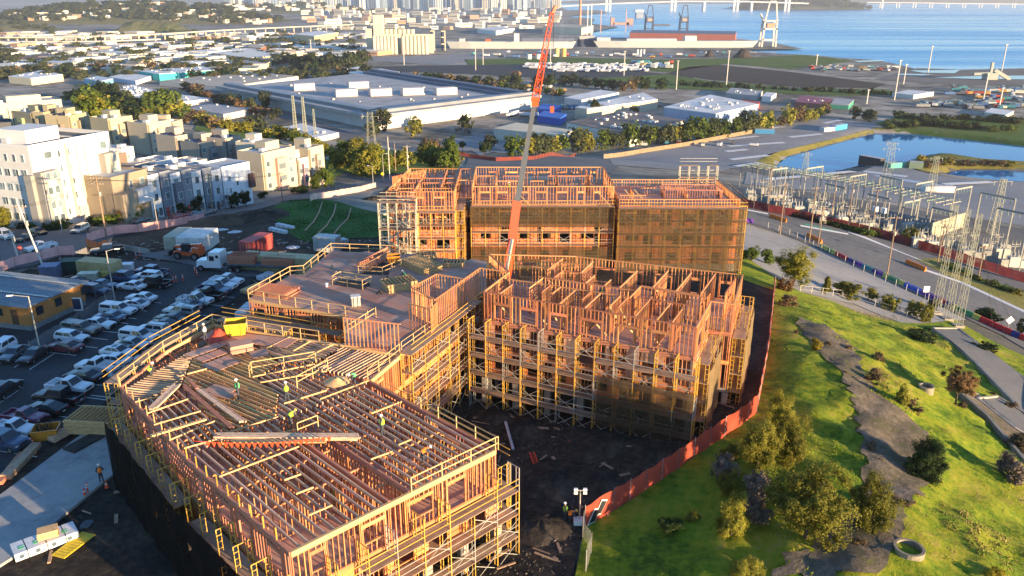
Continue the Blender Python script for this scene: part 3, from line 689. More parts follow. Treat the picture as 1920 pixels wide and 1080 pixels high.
RM=[c1(*p)for p in[(1295, 705), (1130, 595), (1320, 485), (1560, 480), (1640, 560)]]+[c2(430, 450), WA(15.4, 14.9), WA(7.3, 14.7)]+[c1(1345, 925), c1(1280, 880)]
joists(FA, RM, ea+.04, .5, Z3, JW, JH, m_wood2, skip=.05)
RN=[c1(*p)for p in[(1000, 320), (1380, 295), (1760, 360), (1560, 475), (1320, 475), (1090, 325)]]
joists(FA, RN, pxdir(c1, (1080, 330), (1500, 470)), .42, Z3, JW, JH, m_wood2)
RE=[c2(-60, 330), c2(200, 140), c2(715, 240), c2(440, 440), c2(60, 360)]
joists(FA, RE, pxdir(c2, (140, 380), (500, 190)), .42, Z3, JW, JH, m_wood2, prio=2)
for f, a, b in((c1, (215, 778), (480, 716)), (c1, (300, 865), (610, 755)), (c1, (355, 950), (705, 845)), (c1, (470, 1065), (810, 920)), (c1, (850, 1030), (1285, 885)), (c1, (1095, 590), (1560, 492)), (c1, (1165, 630), (1650, 545)), (c3, (20, 160), (245, 95)), (c3, (275, 365), (850, 145)), (c3, (560, 100), (830, 20)), (c3, (920, 645), (1090, 570)), (c3, (830, 490), (955, 440)), (c3, (745, 390), (865, 345)), (c1, (1330, 790), (1650, 690)), (c2, (460, 750), (735, 640)), (c2, (0, 620), (440, 450)), (c1, (1200, 375), (1375, 290)), (c1, (1400, 395), (1530, 320)), (c1, (1500, 440), (1700, 345)), (c3, (1370, 240), (1530, 180)), (c3, (1570, 135), (1660, 95)), (c1, (560, 580), (780, 520))):
 FA.bar('crossbeam', (*f(*a), Z3+.05), (*f(*b), Z3+.03), .09, .10, m_pale, 20)
def sheet(f, x, y, w, h, rz, mat, nm='plywood_sheet', z=Z3+.06, th=.03):c=f(x, y);FA.box(nm, (c[0], c[1], z), (w, h, th), rz, mat, 30)
for(x, y, w, h, r)in((760, 380, 2.6, 1.25, .9), (790, 430, 2.6, 1.3, .9), (840, 480, 2.6, 1.3, .9), (890, 500, 2.5, 1.2, .9), (700, 400, 2.4, 1.2, .9), (1145, 415, 1.5, 1.5, .5), (850, 690, 2.4, 1.25, -.45), (870, 720, 2.2, 1.0, -.4), (920, 330, 1.6, 1.2, .5)):
 sheet(c1, x, y, w, h, r, m_ply)
for i in range(14):
 t=i/13;x=800+560*t;y=235+62*t;c=c1(x, y+22);FA.box('plywood_sheet', (c[0], c[1]-.5, Z3+.05), (1.2, 2.0, .03), -.33, m_ply, 30)
guardrail(FA, [(A[8][0]-.1, A[8][1]), A[7], A[6], A[5], lerp2(A[5], A[4], .6)], Z3)
guardrail(FA, [WA(8.8, -.05), (A[1][0]+.2, A[1][1])], Z3);guardrail(FA, [A[1], lerp2(A[1], A[2], .55)], Z3)
guardrail(FA, [c1(1075, 590), c1(1090, 560), c1(1570, 480), c1(1660, 540), c1(1430, 670), c1(1330, 590)], Z3)
guardrail(FA, [c2(430, 450), A[3]], Z3);guardrail(FA, [WA(7.2, 11.5), WA(8.9, 11.5)], Z3)
for k in range(9):
 c=lerp2(A[9], A[0], k/9);FA.box('guardrail_post', (c[0], c[1], Z3+.4), (.06, .06, .95), 0, m_yel, 6)
 c=lerp2(A[8], A[9], k/9);FA.box('guardrail_post', (c[0], c[1], Z3+.4), (.06, .06, .95), 0, m_rail, 6)
FA.flush(restname=REST)
# ------------------------------------------------------------------ wing D: sheathed deck between blocks A and B
D=[(-28.4, 80.7), (-25.9, 88.4), (-24.4, 88.8), (-23.1, 97.8), (-15.8, 96.9), (-3.2, 93.5), (-2.9, 83.0), (-3.5, 82.3), (-7.5, 72.6), (-10.1, 66.8), (-15.6, 68.6), (-17.0, 75.8)]
rD=empty('timber_building', (-14, 82, 0), 'timber wing with wide plywood deck between the front and middle blocks', 'building');FD=Frame(rD)
for z in(Z1, Z2):floor_slab(rD, D, z)
floor_slab(rD, D, Z3-.03, .3, m_ply, 'roof_deck')
plywood_sheets(rD, D, math.atan2(-4.9, 11.4), Z3-.012)
for i in range(len(D)):
 p, q=D[i], D[(i+1)%len(D)];L=math.dist(p, q);out=outn(D, i)
 if L<.8:continue
 ops=auto_open(L, Z2, 3.0, 1.6);wall_frame(FD, p, q, Z2, Z3-.3, m_wood, openings=ops, prio=2 if i in(11, 8, 7, 0)else-5)
 ops=auto_open(L, Z1, 3.0, 1.6);wall_frame(FD, p, q, Z1, Z2-.3, m_wood, openings=ops, prio=-4)
 sheath(FD, p, q, Z1, Z2-.3, ops, m_osb, out, .3)
 ops=auto_open(L, .1, 3.0, 1.8);wall_frame(FD, p, q, 0, Z1-.3, m_wood, openings=ops, prio=-8)
 for z, mt in((Z3-.17, m_pale), (Z2-.15, m_wood), (Z1-.15, m_conc_w)):FD.bar('rim_beam', (*p, z), (*q, z), .2, .3, mt, 5)
MB().prism([(-26, 82), (-22, 94), (-6, 91), (-5, 84), (-10, 72), (-15, 76)], .02, Z2-.4).build('inner_shade_block', m_dark, rD)  # solid dark block paints in the shade of the rooms
partitions(FD, D, .38, Z2, Z3-.35, 5, 5, m_wood, .6, -20, .5)
def room(Fm, pts, z0, z1, mat, closed=True, prio=10, opn=True):
 for i in range(len(pts)-(0 if closed else 1)):
  p, q=pts[i], pts[(i+1)%len(pts)];L=math.dist(p, q)
  wall_frame(Fm, p, q, z0, z1, mat, openings=auto_open(L, z0, 4.0, 1.4)if opn and L>3.5 else None, prio=prio)
room(FD, [(-10.2, 76.2), (-7.5, 72.6), (-5.0, 78.7), (-8.0, 80.3)], Z3, Z4, m_wood, opn=False);room(FD, [(-5.0, 78.7), (-3.5, 82.3)], Z3, Z4, m_wood, False, opn=False)
room(FD, [(-10.0, 72.2), (-7.7, 70.6)], Z3, Z4-.2, m_wood, False, opn=False);room(FD, [(-7.7, 70.6), (-7.3, 72.6)], Z3, Z4-.2, m_wood, False, opn=False)
room(FD, [(-3.5, 82.3), (-.3, 80.9)], Z3, Z4, m_wood, False);room(FD, [(-15.6, 68.4), (-10.1, 66.8)], Z3, Z4-.15, m_wood, False, opn=False)
def c7(x, y, z=Z3):return at2(440+x/4, 420+y/4, z)
FD.bar('opening_rim', (*c7(930, 330), Z3+.5), (*c7(1150, 235), Z3+.9), .2, .5, m_red, 9)
wall_frame(FD, c7(960, 370), c7(1160, 260), Z3+.02, Z3+1.0, m_wood)
MB().prism([c7(950, 375), c7(1155, 385), c7(1165, 300), c7(1110, 290)], Z3, Z3+.05).build('stair_opening_shade', m_dark, rD)  # dark slab on the deck, painted shade of the stairwell hole
MB().prism([c7(735, 455), c7(960, 492), c7(1020, 460), c7(1000, 440), c7(790, 415)], Z3, Z3+.06).build('shaft_opening_shade', m_dark, rD)  # dark slab in place of a hole, shaft shade put into colour
guardrail(FD, [c7(735, 460), c7(960, 495), c7(1025, 462), c7(800, 425)], Z3+.05, True);guardrail(FD, [c7(930, 380), c7(1110, 390), c7(1250, 330)], Z3)
guardrail(FD, [D[0], D[1], D[2], D[3], D[4]], Z3);guardrail(FD, [D[4], lerp2(D[4], D[5], .35)], Z3)
guardrail(FD, [D[0], D[11]], Z3);guardrail(FD, [D[11], c7(1000, 720)], Z3);guardrail(FD, [D[9], D[8]], Z3);guardrail(FD, [c7(830, 850), c7(1060, 700)], Z3)
FD.flush(restname=REST)
# ------------------------------------------------------------------ block B: middle block with top-storey walls standing
B=[(-2.8, 74.9), (16.4, 65.7), (19.2, 72.2), (21.2, 71.4), (24.4, 80.0), (8.9, 85.8), (7.3, 86.4), (-2.6, 87.2), (-0.3, 80.9)]
M_PINK=M('pink_sheathing', (.60, .30, .18), .8, .2, 3, rand=.25)
rB=empty('timber_building', (9, 76, 0), 'middle timber building with roofless stud walls and scaffolding on its front', 'building');FB=Frame(rB)
for z in(Z1, Z2):floor_slab(rB, B, z)
floor_slab(rB, B, Z3-.03, .3);plywood_sheets(rB, B, -.445, Z3-.012)
for i in range(len(B)):
 p, q=B[i], B[(i+1)%len(B)];L=math.dist(p, q);out=outn(B, i);front=i in(0, 1, 3)
 for z0, z1, pr in((Z3, Z4, 8), (Z2, Z3-.3, 3)):
  ops=auto_open(L, z0, 3.3, 1.7, .35, 1.75);wall_frame(FB, p, q, z0, z1, m_wood, openings=ops, prio=pr if front else 2, dw=.14)
 sheath(FB, p, q, Z2, Z3-.3, ops, M_PINK, out, .28)
 ops=auto_open(L, Z1, 3.4, 1.5);wall_frame(FB, p, q, Z1, Z2-.3, m_wood, openings=ops, prio=-2);sheath(FB, p, q, Z1, Z2-.3, ops, m_osb, out, .8 if i in(1, 3)else.72)
 n=max(1, round(L/3.5));d=(Vector(q)-Vector(p)).normalized()
 for k in range(n+1):
  c=Vector(p).lerp(Vector(q), k/n);FB.box('concrete_pier', (c.x, c.y, Z1/2-.15), (.6, .45, Z1-.3), math.atan2(d.y, d.x), m_conc_w, 0)
 FB.bar('floor_edge_beam', (*p, Z1-.12), (*q, Z1-.12), .34, .42, m_conc_w, 0)
 for z, m_ in((Z2-.15, m_wood), (Z3-.16, m_red)):FB.bar('rim_beam', (*p, z), (*q, z), .22, .34, m_, 4)
MB().prism([(-.5, 76.5), (15.5, 69), (18, 74), (22, 79), (8, 84), (0, 84)], .02, Z2-.4).build('inner_shade_block', m_dark, rB)  # solid dark fill, interior shade put into its colour
b0=Vector(B[0]);U=Vector((.902, -.432));V_=Vector((.432, .902))
def WB(u, v):w=b0+U*u+V_*v;return(w.x, w.y)
for seg in(((.6, 4.6), (13.2, 4.9)), ((3.0, 6.6), (13.6, 6.9)), ((1.6, .2), (1.6, 3.2)), ((3.6, 3.0), (3.6, 6.4)), ((5.2, 2.6), (5.2, 4.7)), ((6.3, 2.6), (6.3, 4.7)), ((8.0, .3), (8.0, 4.5)), ((9.6, 2.2), (9.6, 4.7)), ((10.6, .2), (10.6, 4.7)), ((12.6, 1.6), (12.6, 4.8)), ((13.4, 2.0), (13.4, 4.8)), ((13.6, 4.8), (13.6, 8.4)), ((13.6, 8.4), (20.5, 8.0)), ((13.6, 8.6), (19.5, 8.4)), ((15.5, .3), (15.5, 6.0)), ((17.6, .3), (17.6, 5.0)), ((19.0, .4), (19.0, 4.0)), ((14.2, 5.4), (19.8, 5.2)), ((4.6, 7.0), (8.2, 6.8)), ((4.6, 7.0), (4.6, 9.6)), ((8.2, 6.8), (8.2, 9.6)), ((4.6, 9.6), (8.2, 9.6)), ((6.6, 9.8), (6.4, 14)), ((3.0, 9), (3.0, 13.5)), ((1, 9.5), (3.2, 9.5)), ((10.2, 7), (10.2, 9)), ((11.8, 7.1), (11.8, 13)), ((14.8, 8.6), (14.8, 14.4)), ((17.2, 8.6), (17.2, 15)), ((19.6, 9), (19.6, 15.6)), ((21.8, 10), (21.8, 15.6)), ((1.0, 12.0), (6.0, 12.4))):
 wall_frame(FB, WB(*seg[0]), WB(*seg[1]), Z3, Z4-.05, m_wood, prio=4)
 if random.random()<.5:
  a, b=WB(*seg[0]), WB(*seg[1]);FB.bar('brace', (*lerp2(a, b, .1), Z4-.3), (lerp2(a, b, .5)[0]+.9, lerp2(a, b, .5)[1], Z3+.1), .05, .13, m_pale, 8)
partitions(FB, B, -.445, Z2, Z3-.35, 4, 4, m_wood, .6, -20, .5)
for u in(1.2, 5.0, 6.8, 11.2, 14.6, 16.4):FB.bar('brace', (*WB(u, .2), Z4-.9), (*WB(u+1.4, 1.2), Z3+.1), .05, .13, m_pale, 8)
FB.flush(restname=REST)
# ------------------------------------------------------------------ block C: rear block
ZC=-1.0
rC=empty('timber_building', (8, 128, ZC), 'long rear timber building wrapped in brown netting below the crane boom', 'building');FC=Frame(rC)
CL=[(-19, 118.5), (-8.8, 118.5), (-8.8, 135.5), (-17.5, 136)];CM=[(-6.2, 122), (15.8, 122), (15.8, 137), (-6.2, 137)];CR=[(16.6, 120.9), (35.2, 120.7), (35.0, 135), (16.6, 135)]
LINK=[(-8.8, 127), (-6.2, 127), (-6.2, 136), (-8.8, 136)]
for P, top in((CL, Z4), (CM, Z4), (CR, Z3+1.25), (LINK, Z4-.1)):
 for z in(Z1, Z2, Z3):floor_slab(rC, P, z-.02)
 plywood_sheets(rC, P, 0, Z3+.0, limit=140)
 for i in range(4):
  p, q=P[i], P[(i+1)%4];L=math.dist(p, q);out=outn(P, i);fr=i in(0, 1)
  for z0, z1, pr in((Z3, top, 8), (Z2, Z3-.3, 2), (Z1, Z2-.3, 0)):
   lowp=z1-z0<2;ops=None if lowp else auto_open(L, z0, 3.0, 1.6, .7, 1.9)
   wall_frame(FC, p, q, z0, z1, m_wood, .45, openings=ops, prio=pr+(0 if fr else-4), dw=.14, sw=.07)
   if z0==Z1:sheath(FC, p, q, z0, z1, ops, m_osb, out, .8)
   if z0==Z2 and P is CR:sheath(FC, p, q, z0, z1, ops, m_osb, out, .25)
  ops=auto_open(L, ZC+.3, 3.4, 1.4);sheath(FC, p, q, ZC+1.2, Z1-.3, [(o[0], o[1], o[2]+.5, o[3]+.6)for o in ops], m_osb, out, .9)
  FC.bar('concrete_plinth', (*p, ZC+.6), (*q, ZC+.6), .4, 1.2, m_conc_w, 0)
  for z, m_ in((Z1-.12, m_wood), (Z2-.15, m_wood), (Z3-.16, m_pale)):FC.bar('rim_beam', (*p, z), (*q, z), .22, .34, m_, 4)
 cx=sum(p[0]for p in P)/4;cy=sum(p[1]for p in P)/4
 MB().prism([(cx+(p[0]-cx)*.8, cy+(p[1]-cy)*.8)for p in P], ZC, Z2-.4).build('inner_shade_block', m_dark, rC)  # dark fill block standing in for shade inside each part
partitions(FC, CL, 0, Z3, Z4-.05, 3.4, 3.2, m_wood, .9, 4);partitions(FC, [(-6, 123), (15.6, 129), (15.6, 136), (-6, 136)], 0, Z3, Z4-.05, 4.5, 4.2, m_wood, .55, 2)
for P in(CL, CM):partitions(FC, P, 0, Z2, Z3-.35, 4, 4, m_wood, .5, -20, .5)
room(FC, [(24.5, 125.5), (33.5, 125), (33.5, 129), (24.5, 129.5)], Z3, Z3+1.7, m_red, opn=False);wall_frame(FC, (15.9, 123), (15.9, 130), Z3, Z4, m_wood, prio=9)
for x in(0.5, 13, 17.5, 19):FC.bar('brace', (x, 122.2, Z4-.6), (x+2.2, 120.9, Z3+.1), .08, .16, m_pale, 8)
partitions(FC, CR, 0, Z3, Z3+1.15, 4.6, 4.4, m_wood, .12, 2);guardrail(FC, [(16.6, 121), (35.2, 120.8), (35.0, 135), (16.6, 135)], Z3+.1)
FC.flush(restname=REST)
# ------------------------------------------------------------------ scaffold runs
S=(lambda v:(v.x, v.y))
scaffold('yellow scaffolding with plank decks on the front of the middle block', lerp2(B[0], B[1], -.05), lerp2(B[0], B[1], 1.03), outn(B, 0), -.2, 5, 1.95, 1.98, frame_alt=m_galv, decks=(1, 2, 3, 4), toprail=False, nets=[(.60, 1.0, 1.2, 6.6, 'debris_net', m_net, .16)])
scaffold('yellow scaffolding on the sunlit right side of the middle block', B[1], B[2], outn(B, 1), 1.2, 4, 2.2, 1.93, stagger=2, nets=[(0, 1, 1.3, 8.2, 'debris_net', Mnet('tan_debris_net', (.26, .19, .10), .88), .12)])
scaffold('yellow scaffolding at the far right corner of the middle block', B[3], B[4], outn(B, 3), 1.2, 4, 2.2, 1.93, stagger=2, nets=[(0, 1, 1.3, 8.8, 'debris_net', Mnet('tan_debris_net', (.26, .19, .10), .88), .12)])
scaffold('scaffolding with grey plank decks along the near sunlit face of the front building', A[0], lerp2(A[0], A[1], 1.06), outn(A, 0), .2, 3, 2.3, 1.98, frame_alt=m_galv, mat=m_yel, stagger=6)
scaffold('scaffolding along the courtyard face of the front building', A[1], lerp2(A[1], A[2], .98), outn(A, 1), 0, 4, 2.3, 1.93, decks=(1, 2, 3))
scaffold('tall scaffolding on the courtyard face of the deck wing', lerp2(D[9], D[8], -.1), D[8], outn(D, 8), 0, 5, 2.2, 1.93)
scaffold('scaffolding in the shaded corner between deck wing and middle block', D[8], lerp2(D[8], D[7], .75), outn(D, 7), 0, 5, 2.2, 1.93)
scaffold('scaffolding with short hop-up frames behind the black screen', A[9], A[0], outn(A, 9), 0, 3, 2.3, 1.98, decks=(2, 3), stagger=99, toprail=False, rails=False)
scaffold('scaffolding behind the black screen near the plank stack', A[8], A[9], outn(A, 8), 0, 3, 2.4, 1.98, decks=(2, 3), stagger=99, toprail=False, rails=False)
scaffold('yellow scaffolding beside the car park along the front building', A[7], A[8], outn(A, 7), 0, 5, 2.3, 1.93)
scaffold('yellow scaffolding at the rear left edge of the front building', A[6], A[7], outn(A, 6), 0, 5, 2.3, 1.93)
scaffold('scaffolding in the gap between front building and plywood deck', A[5], A[6], outn(A, 5), 0, 5, 2.3, 1.93)
scaffold('scaffolding under the near edge of the plywood deck', D[11], D[0], outn(D, 11), 0, 4, 2.3, 1.93)
BN=m_net
scaffold('netted scaffolding on the centre of the rear block', (-6.4, 122), (15.9, 122), (0, -1), ZC, 5, 2.3, 2.08, frame_alt=m_galv, nets=[(0, 1, 6.2, 9.5, 'debris_net', BN, .05), (0, 1, ZC+.3, 3.0, 'debris_net', BN, .08)])
scaffold('netted scaffolding on the right half of the rear block', (16.5, 120.9), (36, 120.7), (0, -1), ZC, 5, 2.3, 2.08, nets=[(0, 1, ZC+.3, 9.5, 'debris_net', BN, .05)])
scaffold('netted scaffolding on the right end of the rear block', (35.1, 121), (35, 135), (1, 0), ZC-2, 6, 2.3, 2.08, nets=[(0, 1, ZC-1.5, 9.6, 'debris_net', BN, .05)])
scaffold('scaffolding on the left wing of the rear block', (-14.2, 118.5), (-8.6, 118.5), (0, -1), ZC, 5, 1.9, 2.08)
scaffold('scaffolding beside the dark gap in the rear block', (-8.8, 118.5), (-8.8, 127), (1, 0), ZC, 5, 2.1, 2.08, rails=False)
m_gal2=M('pale_galvanised', (.55, .50, .38), .5, .2, 3, rand=.12)
st=scaffold('pale scaffold stair tower on the left end of the rear block', (-19.8, 118.4), (-14.4, 118.4), (0, -1), ZC, 6, 1.1, 2.08, mat=m_gal2, gap=.1, decks=(2, 4, 6));scaffold('pale outer scaffold bay in front of the stair flights', (-19.8, 116.2), (-14.4, 116.2), (0, -1), ZC, 6, 1.35, 2.08, mat=m_gal2, gap=.1, decks=(2, 4, 6))
for k in range(5):
 b=MB();x0, x1=(.6, 4.4)if k%2 else(4.4, .6);z0, z1=k*2.08+.1, k*2.08+2.1
 for y in(-1.5, -2.1):b.beam((x0, y, z0), (x1, y, z1), .07, .18);b.beam((x0, y, z0+1), (x1, y, z1+1), .05, .05)
 for i in range(9):t=i/8;b.box((x0+(x1-x0)*t, -1.8, z0+(z1-z0)*t), (.28, .6, .04))
 o=link('stair_flight', b.mesh('stair_flight', m_gal2));o.parent=st
scaffold('pale scaffold tower on the far right corner of the rear block', (29, 136), (35.5, 136), (0, 1), -6, 9, 1.8, 2.08, mat=m_gal2)
sc=empty('debris_screen', (A[9][0], A[9][1], 0), 'tall black mesh screen hung along the shaded left side', 'screen')
def off(p, n, k):return(p[0]+n.x*k, p[1]+n.y*k)
n8, n9=outn(A, 8), outn(A, 9)
pts=[off(A[8], n8, 1.75), off(lerp2(A[8], A[9], .5), n8, 1.8), off(A[9], (n8+n9)/2, 1.85), off(lerp2(A[9], A[0], .5), n9, 1.8), off(A[0], n9, 1.75)]
tops=[6.9, 6.9, 6.7, 6.4, 6.2]
for i in range(4):net_sheet('mesh_panel', sc, pts[i], pts[i+1], .15, tops[i], m_netb, .12, bulge=.15)
# ------------------------------------------------------------------ vehicles
CC={'white':Mpaint('white_paint', (.74, .75, .76)), 'black':Mpaint('black_paint', (.012, .012, .014)), 'grey':Mpaint('grey_paint', (.10, .115, .13), .3), 'silver':Mpaint('silver_paint', (.42, .43, .44), .5), 'blue':Mpaint('dark_blue_paint', (.03, .06, .13), .2), 'maroon':Mpaint('maroon_paint', (.13, .02, .03), .1), 'tan':Mpaint('tan_grey_paint', (.22, .20, .17), .2), 'red':Mpaint('red_paint', (.4, .03, .03)), 'steel':Mpaint('steel_blue_paint', (.12, .17, .24), .3), 'plum':Mpaint('plum_paint', (.17, .03, .07), .1)}
m_glass=Mglass('car_glass', (.02, .03, .04));m_tyre=M('tyre_rubber', (.015, .015, .015), .9, .2);m_rim=M('wheel_rim', (.35, .35, .36), .35, .15, metal=.8)
m_lamp=Mglass('headlight_lens', (.6, .6, .58), .1);m_tail=Mglass('tail_light_lens', (.35, .01, .01), .15);m_trim=M('black_trim', (.02, .02, .022), .55, .2)
_mc={}
def wheel_meshes(r):
 k='w%.2f'%r
 if k not in _mc:
  t=MB().cyl((0, -.11, 0), (0, .11, 0), r, n=14).mesh('tyre', m_tyre);rm=MB().cyl((0, -.125, 0), (0, .125, 0), r*.6, n=10).mesh('rim', m_rim);_mc[k]=(t, rm)
 return _mc[k]
KIND=dict(sedan=dict(L=4.75, W=1.82, hood=.93, belt=.97, roof=1.44, g=(-1.75, 1.05), r=(-.95, .2), wr=.33), coupe=dict(L=4.5, W=1.8, hood=.92, belt=.98, roof=1.40, g=(-2.0, 1.05), r=(-.7, .15), wr=.33), wagon=dict(L=4.75, W=1.8, hood=.95, belt=1.0, roof=1.52, g=(-2.25, 1.05), r=(-1.95, .3), wr=.33), suv=dict(L=4.7, W=1.88, hood=1.05, belt=1.1, roof=1.72, g=(-2.25, 1.1), r=(-1.95, .4), wr=.37), bigsuv=dict(L=5.1, W=2.0, hood=1.15, belt=1.2, roof=1.9, g=(-2.45, 1.2), r=(-2.35, .6), wr=.4), pickup=dict(L=5.5, W=1.98, hood=1.12, belt=1.16, roof=1.84, g=(-.45, 1.25), r=(-.35, .55), wr=.39, bed=True), crewcab=dict(L=5.75, W=1.98, hood=1.12, belt=1.16, roof=1.86, g=(-1.05, 1.35), r=(-.95, .65), wr=.39, bed=True), canopy=dict(L=5.4, W=1.9, hood=1.05, belt=1.1, roof=1.74, g=(-.55, 1.2), r=(-.45, .5), wr=.37, bed=True, can=True), smallpick=dict(L=5.0, W=1.8, hood=1.02, belt=1.06, roof=1.66, g=(-.5, 1.1), r=(-.4, .42), wr=.35, bed=True))
def car_meshes(kind, colour):
 k=(kind, colour)
 if k in _mc:return _mc[k]
 P=KIND[kind];L, W, hood, belt, roof=P['L'], P['W']/2, P['hood'], P['belt'], P['roof'];g0, g1=P['g'];r0, r1=P['r'];zb=.24 if not P.get('bed')else.34
 paint=CC[colour];out=[]
 bed=P.get('bed')
 rear=g0+.02 if bed else-L/2
 st=[(L/2, .55, hood-.28, .80), (L/2-.06, zb+.05, hood-.12, .92), (L/2-.35, zb, hood-.04, .98), (g1+.1, zb, hood+.01, 1.0), (g1-.3, zb, belt, 1.0), ((g1+rear)/2, zb, belt+.01, 1.0)]
 if bed:st+=[(rear, zb, belt, 1.0)]
 else:st+=[(g0+.3, zb, belt, 1.0), (-L/2+.3, zb, belt-.02, .98), (-L/2+.05, zb+.08, belt-.08, .93), (-L/2, .5, belt-.25, .84)]
 V=[];Fc=[]
 for(x, b, t, w)in st:
  y=W*w;V+=[(x, 0, b), (x, y*.9, b), (x, y, b+.22), (x, y*1.0, (b+t)/2+.1), (x, y*.93, t-.03), (x, y*.8, t), (x, 0, t+.02), (x, -y*.8, t), (x, -y*.93, t-.03), (x, -y, (b+t)/2+.1), (x, -y, b+.22), (x, -y*.9, b)]
 for i in range(len(st)-1):
  for j in range(12):Fc.append((i*12+j, i*12+(j+1)%12, (i+1)*12+(j+1)%12, (i+1)*12+j))
 Fc+=[tuple(range(12))[::-1], tuple(range((len(st)-1)*12, len(st)*12))]
 b=MB();b.add(V, Fc)
 if bed:
  x0, x1=-L/2+.03, rear+.02;zf=.72;h=belt-.08
  for s in(-1, 1):b.box(((x0+x1)/2, s*(W-.07), (zb+h)/2), (x1-x0, .13, h-zb))
  b.box(((x0+x1)/2, 0, zf-.1), (x1-x0-.04, 2*W-.3, .12));b.box((x0+.035, 0, (zb+.1+h)/2), (.07, 2*W-.27, h-zb-.12))
 out.append(('body', b.mesh('body', paint, False)))
 def gh(x0, x1, rx0, rx1, z0, z1, w0, w1):return[(x0, -w0, z0), (x1, -w0, z0), (x1, w0, z0), (x0, w0, z0), (rx0, -w1, z1), (rx1, -w1, z1), (rx1, w1, z1), (rx0, w1, z1)]
 q=gh(g0, g1, r0, r1, belt-.02, roof, W*.9, W*.72)
 out.append(('cabin', MB().hexa(q).mesh('cabin', paint)))
 q=[Vector(p)for p in q]
 def pane(name, a, b_, c, d, m0=.08, m1=.08, n0=.12, n1=.12, lift=.015):
  a, b_, c, d=[Vector(x)for x in(a, b_, c, d)]
  def bl(s, t):return(a*(1-s)+b_*s)*(1-t)+(d*(1-s)+c*s)*t
  pts=[bl(m0, n0), bl(1-m1, n0), bl(1-m1, 1-n1), bl(m0, 1-n1)];nn=(pts[1]-pts[0]).cross(pts[3]-pts[0]).normalized()*lift
  mb=MB();mb.hexa([p-nn for p in pts]+[p+nn for p in pts]);out.append((name, mb.mesh(name, m_glass)))
 pane('windscreen', q[1], q[2], q[6], q[5], .05, .05, .08, .05);pane('rear_window', q[3], q[0], q[4], q[7], .07, .07, .15, .1)
 L_=Vector(q[0]);
 if bed and kind in('pickup', 'smallpick'):
  pane('side_window', q[0], q[1], q[5], q[4], .12, .12);pane('side_window', q[2], q[3], q[7], q[6], .12, .12)
 else:
  def mid(i, j, t):return q[i]*(1-t)+q[j]*t
  for s in((0, 1, 5, 4), (3, 2, 6, 7)):
   a, b2, c, d=s
   m0, m1=mid(a, b2, .52), mid(d, c, .5)
   if s[0]==0:pane('side_window', q[a], m0, m1, q[d], .14, .04);pane('side_window', m0, q[b2], q[c], m1, .04, .14)
   else:pane('side_window', m0, q[a], q[d], m1, .04, .14);pane('side_window', q[b2], m0, m1, q[c], .14, .04)
 if P.get('can'):
  cz=roof-.02;q2=gh(-L/2+.08, g0+.02, -L/2+.2, g0-.02, belt-.08, cz, W*.95, W*.82);out.append(('canopy', MB().hexa(q2).mesh('canopy', paint)))
  q=[Vector(p)for p in q2];pane('canopy_window', q[0], q[1], q[5], q[4], .08, .08, .25, .15);pane('canopy_window', q[2], q[3], q[7], q[6], .08, .08, .25, .15);pane('canopy_window', q[3], q[0], q[4], q[7], .08, .08, .2, .1)
 for s in(-1, 1):
  out.append(('headlight', MB().box((L/2-.09, s*W*.72, hood-.24), (.14, .36, .15)).mesh('headlight', m_lamp)))
  out.append(('tail_light', MB().box((-L/2+(.03 if bed else.06), s*W*.8, belt-.24), (.1, .18 if bed else.32, .34 if bed else.16)).mesh('tail_light', m_tail)))
  out.append(('mirror', MB().box((g1-.25, s*(W+.08), belt+.08), (.14, .2, .15)).mesh('mirror', paint if kind!='pickup' else m_trim)))
 fb=MB().box((L/2-.02, 0, .46), (.16, W*1.7, .2));fb.box((L/2-.045, 0, hood-.28), (.1, W*.95, .22));out.append(('grille', fb.mesh('grille', m_trim)))
 out.append(('rear_bumper', MB().box((-L/2-.01, 0, .46), (.14, W*1.75, .2)).mesh('rear_bumper', m_trim if not bed else m_rim)))
 out.append(('number_plate', MB().box((-L/2-.085, 0, .62), (.02, .34, .16)).mesh('number_plate', CC['white'])))
 _mc[k]=(out, P);return _mc[k]
def car(name, kind, colour, loc, ang, label, cat, group):
 parts, P=car_meshes(kind, colour);root=empty(name, loc, label, cat, group, ang);root.scale=(.9, .9, .9)
 for nm, me in parts:o=bpy.data.objects.new(nm, me);COL.objects.link(o);o.parent=root
 t, rm=wheel_meshes(P['wr'])
 for sx in(P['L']/2-.95, -P['L']/2+1.05):
  for s in(-1, 1):
   w=bpy.data.objects.new('wheel', t);COL.objects.link(w);w.parent=root;w.location=(sx, s*(P['W']/2-.1), P['wr'])
   r=bpy.data.objects.new('rim', rm);COL.objects.link(r);r.parent=w
 return root
GP_='vehicles parked on the site car park'
EA, WE=-14, 166
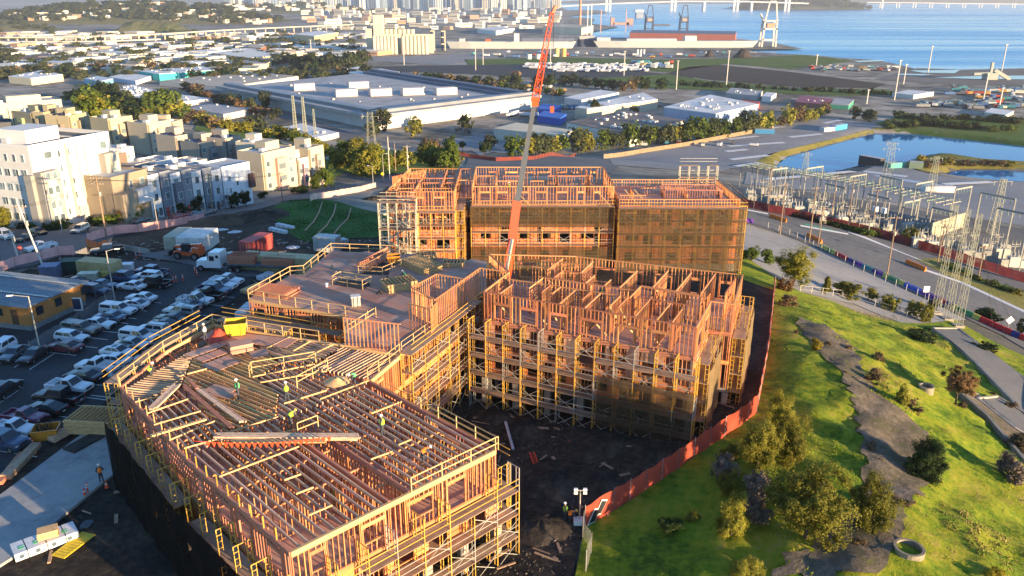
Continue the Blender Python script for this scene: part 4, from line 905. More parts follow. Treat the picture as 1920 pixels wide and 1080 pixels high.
CARS=[(265, 555, 'sedan', 'white', WE, 'white sedan at the far end of the left parking row'), (251, 567, 'coupe', 'white', WE, 'white liftback with dark rear glass, second from far end of left row'), (222, 578, 'canopy', 'white', EA, 'white small pickup between white liftback and blue-grey sedan'), (205, 590, 'sedan', 'steel', WE, 'blue-grey sedan parked beside the white small pickup'), (184, 603, 'sedan', 'white', EA, 'white sedan nose-out between blue-grey sedan and canopy pickup'), (151, 613, 'canopy', 'tan', EA, 'dull tan-grey pickup with a camper shell in the left row'), (134, 628, 'wagon', 'white', EA, 'white estate car beside the tan-grey camper shell pickup'), (121, 646, 'sedan', 'maroon', WE, 'dark maroon sedan at the lamp post end of the left row'), (62, 661, 'sedan', 'black', -95, 'black sedan nose-out beside the lamp post base'), (26, 658, 'sedan', 'grey', -95, 'grey sedan nose-out beside the black sedan'), (0, 650, 'suv', 'white', -95, 'white car cut off at the left edge beside the grey sedan'), (246, 532, 'sedan', 'white', WE, 'white sedan parked in front of the black open-bed pickup'), (288, 527, 'crewcab', 'black', WE, 'black crew-cab pickup beside the orange traffic posts'), (277, 515, 'suv', 'white', WE, 'white crossover behind the black crew-cab pickup'), (232, 517, 'crewcab', 'blue', EA, 'dark blue crew-cab pickup next to the tan site container'), (193, 529, 'sedan', 'steel', EA, 'pale blue sedan behind the chain-link gate'), (178, 540, 'suv', 'blue', EA, 'dark blue hatchback next to the orange-brown office'), (143, 522, 'coupe', 'black', EA, 'dark car half hidden behind the site office roof'), (283, 506, 'crewcab', 'blue', WE, 'dark blue pickup beyond the white crossover by the track'), (425, 524, 'pickup', 'white', EA, 'white work pickup nearest the semi truck'), (413, 533, 'pickup', 'white', EA, 'white work pickup second from the semi truck'), (400, 543, 'crewcab', 'blue', EA, 'dark blue pickup between two white work pickups'), (388, 551, 'pickup', 'black', WE, 'black open-bed pickup in the right row beside the dark blue pickup'), (366, 561, 'pickup', 'white', EA, 'white work pickup with a lumber rack over its bed'), (350, 571, 'sedan', 'blue', WE, 'dark sedan beside the white pickup with lumber rack'), (340, 582, 'canopy', 'silver', WE, 'silver-white pickup with a camper shell and roof bars'), (320, 595, 'sedan', 'black', WE, 'black sedan next to the silver camper shell pickup'), (306, 605, 'coupe', 'black', WE, 'black coupe beside the white roof-rack crossover'), (287, 616, 'suv', 'white', WE, 'white crossover with dark roof rails in the right row'), (261, 628, 'canopy', 'white', EA, 'white pickup with a white camper shell in the right row'), (249, 642, 'sedan', 'silver', EA, 'older silver sedan beside the white camper shell pickup'), (221, 656, 'sedan', 'white', EA, 'white sedan with a dark sunroof'), (211, 671, 'sedan', 'white', WE, 'white sedan tucked behind the white open-bed pickup'), (183, 684, 'pickup', 'white', WE, 'white pickup with an empty dark bed, tailgate toward the building'), (156, 701, 'sedan', 'black', WE, 'black sedan between two white pickups in the right row'), (130, 721, 'pickup', 'white', EA, 'white pickup with a tool box in its bed, nose toward the building'), (110, 740, 'crewcab', 'black', WE, 'black pickup with a covered bed in the right row'), (87, 761, 'coupe', 'black', WE, 'glossy black sedan beside the plum pickup'), (46, 777, 'smallpick', 'plum', EA, 'plum-red pickup with a black bed'), (26, 799, 'smallpick', 'white', EA, 'small white pickup beside the plum-red pickup'), (8, 824, 'bigsuv', 'blue', EA, 'dark blue off-roader with chrome bumper at the left edge'), (6, 727, 'suv', 'black', 85, 'black car in the aisle at the left edge'), ]
for(u, v, kind, col, hd, lab)in CARS:
 x, y, _=at(u, v, .95);c=car({'pickup':'pickup_truck', 'crewcab':'pickup_truck', 'canopy':'pickup_truck', 'smallpick':'pickup_truck'}.get(kind, 'car'), kind, col, (x, y, h1(x, y)+.17), R(hd+random.uniform(-2, 2)), lab, 'pickup' if kind in('pickup', 'crewcab', 'canopy', 'smallpick')else 'car', GP_)
 if 'lumber rack' in lab:
  b=MB()
  for xx in(-2.5, -1.5, -.5):
   for s in(-1, 1):b.beam((xx, s*.9, 1.0), (xx, s*.9, 2.0), .05, .05)
   b.beam((xx, -.9, 2), (xx, .9, 2), .05, .05)
  for s in(-1, 1):b.beam((-2.6, s*.9, 2), (-.4, s*.9, 2), .05, .05)
  o=link('lumber_rack', b.mesh('lumber_rack', m_trim));o.parent=c
 if 'sunroof' in lab:o=link('sunroof', MB().box((-.35, 0, 1.445), (.7, .8, .02)).mesh('sunroof', m_glass));o.parent=c
 if 'tool box' in lab:o=link('tool_box', MB().box((-1.0, 0, 1.0), (.5, 1.6, .45)).mesh('tool_box', m_trim));o.parent=c
 if 'roof' in lab and('bars' in lab or 'rails' in lab):
  b=MB();
  for s in(-.55, .55):b.beam((-1.9 if 'rails' in lab else-2.2, s, 1.76), (.3 if 'rails' in lab else-.8, s, 1.76), .05, .05)
  o=link('roof_rail', b.mesh('roof_rail', m_trim));o.parent=c
ST='vehicles on the street behind the site'
for(u, v, kind, col, a, b, lab)in[(152, 434, 'suv', 'silver', (180, 428), (130, 440), 'silver crossover driving past the pink fence'), (78, 468, 'pickup', 'white', (110, 462), (50, 474), 'white pickup stopped at the site gate'), (12, 446, 'bigsuv', 'white', (-10, 440), (30, 450), 'big white off-roader on the street at the left edge'), (72, 438, 'sedan', 'black', (60, 437), (90, 440), 'black sedan parked below the white apartment block'), (48, 450, 'coupe', 'black', (60, 447), (30, 455), 'black coupe behind the white off-roader'), (203, 474, 'crewcab', 'black', (215, 474), (185, 477), 'black pickup parked beside the orange gate mesh'), (264, 416, 'sedan', 'grey', (240, 419), (290, 412), 'grey sedan parked below the tan townhouse'), (336, 408, 'sedan', 'red', (315, 411), (360, 405), 'red car parked below the townhouses'), (368, 404, 'sedan', 'steel', (350, 407), (390, 400), 'blue-grey sedan parked next to the red car'), (392, 400, 'sedan', 'grey', (375, 403), (410, 397), 'dark grey sedan parked beyond the blue-grey sedan')]:
 g=G(u, v+3);p, q=G(*a), G(*b);car('pickup_truck' if kind in('pickup', 'crewcab')else 'car', kind, col, (g[0], g[1], g[2]+.16), math.atan2(q[1]-p[1], q[0]-p[0]), lab, 'pickup' if kind in('pickup', 'crewcab')else 'car', ST)
lines=[]
def stall(u, v, hd, ln=4.6, lane=0):
 x, y, _=at(u, v, .2);d=(math.cos(R(hd)), math.sin(R(hd)));z=h1(x, y)+.2
 return MB().box((x, y, z), (ln, .11, .012), R(hd)).build('stall_line', m_white_line)
cpark=[o for o in bpy.data.objects if o.name=='car_park'][0]
for(u, v)in[(205, 745), (126, 782), (66, 800), (112, 662), (270, 660), (300, 635), (245, 680), (190, 722), (165, 745), (328, 618), (345, 603), (362, 590), (392, 572), (412, 556), (192, 620), (172, 633), (212, 603), (228, 594), (248, 580), (152, 648), (275, 565), (150, 760), (90, 808), (64, 818), (30, 850)]:
 o=stall(u, v, EA);o.parent=cpark
for(u, v)in[(52, 672), (20, 668), (80, 676), (14, 745)]:o=stall(u, v, 84);o.parent=cpark
# ------------------------------------------------------------------ people
m_skin=M('skin', (.45, .26, .17), .6, .1);m_jean=M('dark_work_trousers', (.05, .055, .07), .9, .2);m_lime=M('lime_vest', (.45, .75, .05), .7, .1);m_grn=M('green_vest', (.12, .55, .18), .7, .1)
m_org=M('orange_vest', (.85, .22, .03), .7, .1);m_whitecl=M('white_shirt', (.7, .7, .66), .8, .1);m_hat=M('white_hard_hat', (.75, .75, .72), .35, .05);m_haty=M('yellow_hard_hat', (.8, .55, .05), .35, .05);m_boot=M('boots', (.08, .05, .03), .8, .1)
_pm={}
def person_mesh(pose):
 if pose in _pm:return _pm[pose]
 if pose=='stand':J=dict(pel=(0, 0, .95), wai=(0, .01, 1.12), che=(0, .02, 1.38), nec=(0, .03, 1.52), hed=(0, .06, 1.68), crn=(0, .06, 1.78), kl=(-.12, .05, .5), fl=(-.13, 0, .08), tl=(-.13, .16, .04), kr=(.12, -.02, .5), fr=(.14, -.06, .08), tr=(.14, .1, .04), sl=(-.2, .02, 1.42), el=(-.28, -.02, 1.14), hl=(-.25, .16, .95), sr=(.2, .02, 1.42), er=(.29, .03, 1.15), hr=(.22, .24, 1.03))
 elif pose=='bend':J=dict(pel=(0, -.15, .85), wai=(0, -.02, .97), che=(0, .22, 1.08), nec=(0, .36, 1.12), hed=(0, .47, 1.16), crn=(0, .54, 1.2), kl=(-.13, .08, .48), fl=(-.14, -.02, .08), tl=(-.14, .14, .04), kr=(.13, .02, .46), fr=(.16, -.16, .08), tr=(.16, 0, .04), sl=(-.2, .27, 1.08), el=(-.25, .36, .82), hl=(-.16, .46, .6), sr=(.2, .27, 1.08), er=(.24, .4, .84), hr=(.12, .52, .62))
 else:J=dict(pel=(0, -.1, .42), wai=(0, -.02, .58), che=(0, .12, .8), nec=(0, .2, .92), hed=(0, .28, 1.05), crn=(0, .3, 1.14), kl=(-.16, .28, .45), fl=(-.16, .2, .08), tl=(-.16, .34, .04), kr=(.14, .2, .1), fr=(.15, -.25, .1), tr=(.15, -.34, .04), sl=(-.2, .14, .85), el=(-.26, .3, .64), hl=(-.18, .5, .5), sr=(.2, .14, .85), er=(.27, .32, .62), hr=(.14, .5, .4))
 rad=dict(pel=.15, wai=.14, che=.16, nec=.065, hed=.1, crn=.075, kl=.075, kr=.075, fl=.055, fr=.055, tl=.045, tr=.045, sl=.085, sr=.085, el=.05, er=.05, hl=.045, hr=.045)
 E=[('pel', 'wai'), ('wai', 'che'), ('che', 'nec'), ('nec', 'hed'), ('hed', 'crn'), ('pel', 'kl'), ('kl', 'fl'), ('fl', 'tl'), ('pel', 'kr'), ('kr', 'fr'), ('fr', 'tr'), ('che', 'sl'), ('sl', 'el'), ('el', 'hl'), ('che', 'sr'), ('sr', 'er'), ('er', 'hr')]
 ks=list(J);me=bpy.data.meshes.new('body');me.from_pydata([J[k]for k in ks], [(ks.index(a), ks.index(b))for a, b in E], [])
 ob=bpy.data.objects.new('tmp', me);COL.objects.link(ob);md=ob.modifiers.new('s', 'SKIN')
 for i, k in enumerate(ks):
  sv=me.skin_vertices[0].data[i];sv.radius=(rad[k], rad[k]);sv.use_root=k=='pel'
 ob.modifiers.new('d', 'SUBSURF').levels=1
 dg=bpy.context.evaluated_depsgraph_get();body=bpy.data.meshes.new_from_object(ob.evaluated_get(dg));bpy.data.objects.remove(ob)
 for m_ in(m_jean, m_skin, m_boot):body.materials.append(m_)
 H, N=Vector(J['hed']), Vector(J['nec']);hands=[Vector(J['hl']), Vector(J['hr'])];feet=[Vector(J[k])for k in('fl', 'fr', 'tl', 'tr')]
 for p in body.polygons:
  c=p.center
  if(c-H).length<.17 or any((c-h).length<.07 for h in hands):p.material_index=1
  elif any((c-f).length<.1 for f in feet):p.material_index=2
  p.use_smooth=True
 body.name='body'
 A_, B_=Vector(J['wai'])-(Vector(J['che'])-Vector(J['wai']))*.35, Vector(J['nec'])-(Vector(J['nec'])-Vector(J['che']))*.25
 v=MB();v.cyl(A_, A_.lerp(B_, .6), .175, .205, 10, caps=False);v.cyl(A_.lerp(B_, .6), B_, .205, .12, 10, caps=False)
 up=(Vector(J['crn'])-H).normalized();c=H+up*.05;h=MB();h.cyl(c, c+up*.015, .15, .15, 12);h.cyl(c, c+up*.07, .125, .105, 12, caps=False);h.cyl(c+up*.07, c+up*.115, .105, .04, 12)
 _pm[pose]=(body, v, h);return _pm[pose]
_vm={}
def person(loc, pose, vest, hat, rz, label):
 body, v, h=person_mesh(pose);root=empty('person', loc, label, 'person', 'construction workers', rz)
 o=link('body', body);o.parent=root
 for nm, mb, mt in(('vest', v, vest), ('hard_hat', h, hat)):
  k=(pose, nm, mt.name)
  if k not in _vm:_vm[k]=mb.mesh(nm, mt, True)
  o=link(nm, _vm[k]);o.parent=root
 return root
for(u, v, z, pose, vest, hat, rz, lab)in[(386, 640, 9.47, 'stand', m_whitecl, m_hat, 1.0, 'worker in white shirt standing by the railing near the yellow bin'), (282, 704, 9.47, 'crouch', m_lime, m_hat, -1, 'worker in lime vest crouching at the left eave of the roof'), (448, 748, 9.5, 'stand', m_grn, m_hat, 2.0, 'worker in green vest standing on the close-set joists'), (539, 754, 9.5, 'stand', m_lime, m_hat, .5, 'worker in lime shirt standing in the middle of the joists'), (546, 800, 9.5, 'bend', m_lime, m_haty, -.6, 'worker in yellow-green bending over the joists below the middle'), (665, 723, 9.5, 'bend', m_grn, m_hat, 2.4, 'worker in green bending beside a pile of offcuts'), (718, 818, 9.5, 'stand', m_lime, m_hat, 1.4, 'worker in yellow standing on a beam on the right of the roof'), (794, 868, 9.5, 'bend', m_org, m_hat, -1.2, 'worker in orange vest leaning over near the right railing'), (630, 950, 6.4, 'stand', m_grn, m_hat, .2, 'worker in green seen through the joists on the floor below'), (759, 526, 9.45, 'crouch', m_grn, m_hat, 1.0, 'worker in green crouching among wall panels on the plywood deck'), (1128, 566, 9.45, 'stand', m_grn, m_hat, 0, 'worker in green vest inside the roofless middle block'), (954, 362, 9.45, 'stand', m_lime, m_hat, 0, 'worker standing on the rear block left of the crane boom')]:
 x, y, _=at(u, v, z);person((x, y, z), pose, vest, hat, rz, lab)
for(u, v, pose, vest, hat, rz, lab)in[(1060, 978, 'stand', m_lime, m_hat, 1.5, 'worker in yellow standing by the light mast in the courtyard'), (1068, 982, 'bend', m_org, m_haty, -1.5, 'worker in red-orange bending next to the light mast'), (192, 908, 'stand', m_org, m_hat, .4, 'person in orange at the edge of the concrete slab')]:
 g=G(u, v);person((g[0], g[1], g[2]+(.22 if u<200 else.03)), pose, vest, hat, rz, lab)
 # ------------------------------------------------------------------ containers, trucks, machines
def corrugated(b, L, W, H, n=24, d=.035):
 """side walls of a shipping container as real ribs"""
 for s in(-1, 1):
  for i in range(n):
   x0=-L/2+.12+(L-.24)*i/n;x1=x0+(L-.24)/n*.5;b.box(((x0+x1)/2, s*(W/2-.01), H/2), (x1-x0, d*2, H-.3))
def container(label, loc, ang, L, col, W=2.44, H=2.6, sign=None):
 root=empty('shipping_container', loc, label, 'container', 'shipping containers', ang);mt=M('container_'+label[:18], col, .6, .18, 1.2)
 MB().box((0, 0, H/2+.06), (L-.06, W-.06, H-.14)).build('wall', mt, None).parent=root
 b=MB();corrugated(b, L, W, H, int(L*3));b.build('side_rib', mt).parent=root
 f=MB()
 for sx in(-1, 1):
  for sy in(-1, 1):f.box((sx*(L/2-.06), sy*(W/2-.06), H/2), (.14, .14, H))
  f.box((sx*(L/2-.06), 0, H-.07), (.12, W-.2, .14));f.box((sx*(L/2-.06), 0, .08), (.12, W-.2, .14))
 for sy in(-1, 1):
  for z in(H-.07, .08):f.box((0, sy*(W/2-.06), z), (L-.2, .12, .14))
 f.build('frame', mt).parent=root
 for s in(-1, 1):
  dd=MB().box((-L/2-.005, s*W*.235, H/2), (.05, W*.45, H-.3)).build('door', mt);dd.parent=root
  r=MB();[r.cyl((-L/2-.05, s*(W*.235+k), .2), (-L/2-.05, s*(W*.235+k), H-.2), .025, n=6)for k in(-.25, .25)];o=r.build('locking_bar', m_galv);o.parent=dd
 if sign:o=MB().box((sign[0], -W/2-.04, sign[1]), (sign[2], .03, sign[3])).build('sign', m_hat);o.parent=root;s2=MB();[s2.box((sign[0]-sign[2]*.42+k*sign[2]*.12, -W/2-.062, sign[1]), (sign[2]*(.07 if k%3 else.05), .012, sign[3]*.5))for k in range(8)if k!=3];o2=s2.build('sign_lettering', CC['blue']);o2.parent=o
 return root
def pxang(a, b, z=0.):p, q=at(*a, z), at(*b, z);return math.atan2(q[1]-p[1], q[0]-p[0])
def on(u, v, dz=0.):g=G(u, v);return(g[0], g[1], g[2]+dz)
ca=pxang((330, 470), (363, 447))
container('beige open-top shipping container, left of three by the telehandler', on(337, 462, .05), ca, 6.06, (.42, .40, .30));container('white shipping container in the middle of three by the telehandler', on(360, 464, .05), ca, 6.06, (.62, .62, .58))
container('white shipping container with a dark name plate, right of three', on(386, 464, .05), ca, 6.06, (.66, .66, .61), sign=(.9, 1.9, 1.4, .45))
container('tan shipping container beside the site gate', on(190, 519, .1), pxang((222, 522), (158, 517)), 6.06, (.45, .36, .17), sign=(-1.0, 1.7, .9, .5))
container('red shipping container behind the long tan container', on(482, 473, .05), pxang((458, 478), (500, 458)), 6.06, (.42, .08, .07))
container('long tan shipping container with a white sign by the flatbed', on(527, 508, .05), pxang((585, 511), (467, 503)), 12.0, (.48, .40, .22), sign=(-1.6, 2.05, 3.6, .6))
container('white shipping container by the foot of the grass mound', on(615, 470, .05), pxang((634, 473), (597, 470)), 4.0, (.60, .60, .55))
def semi(loc, ang):
 root=empty('semi_truck', loc, 'white semi truck tractor with a flatbed trailer by the containers', 'truck', None, ang);wp=CC['white']
 b=MB();b.add([(0.0, -1.1, .6), (2.0, -1.0, .6), (2.0, 1.0, .6), (0, 1.1, .6), (0, -1.1, 1.9), (1.9, -.85, 1.65), (1.9, .85, 1.65), (0, 1.1, 1.9)], [(3, 2, 1, 0), (4, 5, 6, 7), (0, 1, 5, 4), (1, 2, 6, 5), (2, 3, 7, 6), (3, 0, 4, 7)]);b.build('hood', wp).parent=root
 b=MB();b.hexa([(-2.1, -1.2, .7), (.1, -1.2, .7), (.1, 1.2, .7), (-2.1, 1.2, .7), (-2.1, -1.15, 3.2), (-.3, -1.1, 3.1), (-.3, 1.1, 3.1), (-2.1, 1.15, 3.2)]);cab=b.build('cab', wp);cab.parent=root
 for s in(-1, 1):o=MB().box((-.75, s*1.19, 2.2), (.8, .06, .75)).build('side_window', m_glass);o.parent=root;o=MB().box((-1.65, s*1.19, 2.5), (.45, .06, .45)).build('sleeper_window', m_glass);o.parent=root
 o=MB().hexa([(.03, -1.05, 1.95), (.09, -1.05, 1.95), (.09, 1.05, 1.95), (.03, 1.05, 1.95), (-.27, -1.0, 3.0), (-.2, -1.0, 3.0), (-.2, 1.0, 3.0), (-.27, 1.0, 3.0)]).build('windscreen', m_glass);o.parent=root
 MB().box((2.02, 0, 1.15), (.06, 1.2, .9)).build('grille', m_rim).parent=root;MB().box((2.05, 0, .55), (.25, 2.2, .35)).build('bumper', m_rim).parent=root
 MB().box((-4, 0, .95), (5, .9, .25)).build('chassis', m_trim).parent=root;o=MB().box((-8.5, 0, 1.35), (11.0, 2.5, .22)).build('flatbed', M('flatbed_boards', (.13, .14, .16), .8));o.parent=root;b=MB();[b.box((-8.5, s*.5, 1.1), (10.8, .15, .35))for s in(-1, 1)];b.build('trailer_beam', m_trim).parent=root
 b=MB();[b.beam((x, s*1.25, 1.3), (x, s*1.25, 3.4), .08, .08)for x in(-5, -7.5, -10.5)for s in(-1, )];b.build('stake', m_trim).parent=root
 t, rm=wheel_meshes(.5)
 for x in(1.2, -3.6, -4.8, -12.0, -13.2):
  for s in(-1, 1):w=link('wheel', t);w.parent=root;w.location=(x, s*1.05, .5);w.scale=(1, 2, 1);r=link('rim', rm);r.parent=w
 return root
sp_=on(398, 507, .15);semi((sp_[0], sp_[1], sp_[2]), pxang((560, 510), (397, 503)))
def panel_stack(label, loc, ang, L, W, n, mat, gp='stacks of framed wall panels'):
 root=empty('wall_panel_stack', loc, label, 'panel stack', gp, ang)
 for k in range(n):
  b=MB();z=.06+k*.14;dx=random.uniform(-.12, .12)
  for s in(-1, 1):b.box((dx, s*W/2, z), (L, .1, .1))
  m_=int(L/.42);[b.box((dx-L/2+.05+i*(L-.1)/m_, 0, z), (.07, W-.1, .1))for i in range(m_+1)]
  b.build('wall_panel', mat).parent=root
 return root
p0=Vector(sp_);aa=pxang((560, 510), (397, 503));dd=Vector((math.cos(aa), math.sin(aa), 0));nn=Vector((-dd.y, dd.x, 0))
panel_stack('reddish framed wall panels on the front of the flatbed', p0-dd*5.4+Vector((0, 0, 1.5)), aa, 4.2, 2.3, 9, m_red);panel_stack('reddish framed wall panels on the rear of the flatbed', p0-dd*11.2+Vector((0, 0, 1.5)), aa, 4.8, 2.3, 7, m_red)
def cst(f, x, y, z):c=f(x, y);return(c[0], c[1], z)
panel_stack('red treated wall panels lying on the left corner of the plywood deck', cst(c7, 310, 520, Z3+.03), -.35, 4.6, 2.6, 4, m_red)
panel_stack('tilted pile of framed panels at the far side of the plywood deck', cst(c7, 1400, 330, Z3+.03), -.9, 5.0, 2.6, 6, m_pale);panel_stack('framed panels piled beside the raised walls on the deck', cst(c7, 1240, 480, Z3+.03), .5, 3.6, 2.4, 7, m_pale)
panel_stack('framed panels stacked behind the tilted pile on the deck', cst(c7, 1440, 260, Z3+.03), .2, 2.4, 1.6, 5, m_pale);panel_stack('framed panels on the far deck corner beside the middle block', cst(c7, 1640, 310, Z3+.03), .0, 2.6, 1.6, 4, m_pale)
panel_stack('stack of pale wall panels leaning over the concrete slab edge', at(182, 800, .3)[:2]+(.25, ), pxang((155, 805), (205, 808)), 4.6, 3.0, 11, m_pale)
def telehandler(loc, ang):
 root=empty('telehandler', loc, 'orange telehandler in front of the white containers', 'forklift', None, ang);og=Mpaint('machine_orange', (.72, .12, .03))
 MB().box((0, 0, 1.0), (4.6, 1.9, .55)).build('chassis', og).parent=root;b=MB();b.hexa([(-2.3, -.95, 1.2), (-1.0, -.95, 1.2), (-1.0, .95, 1.2), (-2.3, .95, 1.2), (-2.3, -.9, 2.0), (-1.2, -.9, 2.1), (-1.2, .9, 2.1), (-2.3, .9, 2.0)]);b.build('engine_cover', og).parent=root
 cb=MB();[cb.beam((x, y, 1.2), (x*.9, y, 2.55), .09, .09)for x in(-.5, .8)for y in(.25, .95)];cb.box((.15, .6, 2.58), (1.3, .8, .08));cb.build('cab_frame', m_trim).parent=root;MB().box((.15, .6, 1.9), (1.1, .62, 1.1)).build('cab_glass', m_glass).parent=root
 MB().beam((-2.2, -.35, 2.25), (2.6, -.35, 1.7), .42, .5).build('boom', og).parent=root;MB().beam((2.5, -.35, 1.7), (3.2, -.35, .9), .32, .36).build('boom_head', m_trim).parent=root
 b=MB();b.box((3.3, 0, .7), (.12, 1.5, .8));[b.box((3.9, s*.45, .35), (1.2, .14, .07))for s in(-1, 1)];b.build('forks', m_trim).parent=root
 t, rm=wheel_meshes(.62)
 for x in(1.5, -1.6):
  for s in(-1, 1):w=link('wheel', t);w.parent=root;w.location=(x, s*1.0, .62);w.scale=(1, 2, 1);r=link('rim', rm);r.parent=w
telehandler(on(357, 486, .2), pxang((385, 488), (330, 484)))
OB=[at2(*p, 0)for p in[(-90, 585), (60, 622), (160, 575), (75, 545), (-90, 540)]]
oc=[at2(60, 621, 0), at2(163, 572, 0)];od=Vector(oc[1])-Vector(oc[0]);ol=od.length;od.normalize();on_=Vector((-od.y, od.x))
ro=empty('site_office', (*oc[0], 0), 'long low orange-brown site office with a grey ribbed roof', 'building', None, math.atan2(od.y, od.x))
m_off=M('orange_brown_siding', (.42, .18, .05), .75, .12, 1.5);m_rr=M('grey_ribbed_roof', (.20, .24, .28), .5, .15, .8, metal=.2)
MB().box((ol/2, 7.0, 2.0), (ol, 14, 2.6)).build('wall', m_off).parent=ro;MB().box((ol/2, 7.0, .35), (ol-.1, 13.9, .7)).build('skirting', M('office_skirting', (.2, .2, .2))).parent=ro
b=MB();b.hexa([(-.5, -.5, 3.32), (ol+.5, -.5, 3.32), (ol+.5, 14.5, 3.32), (-.5, 14.5, 3.32), (-.5, -.5, 3.45), (ol+.5, -.5, 3.45), (ol+.5, 14.5, 3.6), (-.5, 14.5, 3.6)]);rf=b.build('roof', m_rr);rf.parent=ro
b=MB();[b.beam((-.45, -.3+k*.6, 3.49+k*.0062), (ol+.45, -.3+k*.6, 3.49+k*.0062), .07, .05)for k in range(25)];o=b.build('roof_rib', m_rr);o.parent=rf
for k in(3.2, 8.2):o=MB().beam((k, -.4, 3.56), (k, 14.4, 3.72), .35, .04).build('roof_joint_strip', m_galv);o.parent=rf
for x in(1.8, 4.9, 9.5):o=MB().box((x, -.03, 2.2), (1.0, .08, 1.0)).build('window', m_glass);o.parent=ro;o2=MB().box((x, -.02, 2.2), (1.12, .05, 1.12)).build('window_frame', m_trim);o2.parent=o
MB().box((-.02, 2.2, 1.7), (.08, .95, 2.0)).build('door', M('office_door', (.10, .05, .03))).parent=ro
for y in(4.5, 8.0):o=MB().box((-.03, y, 2.2), (.08, 1.0, 1.0)).build('window', m_glass);o.parent=ro
bd=empty('notice_board', on(147, 585), 'white framed notice board leaning by the office fence', 'board');MB().box((0, 0, 1.1), (1.5, .06, 2.0)).build('panel', m_hat, None).parent=bd;MB().box((0, -.04, 1.15), (1.05, .03, 1.5)).build('face', CC['blue']).parent=bd
def cabinet(label, loc, ang, d, col, name='utility_cabinet', cat='cabinet'):
 root=empty(name, loc, label, cat, None, ang);mt=M('cab_'+label[:16], col, .6, .15, 1.5);MB().box((0, 0, d[2]/2), d).build('body', mt).parent=root;MB().box((0, 0, d[2]+.04), (d[0]+.12, d[1]+.12, .08)).build('lid', M('lid_'+label[:14], tuple(min(1, x*1.6+.02)for x in col))).parent=root
 for s in(-1, 1):MB().box((s*d[0]*.24, -d[1]/2-.01, d[2]/2), (d[0]*.44, .03, d[2]*.85)).build('door', mt).parent=root
 return root
cabinet('slate-blue portable cabin beside the dark green transformer', on(98, 522, .05), .15, (2.4, 2.2, 2.1), (.12, .14, .22));cabinet('dark green transformer box with yellow bollards', on(137, 511, .05), .15, (2.6, 2.0, 2.0), (.015, .05, .04));
gen=cabinet('cream towable generator in front of the tan container', on(168, 528, .1), .1, (2.6, 1.3, 1.3), (.5, .48, .36), 'generator', 'generator')
cabinet('yellow tank beside the tan container door', on(201, 524, .1), 0, (1.0, .8, 1.2), (.6, .42, .12), 'fuel_tank', 'tank');cabinet('small white hut on trestle legs beside the tan container', on(240, 507, .1), .1, (1.6, 1.2, 1.0), (.6, .6, .6), 'white_hut', 'hut')
def skip(label, loc, ang, d, mat):
 root=empty('rubbish_skip', loc, label, 'skip', None, ang);L, W_, H=d;b=MB()
 for s in(-1, 1):b.hexa([(-L/2+.2, s*W_/2-.04, .1), (L/2-.2, s*W_/2-.04, .1), (L/2-.2, s*W_/2+.04, .1), (-L/2+.2, s*W_/2+.04, .1), (-L/2, s*W_/2-.04, H), (L/2, s*W_/2-.04, H), (L/2, s*W_/2+.04, H), (-L/2, s*W_/2+.04, H)])
 for s in(-1, 1):b.hexa([(s*(L/2-.24), -W_/2, .1), (s*(L/2-.16), -W_/2, .1), (s*(L/2-.16), W_/2, .1), (s*(L/2-.24), W_/2, .1), (s*(L/2-.04), -W_/2, H), (s*(L/2+.04), -W_/2, H), (s*(L/2+.04), W_/2, H), (s*(L/2-.04), W_/2, H)])
 b.box((0, 0, .14), (L-.35, W_-.05, .08));b.build('body', mat).parent=root;r=MB();[r.box((x, s*(W_/2+.06), H/2), (.08, .07, H-.1))for x in(-L/4, L/4)for s in(-1, 1)];[r.box((0, s*(W_/2+.05), H), (L, .08, .1))for s in(-1, 1)];r.build('rib', mat).parent=root
 return root
m_yb=Mpaint('bin_yellow', (.70, .40, .03));m_ob=Mpaint('skip_orange', (.55, .22, .02))
skip('bright yellow bin standing on the roof of the front building', at(444, 625, Z3+.06), .25, (2.0, 1.6, 1.25), m_yb);sk=skip('orange-yellow rubbish skip full of scrap beside the car park', at(89, 820, .1), .25, (2.3, 1.6, 1.1), m_ob)
b=MB();[b.beam((random.uniform(-.8, .8), random.uniform(-.5, .5), .5), (random.uniform(-.9, .5), random.uniform(-.6, .6), random.uniform(1.1, 2.0)), .07, .05)for _ in range(16)];b.build('scrap', m_dark).parent=sk
skip('small orange skip at the far edge of the plywood deck', cst(c7, 1195, 300, .2+Z3), .1, (1.6, 1.1, .9), m_ob)
def heap(name, label, cat, loc, r, h, mat, seed=0, n=14, sq=1.0):
 rg=random.Random(seed);V=[(0, 0, h)];rings=7;n*=2
 for k in range(1, rings+1):
  for i in range(n):
   a=2*math.pi*i/n;rr=r*(k/rings)*(1+rg.uniform(-.07, .07));V.append((rr*math.cos(a), rr*sq*math.sin(a), h*(.5+.5*math.cos(math.pi*k/rings))*(1+rg.uniform(-.16, .16))if k<rings else-.05))
 Fc=[(0, 1+i, 1+(i+1)%n)for i in range(n)]
 for k in range(rings-1):Fc+=[(1+k*n+i, 1+(k+1)*n+i, 1+(k+1)*n+(i+1)%n, 1+k*n+(i+1)%n)for i in range(n)]
 b=MB();b.add(V, Fc);o=b.build(name, mat, None, True);o.location=loc;return props(o, label, cat)
heap('tarpaulin', 'crumpled red tarpaulin heap next to the yellow bin', 'tarp', at(410, 634, Z3+.05), 1.2, .95, M('red_tarp', (.45, .07, .04), .6, .3, 2), 3)
def stack(name, label, loc, ang, d, mat, n=6, cat='lumber stack', gp=None, part='board', m2=None):
 root=empty(name, loc, label, cat, gp, ang)
 for k in range(n):
  th=d[2]/n;MB().box((random.uniform(-.04, .04), random.uniform(-.02, .02), th*(k+.5)), (d[0], d[1], th*.92)).build(part, (m2 if m2 and k==n-1 else mat)).parent=root
 return root
